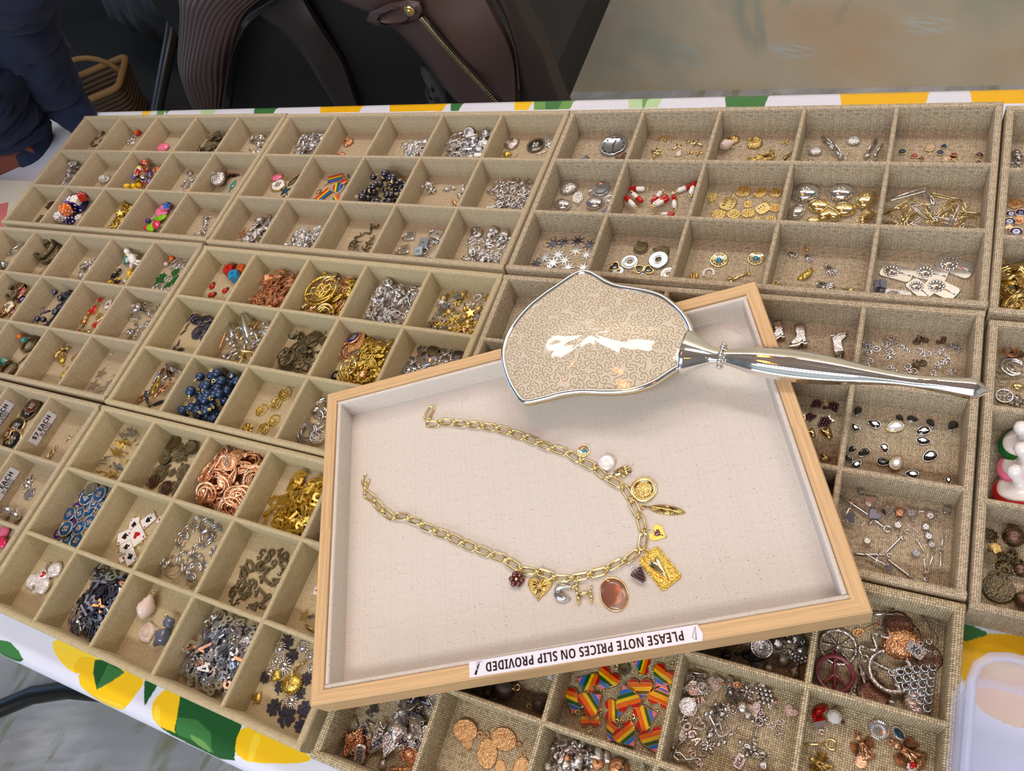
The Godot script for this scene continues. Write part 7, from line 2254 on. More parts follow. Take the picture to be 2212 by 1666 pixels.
	["A3",0,4,"plated gold clasp",[["clasp","gold",0.21,0.79,-3,14.5,"gold lobster clasp at the front"],["cross","gold",0.37,0.49,-30,9.4,"tiny gold cross"],["cross","gold",0.43,0.31,-7,6.0,"tiny gold cross at the back"],["bead","gold",0.23,0.90,73,5.8]],[]],
	["A3",1,4,"silver turtle",[["turtle","silver",0.13,0.32,18,14.9,"silver turtle charm"],["coin","silver",0.30,0.47,-15,14.2,"engraved silver disc"],["bead","silver",0.18,0.87,142,16.8,"round silver ball"],["bead","silver",0.39,0.85,25,14.9,"round silver ball by the divider"]],[]],
	["A3",2,4,"pink plastic bow",[["pebble","pink",0.29,0.14,337,21.5,"large pink plastic bow"],["pebble","hot pink",0.43,0.24,64,14.7,"magenta plastic bead"]],[]],
	["B",0,0,"ladybug and gift box",[["ladybug","red",0.10,0.49,2,10.4],["ladybug","red",0.43,0.55,-30,9.6],["ladybug","red",0.22,0.68,-56,11.1],["gift_box:red","red",0.35,0.16,20,15.3,"red toy gift box"],["gift_box:cerulean","cerulean",0.50,0.26,30,14.2,"blue toy gift box"],["gift_box:orange","orange",0.53,0.08,10,10.7,"orange toy gift box"],["leaf","gold",0.24,0.78,87,9.9,"loose gold loop"],["pin","gold",0.51,0.79,92,9.2]],[]],
	["B",0,1,"copper moon",[["coin","rose gold",0.04,0.26,0,9.4,"pale rose gold disc on top"]],[[148,[["moon_open","copper",12],["heart_flat","copper",10.8],["bail","copper",12],["moon","copper",12],["star5","copper",10.8]],0.52,0.5,0.44,0.44,2]]],
	["B",0,2,"gold filigree",[["lotus","yellow gold",0.25,0.39,19,41.5,"large gold filigree drop"],["star5","gold",0.49,0.28,0,15.3,"greenish gold star"],["hand","cast gold",0.36,0.12,-5,12.0]],[[40,[["leaf","yellow gold",19.2],["moon_open","gold",19.2],["flower","yellow gold",15.6],["lotus","rose gold",18],["petal_flower","yellow gold",16.8]],0.54,0.52,0.38,0.42,1]]],
	["B",0,3,"assorted silver",[["spoon","silver",0.39,0.07,-126,33.4,"silver hand mirror charm"],["fish","silver",0.40,0.35,-48,19.1,"silver fish charm"],["fish","silver",0.20,0.48,-118,16.8,"bright silver shell charm"]],[[81,[["fish","cast silver",15.6],["clasp","antique silver",14.4],["feather","cast silver",18],["spoon","silver",16.8],["heart_puff","cast silver",12],["key","antique silver",15.6]],0.5,0.5,0.44,0.44,2]]],
	["B",0,4,"gold and silver star",[["daisy_disc","silver",0.60,0.05,0,10.6,"silver umbrella shaped disc"],["star5","silver",0.17,0.32,0,8.5,"bright silver star"],["moon","copper",0.05,0.73,0,9.2,"orange glinting moon"],["pin","gold",0.50,0.74,-66,13.5,"gold safety pin"]],[[108,[["star5","gold",9.6],["star5","steel",9.6],["star5","silver",9.6],["flower","yellow gold",9.6],["feather","antique silver",12],["bead","cast gold",8.4]],0.52,0.52,0.44,0.44,1]]],
	["B",1,0,"gunmetal leaf",[["leaf","dark grey",0.24,0.04,-102,27.6,"large dark leaf"],["daisy_disc","dark grey",0.40,0.40,0,17.3,"dark serrated disc"],["daisy_disc","dark grey",0.53,0.28,0,15.5,"dark serrated disc by the divider"],["feather","dark grey",0.10,0.18,-14,12.4],["feather","dark grey",0.08,0.44,-29,10.3],["feather","dark grey",0.12,0.67,18,9.7],["leaf","dark grey",0.23,0.78,99,12.1],["flower","dark grey",0.19,0.16,272,10.6],["leaf","dark grey",0.42,0.10,87,17.6],["feather","dark grey",0.08,0.31,-10,8.6],["flower","dark grey",0.55,0.48,27,10.2],["leaf","dark grey",0.11,0.77,-21,7.3],["star5","dark grey",0.61,0.17,348,9.4]],[]],
	["B",1,1,"silver tube",[["tube_bead","silver",0.11,0.37,48,26.4,"long bright silver tube"],["tube_bead","silver",0.32,0.20,47,24.1],["tube_bead","silver",0.41,0.30,37,35.4],["tube_bead","copper",0.04,0.58,-4,18.2,"orange glinting tube"]],[[59,[["tube_bead","silver",18],["tube_bead","steel",14.4],["tube_bead","gold",16.8],["bead","antique silver",7.2]],0.54,0.52,0.4,0.42,1]]],
	["B",1,2,"antique bronze medallion",[["wheel","bronze",0.27,0.65,0,19.4,"large bronze ship medallion"],["peace","bronze",0.20,0.59,26,16.8,"bronze open hoop"],["fish","bronze",0.49,0.46,89,17.6,"bronze dolphin"],["teacup","bronze",0.20,0.26,0,15.1,"bronze owl shaped charm"]],[[30,[["leaf","bronze",16.8],["coin","bronze",15.6],["anchor","bronze",16.8],["snake","bronze",16.8]],0.58,0.5,0.38,0.42,1]]],
	["B",1,3,"assorted gold",[["filigree","matte gold",0.19,0.16,25,19.2,"square gold lattice charm with black centre"],["button:navy","rose gold",0.13,0.05,0,16.7,"navy enamel disc"],["wheel","gold",0.33,0.65,0,17.4,"round gold openwork medallion"],["moon_open","copper",0.04,0.33,0,19.6,"copper crescent ring"],["button:black","bronze",0.04,0.75,0,11.4,"black disc by the divider"],["petal_flower","yellow gold",0.45,0.24,0,15.0,"gold rose"],["nugget","rose gold",0.61,0.74,0,12.2,"pink gold nugget at the front"]],[[59,[["leaf","yellow gold",16.8],["flower","yellow gold",14.4],["hand","yellow gold",16.8],["fish","yellow gold",15.6],["lotus","yellow gold",15.6]],0.6,0.5,0.36,0.44,2]]],
	["B",1,4,"silver panda and flower",[["panda","silver",0.25,0.18,0,19.9,"bright silver panda face disc"],["petal_flower","silver",0.09,0.33,0,17.7,"silver flower beside the panda"],["petal_flower","silver",0.52,0.06,0,18.4,"silver flower by the divider"],["petal_flower","silver",0.30,0.38,0,15.1,"silver flower in front of the panda"],["panda","bronze",0.31,0.06,0,11.7,"dark panda face disc"],["panda","antique silver",0.13,0.05,0,10.7,"grey panda face disc at the back"],["panda","bronze",0.69,0.05,0,11.3,"dark panda face disc by the wall"],["tag","steel",0.09,0.50,30,14.1,"silver triangle plaque"],["petal_flower","antique silver",0.44,0.34,235,9.2],["tag","steel",0.72,0.18,10,10.1,"silver plaque by the wall"]],[]],
	["B",2,0,"metal feather",[["feather","copper",0.07,0.20,-11,20.5,"copper feather"],["feather","silver",0.09,0.48,-26,38.9,"long silver feather"],["feather","steel",0.22,0.38,-171,25.7,"grey feather"],["feather","yellow gold",0.32,0.53,-178,25.6,"yellow gold feather"],["feather","rose gold",0.48,0.51,-19,27.0,"rose gold feather"],["feather","brown bronze",0.35,0.19,-136,24.0,"dark brown feather"],["feather","copper",0.09,0.74,-24,17.0,"small copper feather"],["feather","dark grey",0.44,0.76,123,19.3,"dark grey feather at the front"],["feather","silver",0.44,0.04,91,22.1,"silver feather at the back"],["feather","dark grey",0.29,0.75,-142,18.2,"dark grey feather"],["feather","antique silver",0.40,0.11,-115,18.9]],[]],
	["B",2,1,"blue pearl",[["bead:blue pearl","gold",0.04,0.83,261,7.9],["bead:blue pearl","gold",0.10,0.81,308,9.4]],[[49,[["bead:blue pearl","gold",14.4]],0.56,0.5,0.4,0.44,2]]],
	["B",2,2,"gold lotus disc",[["lotus","yellow gold",0.46,0.13,-37,16.1],["lotus","yellow gold",0.41,0.33,-46,12.4],["lotus","yellow gold",0.22,0.48,-51,14.3],["lotus","yellow gold",0.51,0.60,-29,13.8],["lotus","yellow gold",0.40,0.79,133,14.9],["lotus","yellow gold",0.12,0.81,-24,9.7],["lotus","cast gold",0.41,0.35,-125,13.4],["flower","yellow gold",0.17,0.84,252,11.6]],[]],
	["B",2,3,"silver crescent and lotus",[["moon_open","silver",0.08,0.25,200,22.5,"silver crescent with star at the back"],["moon_open","silver",0.13,0.45,170,24.0,"silver crescent with star in the middle"],["moon_open","steel",0.06,0.71,100,20.5,"plain silver crescent at the front"],["lotus","cast silver",0.29,0.72,17,15.2,"silver tree of life disc"]],[]],
	["B3",0,0,"lightning bolt",[["bolt","yellow gold",0.25,0.31,-72,24.4],["bolt","yellow gold",0.25,0.51,-91,24.1],["bolt","yellow gold",0.36,0.41,90,20.0],["bolt","steel",0.21,0.23,97,17.7,"silver lightning bolt"],["bolt","steel",0.33,0.12,87,22.0,"silver lightning bolt at the back"],["bolt","steel",0.14,0.67,134,17.7,"silver lightning bolt by the wall"],["bolt","steel",0.42,0.73,92,22.7,"silver lightning bolt at the front"],["bolt","yellow gold",0.13,0.88,115,11.6],["bolt","yellow gold",0.39,0.90,110,19.2],["bolt","steel",0.54,0.28,128,9.1,"silver lightning bolt by the divider"],["bolt","yellow gold",0.52,0.61,130,11.1],["bolt","yellow gold",0.49,0.86,134,12.5]],[]],
	["B3",0,1,"antique coin",[["coin","bronze",0.11,0.10,-82,19.6,"brown coin at the back"],["coin","bronze",0.40,0.06,41,13.4],["coin","bronze",0.36,0.27,-114,19.6,"grey bronze coin"],["coin","bronze",0.48,0.15,97,15.1],["coin","bronze",0.17,0.41,-89,12.0],["coin","bronze",0.53,0.50,44,17.2],["coin","bronze",0.18,0.62,-32,20.7,"bronze coin on top of the pile"],["coin","bronze",0.36,0.57,-3,9.4],["coin","brown bronze",0.14,0.80,121,14.5],["coin","brown bronze",0.42,0.82,-37,17.2,"dark brown coin at the front"],["coin","bronze",0.58,0.73,36,13.2],["coin","bronze",0.59,0.85,89,8.9],["coin","bronze",0.51,0.14,-139,12.0],["coin","bronze",0.12,0.38,46,15.4]],[]],
	["B3",0,2,"rose gold moon",[],[[34,[["moon_open","rose gold",20.4],["moon","rose gold",18],["coin","rose gold",16.8]],0.56,0.24,0.38,0.18,0],[30,[["moon_open","rose gold",20.4],["moon","rose gold",18],["star5","rose gold",12]],0.5,0.82,0.42,0.15,0],[16,[["moon_open","rose gold",20.4],["coin","rose gold",16.8]],0.26,0.5,0.2,0.3,0],[9,[["moon_open","rose gold",19.2],["star5","rose gold",10.8]],0.9,0.5,0.09,0.3,0]]],
	["B3",0,3,"gold number",[["digit:1","yellow gold",0.04,0.82,9,16.2,"gold digit one lying apart"],["digit:7","yellow gold",0.11,0.71,-6,12.3,"gold digit seven lying apart"],["digit:8","yellow gold",0.04,0.55,-42,10.4],["digit:2","yellow gold",0.27,0.62,170,15.1,"gold digit two lying apart"],["digit:4","yellow gold",0.19,0.50,-36,10.8]],[[97,[["digit:0","yellow gold",13.2],["digit:1","yellow gold",13.2],["digit:2","yellow gold",13.2],["digit:3","yellow gold",13.2],["digit:4","yellow gold",13.2],["digit:5","yellow gold",13.2],["digit:6","yellow gold",13.2],["digit:7","yellow gold",13.2],["digit:8","yellow gold",13.2],["digit:9","yellow gold",13.2]],0.62,0.55,0.34,0.42,1]]],
	["B3",1,0,"blue flower button",[["button","antique silver",0.45,0.04,340,11.6],["button","antique silver",0.41,0.15,281,16.2],["button","antique silver",0.11,0.24,287,14.2],["button","antique silver",0.22,0.26,142,16.4],["button","antique silver",0.53,0.27,232,13.7],["button:purple","antique silver",0.12,0.45,0,14.9,"violet flower button"],["button","antique silver",0.36,0.41,0,17.7,"brightest blue flower button in the middle"],["button","antique silver",0.08,0.57,320,14.9],["button","antique silver",0.27,0.51,128,12.4],["button","antique silver",0.51,0.58,135,14.4],["button:purple","antique silver",0.22,0.70,0,13.9,"violet flower button half hidden"],["button","antique silver",0.20,0.79,195,16.2],["button","antique silver",0.39,0.71,88,15.2],["button:purple","antique silver",0.08,0.89,0,13.2,"violet flower button at the front corner"],["button","antique silver",0.29,0.92,292,12.2],["button","antique silver",0.48,0.90,268,15.8],["coin","steel",0.22,0.06,0,15.7,"plain silver disc"],["button","antique silver",0.59,0.44,281,10.6],["button","antique silver",0.41,0.31,99,9.2]],[]],
	["B3",1,1,"ace playing card",[["card:spade","gold",0.23,0.40,29,17.0,"ace of spades at the back"],["card:spade","gold",0.42,0.30,148,17.4,"ace of spades by the divider"],["card:heart","gold",0.40,0.55,-121,22.8,"ace of hearts in the middle"],["card:spade","gold",0.19,0.62,126,19.3,"ace of spades by the wall"],["card:spade","gold",0.31,0.75,128,16.8,"ace of spades below the middle"],["card:heart","gold",0.37,0.90,151,11.1,"ace of hearts at the front"],["card:spade","gold",0.51,0.86,-126,17.0,"ace of spades at the front"],["card:heart","gold",0.60,0.22,-4,8.8,"ace half hidden by the divider"]],[]],
	["B3",1,2,"silver moon",[["moon_open","silver",0.15,0.10,-12,11.6],["moon_open","silver",0.09,0.27,-24,13.1],["moon_open","steel",0.31,0.11,-10,14.1],["moon_open","silver",0.06,0.39,-9,13.9],["moon","silver",0.04,0.65,1,16.8,"broad silver moon with star holes"],["moon_open","silver",0.24,0.63,12,13.7],["moon_open","silver",0.39,0.48,11,13.7],["moon","steel",0.46,0.66,-54,20.6,"grey moon with star holes"],["moon","silver",0.19,0.91,82,25.2,"pale moon at the front corner"],["moon_open","silver",0.54,0.74,-12,14.9],["moon_open","steel",0.49,0.15,-14,13.0],["moon","steel",0.56,0.20,-4,13.3],["moon_open","silver",0.65,0.41,-45,9.8],["moon_open","silver",0.44,0.27,78,14.3],["moon_open","silver",0.43,0.76,-121,10.2],["moon_open","silver",0.61,0.65,-178,7.5],["moon_open","silver",0.56,0.86,-115,11.1],["moon_open","silver",0.07,0.78,-122,11.8],["star5","steel",0.69,0.38,343,6.9]],[]],
	["B3",1,3,"bronze number",[["digit:5","bronze",0.28,0.26,170,9.7],["digit:8","bronze",0.41,0.25,172,12.7],["digit:6","bronze",0.58,0.18,66,14.0,"bronze digit six by the divider"],["digit:0","bronze",0.20,0.44,54,13.2],["digit:0","bronze",0.33,0.41,154,11.4],["digit:6","bronze",0.52,0.34,170,9.6],["digit:4","bronze",0.16,0.55,48,12.2],["digit:5","bronze",0.43,0.43,-109,12.8],["digit:1","bronze",0.51,0.56,75,14.0],["digit:4","bronze",0.67,0.51,-45,11.4],["digit:9","bronze",0.36,0.64,76,11.6],["digit:6","bronze",0.15,0.80,0,11.8],["digit:3","bronze",0.26,0.71,75,16.8],["digit:2","bronze",0.29,0.89,163,8.3],["digit:3","bronze",0.37,0.79,-40,10.0],["digit:4","bronze",0.52,0.91,113,11.2],["digit:7","bronze",0.54,0.72,93,12.7],["digit:0","bronze",0.65,0.27,70,12.7],["digit:8","bronze",0.65,0.75,146,8.6],["digit:1","bronze",0.63,0.87,154,5.5],["digit:4","bronze",0.65,0.85,-102,8.7],["digit:3","bronze",0.67,0.39,-15,6.6],["digit:2","bronze",0.22,0.96,-122,7.6],["digit:9","bronze",0.26,0.77,131,6.5]],[]],
	["B3",1,4,"gold star and silver wing",[["star5","gold",0.19,0.79,0,11.5,"gold star charm"],["leaf","steel",0.28,0.78,134,7.4,"silver wing"],["bail","gold",0.33,0.93,82,13.8,"gold horn shaped charm"],["card:heart","gold",0.20,0.47,-169,8.3,"red edged card"]],[]],
	["B3",2,0,"iridescent shell",[["shell_fan:pearl","silver",0.27,0.50,290,20.2,"iridescent white shell flake"],["shell_fan:pearl","silver",0.42,0.32,171,18.1,"iridescent white shell flake by the divider"],["pebble","red",0.28,0.45,271,10.1,"red enamel bead"],["shell_fan:pearl","silver",0.17,0.58,224,16.3,"iridescent shell flake by the wall"],["shell_fan:pearl","silver",0.41,0.59,143,18.0,"iridescent shell flake at the front"],["bail","antique silver",0.24,0.32,-7,11.7,"silver pin with crystals"],["feather","silver",0.13,0.58,165,12.5]],[]],
	["B3",2,1,"silver letter",[["letter:M","silver",0.30,0.75,6,11.5,"bright silver letter M on top"],["letter:C","silver",0.04,0.72,59,11.8,"bright silver letter C"],["letter:F","steel",0.50,0.51,131,6.7,"silver letter F by the divider"]],[[162,[["letter:A","dark grey",11.4],["letter:B","dark grey",11.4],["letter:C","dark grey",11.4],["letter:E","dark grey",11.4],["letter:F","dark grey",11.4],["letter:G","dark grey",11.4],["letter:H","dark grey",11.4],["letter:J","dark grey",11.4],["letter:K","dark grey",11.4],["letter:L","dark grey",11.4],["letter:M","dark grey",11.4],["letter:N","dark grey",11.4],["letter:R","dark grey",11.4],["letter:S","dark grey",11.4],["letter:T","dark grey",11.4],["letter:V","dark grey",11.4],["letter:W","dark grey",11.4],["letter:X","dark grey",11.4],["letter:Z","dark grey",11.4],["letter:A","steel",11.4],["letter:B","steel",11.4],["letter:C","steel",11.4],["letter:E","steel",11.4],["letter:F","steel",11.4],["letter:G","steel",11.4],["letter:H","steel",11.4],["letter:J","steel",11.4],["letter:K","steel",11.4],["letter:L","steel",11.4],["letter:M","steel",11.4],["letter:N","steel",11.4],["letter:R","steel",11.4],["letter:S","steel",11.4],["letter:T","steel",11.4],["letter:V","steel",11.4],["letter:W","steel",11.4],["letter:X","steel",11.4],["letter:Z","steel",11.4]],0.54,0.5,0.42,0.46,2]]],
	["B3",2,2,"sea shell",[["shell_conch","gold",0.17,0.30,10,23.0,"white spiral sea shell with gold loop"],["shell_fan:shell white","gold",0.32,0.61,-57,19.2,"white scallop shell"],["nugget:abalone","bronze",0.59,0.59,-5,21.2,"blue grey abalone nugget"],["nugget:abalone","bronze",0.62,0.40,61,15.1,"dark shell half behind the divider"]],[]],
	["B3",2,3,"silver number",[["digit:0","copper",0.04,0.51,-31,13.9,"pink glinting silver digit zero"],["digit:2","silver",0.05,0.54,134,17.6,"bright silver digit two"],["digit:8","silver",0.04,0.78,-7,11.5,"bright silver digit eight"],["digit:2","copper",0.31,0.70,115,9.4,"orange glinting digit two"],["digit:5","steel",0.15,0.81,134,14.2]],[[189,[["digit:0","silver",11.4],["digit:1","silver",11.4],["digit:2","silver",11.4],["digit:3","silver",11.4],["digit:4","silver",11.4],["digit:5","silver",11.4],["digit:6","silver",11.4],["digit:7","silver",11.4],["digit:8","silver",11.4],["digit:9","silver",11.4],["digit:0","steel",11.4],["digit:1","steel",11.4],["digit:2","steel",11.4],["digit:3","steel",11.4],["digit:4","steel",11.4],["digit:5","steel",11.4],["digit:6","steel",11.4],["digit:7","steel",11.4],["digit:8","steel",11.4],["digit:9","steel",11.4],["digit:0","antique silver",11.4],["digit:1","antique silver",11.4],["digit:2","antique silver",11.4],["digit:3","antique silver",11.4],["digit:4","antique silver",11.4],["digit:5","antique silver",11.4],["digit:6","antique silver",11.4],["digit:7","antique silver",11.4],["digit:8","antique silver",11.4],["digit:9","antique silver",11.4]],0.52,0.5,0.44,0.46,2]]],
	["B3",2,4,"clover and sun",[["clover","dark grey",0.33,0.82,136,14.1],["clover","dark grey",0.52,0.88,0,17.6,"large dark clover at the front"],["clover","dark grey",0.70,0.71,130,13.7],["clover","dark grey",0.11,0.04,221,13.4],["clover","dark grey",0.25,0.22,224,13.2],["clover","dark grey",0.72,0.89,209,11.1],["clover","dark grey",0.56,0.58,56,11.4],["clover","dark grey",0.57,0.41,70,11.5],["clover","dark grey",0.28,0.61,7,10.4],["sun","silver",0.04,0.18,47,12.1],["sun","silver",0.23,0.37,0,14.5,"silver sun in the middle"],["sun","silver",0.04,0.49,268,12.0],["sun","silver",0.08,0.33,32,9.3],["sun","silver",0.49,0.70,0,12.1,"silver sun among the clovers"],["sun","silver",0.34,0.07,41,11.8],["sun","silver",0.48,0.14,293,9.1],["sun","silver",0.56,0.27,151,7.7],["heart_puff","yellow gold",0.20,0.50,82,10.9,"shiny gold heart"],["locket","yellow gold",0.43,0.52,20,18.0,"large shiny gold locket"],["heart_puff","yellow gold",0.07,0.81,165,9.5,"shiny gold heart at the front corner"],["bail","gold",0.44,0.33,-17,15.5,"long gold pin"],["clover","dark grey",0.05,0.57,59,10.6]],[]],
	["C",0,3,"silver boot",[["boot","antique silver",0.19,0.17,17,19.9,"dark silver boot by the bamboo tray"],["boot","antique silver",0.43,0.22,14,22.4,"dark silver boot in the middle"],["boot","antique silver",0.82,0.31,-165,20.6,"dark silver boot by the divider"]],[]],
	["C",0,4,"silver bicycle",[["bicycle","antique silver",0.29,0.15,-29,10.7],["bicycle","brown bronze",0.56,0.10,24,10.1,"dark brown bicycle at the back"],["bicycle","brown bronze",0.77,0.09,-129,7.8,"dark brown bicycle by the wall"],["bicycle","silver",0.10,0.30,33,11.4],["bicycle","silver",0.29,0.36,-108,10.2],["bicycle","antique silver",0.24,0.22,69,9.6],["bicycle","silver",0.60,0.29,164,9.7],["bicycle","silver",0.43,0.24,-40,8.3],["bicycle","silver",0.82,0.35,-98,8.2],["bicycle","silver",0.08,0.49,64,8.1],["bicycle","bronze",0.56,0.44,46,11.2,"bronze bicycle in the middle"],["bicycle","silver",0.49,0.53,141,9.6],["bicycle","silver",0.76,0.24,-118,7.7],["bicycle","silver",0.87,0.49,54,6.2],["bicycle","silver",0.33,0.53,-31,7.1],["bicycle","silver",0.72,0.57,124,7.4],["bicycle","steel",0.89,0.15,-16,9.7],["bicycle","steel",0.06,0.25,-26,8.3],["bicycle","silver",0.75,0.41,63,7.6]],[]],
	["C",1,3,"garnet berry and gold leopard",[["grapes:garnet","gold",0.72,0.05,-47,10.9],["grapes:garnet","gold",0.87,0.07,32,11.7],["grapes:garnet","gold",0.66,0.26,106,9.9],["grapes:garnet","gold",0.83,0.29,-46,12.6],["grapes:garnet","gold",0.79,0.11,85,5.0],["leopard_head","gold",0.86,0.44,36,11.0,"gold leopard head"],["leopard_head","gold",0.71,0.46,43,8.4,"gold leopard head by the bamboo tray"],["leopard_head","gold",0.88,0.75,84,7.7,"gold leopard head at the front"],["leopard_head","gold",0.68,0.54,55,6.6]],[]],
	["C",1,4,"black teardrop",[["drop_gem","silver",0.04,0.11,164,8.5],["drop_gem","silver",0.04,0.30,36,7.7],["drop_gem","silver",0.21,0.23,70,10.3],["drop_gem","silver",0.46,0.13,-146,7.5],["drop_gem","silver",0.58,0.11,-96,8.6],["drop_gem","silver",0.74,0.14,-151,8.3],["drop_gem","silver",0.92,0.14,152,9.8],["drop_gem","silver",0.66,0.25,125,10.7],["drop_gem","silver",0.70,0.36,-89,10.1],["drop_gem","silver",0.04,0.60,157,7.4],["drop_gem","silver",0.15,0.62,133,10.3],["drop_gem","silver",0.04,0.71,-132,7.0],["drop_gem","silver",0.12,0.75,-29,8.6],["drop_gem","silver",0.35,0.53,-163,8.9],["drop_gem","silver",0.37,0.68,-82,10.3],["drop_gem","silver",0.74,0.55,139,12.1],["drop_gem","silver",0.60,0.78,101,9.6],["drop_gem","silver",0.93,0.79,-172,6.2],["drop_gem:clear glass","gold",0.40,0.25,125,13.5,"clear crystal teardrop"],["drop_gem:clear glass","gold",0.47,0.67,-25,12.1,"clear crystal teardrop at the front"]],[]],
	["C",2,4,"silver dice and sword",[["sword","silver",0.21,0.19,-119,37.8,"long sword by the wall"],["sword","silver",0.54,0.52,-31,22.8],["sword","silver",0.35,0.70,-79,21.3],["sword","silver",0.40,0.77,-110,18.8],["sword","silver",0.61,0.80,-121,21.3],["sword","silver",0.80,0.73,-169,14.9],["sword","silver",0.83,0.72,171,18.0],["sword","silver",0.75,0.08,99,16.8],["sword","silver",0.87,0.16,6,10.9],["sword","silver",0.74,0.49,32,14.2],["sword","silver",0.92,0.43,-4,11.9],["sword","silver",0.09,0.31,-14,14.9],["sword","silver",0.39,0.79,-10,9.3],["sword","silver",0.22,0.45,-28,9.2],["sword","silver",0.68,0.33,59,7.1],["sword","silver",0.95,0.60,-2,14.5],["cube","silver",0.43,0.22,-39,8.0],["cube","copper",0.54,0.19,5,7.1,"orange glinting die"],["cube","silver",0.64,0.18,53,7.9],["cube","antique silver",0.80,0.17,28,6.2],["cube","silver",0.93,0.09,12,5.9],["cube","antique silver",0.77,0.29,4,5.9],["cube","silver",0.80,0.39,21,5.9],["cube","silver",0.84,0.48,21,5.8],["cube","silver",0.71,0.60,15,6.6],["cube","silver",0.29,0.59,19,5.9],["cube","silver",0.49,0.82,31,5.9],["cube","antique silver",0.54,0.33,-10,6.4],["heart_flat","antique silver",0.28,0.13,-126,9.1,"engraved grey heart at the back"],["heart_flat","dark grey",0.13,0.37,-86,7.8,"dark heart by the wall"],["heart_flat","dark grey",0.33,0.27,-40,9.2,"dark heart under the sword"],["cube","antique silver",0.18,0.05,26,5.4]],[]],
	["D",0,3,"silver ball",[["bead","steel",0.92,0.63,0,11.1,"large bright silver ball"],["bead","antique silver",0.80,0.77,0,11.2,"large dark silver ball"],["bead","antique silver",0.69,0.89,0,9.5,"silver ball at the front"],["nugget","antique silver",0.91,0.87,0,11.0,"dark silver acorn"],["leaf","antique silver",0.53,0.77,49,8.5],["daisy_disc","antique silver",0.61,0.73,0,13.2,"engraved silver dome"],["bead","dark grey",0.31,0.88,0,9.0,"dark ball by the bamboo tray"],["leaf","dark grey",0.56,0.92,64,6.5],["feather","antique silver",0.78,0.66,67,7.1],["bead","antique silver",0.82,0.60,34,6.9]],[[12,[["bead","antique silver",14.4],["leaf","dark grey",16.8],["grapes","antique silver",15.6]],0.66,0.5,0.3,0.4,0]]],
	["D",0,4,"peace sign and wheel",[["coin","brown bronze",0.63,0.13,0,19.0,"large dark brown disc at the back"],["coin","brown bronze",0.88,0.37,0,17.7,"large dark brown disc by the wall"],["coin","brown bronze",0.49,0.83,0,20.1,"large dark brown disc at the front"],["pebble","antique silver",0.83,0.84,0,21.3,"large frosted oval under the honeycomb"],["tube_bead","silver",0.50,0.06,-79,11.7,"silver cylinder under the bamboo tray"],["spoon","matte gold",0.38,0.26,-53,17.6,"matte gold paddle charm"],["wheel","antique silver",0.17,0.51,0,21.8,"antique silver spoked wheel"],["peace","dusty pink",0.17,0.77,7,25.1,"dusty pink peace sign"],["peace","antique silver",0.59,0.62,76,29.3,"large brown grey peace sign"],["locket","copper",0.67,0.34,20,22.8,"copper glinting tooled disc"],["honeycomb","steel",0.83,0.73,25,28.5,"grey honeycomb lattice"],["snake","antique silver",0.46,0.39,142,23.2,"silver coiled spring"],["moon","antique silver",0.69,0.18,250,28.1,"silver ram horn crescent"],["moon","antique silver",0.92,0.21,200,19.1,"silver crescent by the wall"],["word_tag:XO","antique silver",0.78,0.36,-25,13.1,"silver buckle shaped tag"],["feather","antique silver",0.38,0.70,22,14.8,"silver wing"],["teacup","antique silver",0.64,0.90,0,7.2,"silver thimble at the front"],["cog","antique silver",0.35,0.89,0,6.8,"small silver cog"]],[]],
	["D",1,2,"rainbow heart",[["rainbow_heart","gold",0.29,0.84,-164,15.3,"rainbow heart at the front, under another"],["rainbow_heart","gold",0.10,0.68,-2,19.8,"rainbow heart by the wall"],["rainbow_heart","gold",0.21,0.51,-99,19.0,"rainbow heart by the wall with pink tip up"],["rainbow_heart","gold",0.25,0.70,140,19.4,"rainbow heart near the wall, on top"],["rainbow_heart","gold",0.36,0.38,-20,18.6,"rainbow heart beside the bamboo tray"],["rainbow_heart","gold",0.66,0.16,-92,13.1,"rainbow heart half under the bamboo tray"],["rainbow_heart","gold",0.86,0.19,-21,18.4,"rainbow heart at the back by the divider"],["rainbow_heart","gold",0.67,0.38,16,19.0,"rainbow heart in the middle with red lobes up"],["rainbow_heart","gold",0.47,0.69,107,16.7,"rainbow heart turned sideways in the middle"],["rainbow_heart","gold",0.60,0.55,-149,19.9,"rainbow heart in the middle with pink tip up"],["rainbow_heart","gold",0.76,0.66,121,19.1,"rainbow heart below the middle"],["rainbow_heart","gold",0.88,0.43,174,18.6,"rainbow heart leaning on the divider"],["rainbow_heart","gold",0.54,0.87,-22,15.5,"rainbow heart at the front, mostly covered"],["rainbow_heart","gold",0.64,0.86,54,18.5,"rainbow heart on top at the front"],["rainbow_heart","gold",0.88,0.81,32,18.9,"rainbow heart at the front by the divider"],["daisy_disc","bronze",0.48,0.24,0,8.7,"bronze ribbed disc under the bamboo tray"]],[]],
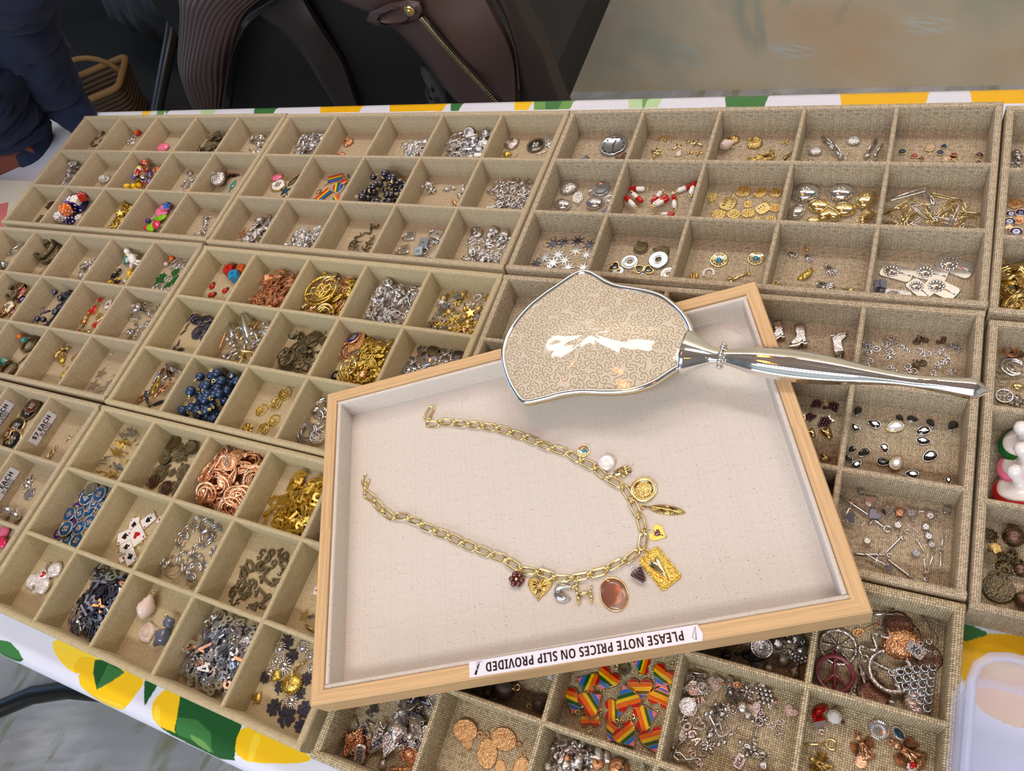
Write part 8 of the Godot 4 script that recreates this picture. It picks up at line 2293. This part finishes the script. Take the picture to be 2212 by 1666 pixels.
	["D",1,3,"silver medley",[["grapes","antique silver",0.71,0.12,-121,16.9,"silver grape cluster"],["fan","antique silver",0.27,0.13,-169,11.3,"silver folding fan"],["spoon","copper",0.40,0.10,103,13.2,"orange glinting paddle"],["bail","silver",0.11,0.04,-81,13.7,"silver bail by the back wall"],["rabbit","antique silver",0.51,0.26,48,19.6,"large silver rabbit head"],["yoga","antique silver",0.18,0.58,-40,16.8,"silver yoga word charm by the wall"],["yoga","antique silver",0.85,0.37,-148,10.7,"silver yoga word charm by the divider"],["yoga","antique silver",0.25,0.82,-35,11.8,"silver yoga word charm at the front"],["heart_flat","antique silver",0.93,0.17,-29,9.0,"open silver heart"],["grad_cap","antique silver",0.07,0.25,21,17.4,"silver bodice shaped charm"],["coin","antique silver",0.09,0.42,-69,12.7,"silver hoop disc"],["animal","silver",0.63,0.62,79,11.6,"silver puppy charm"],["word_tag:USA","antique silver",0.57,0.76,71,10.5,"silver mug with letters"],["ribbon","silver",0.13,0.96,84,13.8,"silver awareness ribbon"],["teacup","antique silver",0.78,0.73,113,9.2,"silver teacup"],["bone","silver",0.34,0.55,37,20.0,"silver dog bone"],["cog","antique silver",0.17,0.21,20,9.0,"silver die charm"],["figure","antique silver",0.34,0.36,53,10.4],["anchor","antique silver",0.39,0.53,30,10.9],["moon","antique silver",0.59,0.54,90,12.9],["key","antique silver",0.71,0.31,164,5.8],["turtle","antique silver",0.41,0.34,51,8.1]],[[16,[["heart_flat","antique silver",10.8],["key","antique silver",16.8],["bone","antique silver",14.4],["fish","antique silver",14.4],["flower","antique silver",10.8]],0.38,0.4,0.36,0.38,0]]],
	["D",1,4,"red stocking and small pendant",[["stocking","red",0.07,0.17,-160,16.2,"red enamel stocking with silver cuff"],["crystal","clear glass",0.21,0.12,0,9.5,"sparkling round crystal"],["daisy_disc","silver",0.57,0.11,0,10.8,"engraved silver button"],["framed_gem:teal blue","silver",0.72,0.09,49,9.1,"blue stone in a beaded silver frame"],["key","gold",0.12,0.40,-73,20.2,"brass key"],["figure","cast gold",0.15,0.57,72,15.3,"gold angel figure"],["figure","rose gold",0.46,0.30,36,15.5,"rose gold dancer figure"],["figure","rose gold",0.79,0.24,70,19.7,"rose gold flute figure"],["coin","rose gold",0.46,0.43,0,7.2,"rose gold ring disc"],["clover","white",0.84,0.35,108,6.3,"white enamel flower"],["heart_puff","red",0.84,0.34,217,4.8,"red enamel heart"],["bead","brown bronze",0.29,0.14,0,3.0,"tiny bronze bead"],["feather","silver",0.43,0.51,58,3.3]],[]],
	["D",2,0,"graduation cap",[["grad_cap","steel",0.19,0.42,-26,11.1,"graduation cap at the back"],["grad_cap","antique silver",0.53,0.66,-95,25.3,"graduation cap with 2018 in the middle"],["nugget","cast silver",0.61,0.54,30,21.1,"glittering silver cap"],["scroll","antique silver",0.04,0.61,42,8.0],["word_tag:2019","antique silver",0.18,0.70,138,13.9,"upper silver year tag"],["word_tag:2020","antique silver",0.38,0.72,40,17.0,"lower silver year tag"],["scroll","antique silver",0.10,0.77,118,9.7],["grad_cap","copper",0.16,0.89,73,26.3,"copper tinted cap at the front corner"],["tag","copper",0.78,0.74,60,18.5,"copper tinted plate"],["scroll","copper",0.75,0.89,105,16.5,"copper tinted scroll"],["word_tag:2021","antique silver",0.24,0.96,98,14.5,"silver tag at the front"],["nugget","antique silver",0.52,0.91,0,10.5,"silver cap at the front"],["coin","antique silver",0.51,0.25,271,8.6],["scroll","antique silver",0.21,0.57,-94,7.5],["ribbon","dark grey",0.70,0.32,112,10.5],["bead","antique silver",0.76,0.55,135,8.3]],[[16,[["coin","antique silver",14.4],["scroll","dark grey",15.6],["grad_cap","antique silver",16.8]],0.74,0.3,0.22,0.26,0]]],
	["D",2,1,"engraved gold oval",[["oval_medal","matte gold",0.24,0.39,-145,12.8,"gold oval under the one at the back"],["oval_medal","matte gold",0.22,0.29,-87,20.5,"gold oval at the back by the wall"],["oval_medal","matte gold",0.46,0.40,23,21.6,"gold oval standing in the middle"],["oval_medal","matte gold",0.62,0.24,-93,20.8,"gold oval at the back by the divider"],["oval_medal","matte gold",0.84,0.44,13,18.4,"gold oval at the front by the divider"],["oval_medal","matte gold",0.65,0.53,-145,10.9,"gold oval at the front"]],[]],
	["D",1,1,"grey pearl",[["bead:grey pearl","bronze",0.50,0.83,-60,19.2,"round grey pearl by the bamboo tray"],["bead:grey pearl","bronze",0.83,0.87,117,14.6,"round grey pearl by the divider"],["bead:grey pearl","bronze",0.30,0.89,0,12.1,"grey pearl in the bamboo tray shade"],["crystal","clear glass",0.87,0.55,0,5.8,"clear crystal at the back"]],[]],
	["D",2,2,"silver word charm",[["word_tag:life","antique silver",0.12,0.07,24,7.7,"silver heart tag with life"],["heart_puff","antique silver",0.07,0.22,52,5.6],["bead","copper",0.22,0.19,0,6.7,"orange glinting ball"],["heart_puff","copper",0.47,0.15,0,10.2,"copper tinted heart"],["locket","copper",0.65,0.12,0,13.7,"copper tinted round medal"],["moon","dark grey",0.80,0.04,100,17.2,"dark wing"],["teacup","antique silver",0.04,0.34,0,10.6,"silver kettle"],["turtle","antique silver",0.30,0.14,75,7.8],["flower","antique silver",0.38,0.13,171,8.5],["nugget","antique silver",0.22,0.26,119,10.4]],[[14,[["heart_puff","antique silver",12],["flower","antique silver",12],["animal","antique silver",14.4]],0.3,0.2,0.26,0.17,0]]],
	["E1",0,0,"silver mask",[["mask","antique silver",0.13,0.44,10,11.5,"silver mask charm at the frame edge"],["mask","antique silver",0.11,0.34,40,8.4,"silver mask charm behind the other"],["wheel","antique silver",0.10,0.55,322,8.3]],[]],
	["E1",1,0,"evil eye enamel",[["daisy_disc","matte gold",0.13,0.13,0,10.1,"round pink gold ribbed disc"],["evil_eye","gold",0.16,0.59,0,9.4,"blue evil eye disc at the front"],["evil_eye","gold",0.09,0.43,0,8.5,"blue evil eye disc by the wall"],["evil_eye","gold",0.10,0.30,0,7.0,"blue evil eye disc behind"],["button:navy","rose gold",0.19,0.28,0,8.0,"navy enamel disc"],["daisy_disc","rose gold",0.18,0.40,0,8.0,"rose gold disc"],["heart_flat","rose gold",0.09,0.53,176,6.6]],[]],
	["E1",2,0,"gold leaf",[["letter:A","gold",0.17,0.67,97,3.8,"gold letter A at the front"]],[[54,[["leaf","yellow gold",15.6],["leaf","cast gold",16.8],["star5","cast gold",13.2],["feather","cast gold",16.8],["moon_open","gold",16.8]],0.25,0.5,0.24,0.44,1]]],
	["E2",0,0,"silver and orange moon",[["star5","copper",0.08,0.04,0,5.5,"orange glinting star"],["moon","steel",0.12,0.30,100,14.5,"grey glitter crescent"],["moon_open","silver",0.19,0.26,0,14.5,"bright silver crescent"],["wheel","silver",0.14,0.63,0,10.6,"silver scrolled ring"],["locket","gold",0.25,0.49,0,7.5,"gold dome"],["bead","brown bronze",0.18,0.09,0,6.9,"dark brown ball"],["moon","antique silver",0.10,0.44,40,11.6],["petal_flower","antique silver",0.24,0.67,0,9.7,"silver swirl charm"],["coin","bronze",0.25,0.04,14,6.9],["moon_open","copper",0.17,0.08,129,8.8]],[]],
	["E2",2,0,"bronze baseball and clock",[["baseball","brown bronze",0.26,0.16,20,14.0,"brown baseball charm at the back"],["baseball","brown bronze",0.33,0.48,60,9.9,"brown baseball charm in the middle"],["baseball","brown bronze",0.35,0.78,0,10.5,"brown baseball charm at the front"],["dial","bronze",0.18,0.70,0,16.8,"large bronze clock pendant"],["petal_flower","bronze",0.24,0.43,0,14.6,"bronze mouse ear disc"],["cog","bronze",0.09,0.16,0,9.5,"bronze cog by the wall"],["coin","cast gold",0.14,0.28,0,8.6,"gold disc under the baseball"],["feather","cast gold",0.11,0.38,13,12.9,"gold curling feather"],["coin","bronze",0.10,0.41,0,7.8],["feather","cast gold",0.17,0.88,91,7.4],["cog","bronze",0.21,0.52,165,8.4],["coin","bronze",0.13,0.58,119,7.0]],[]]]
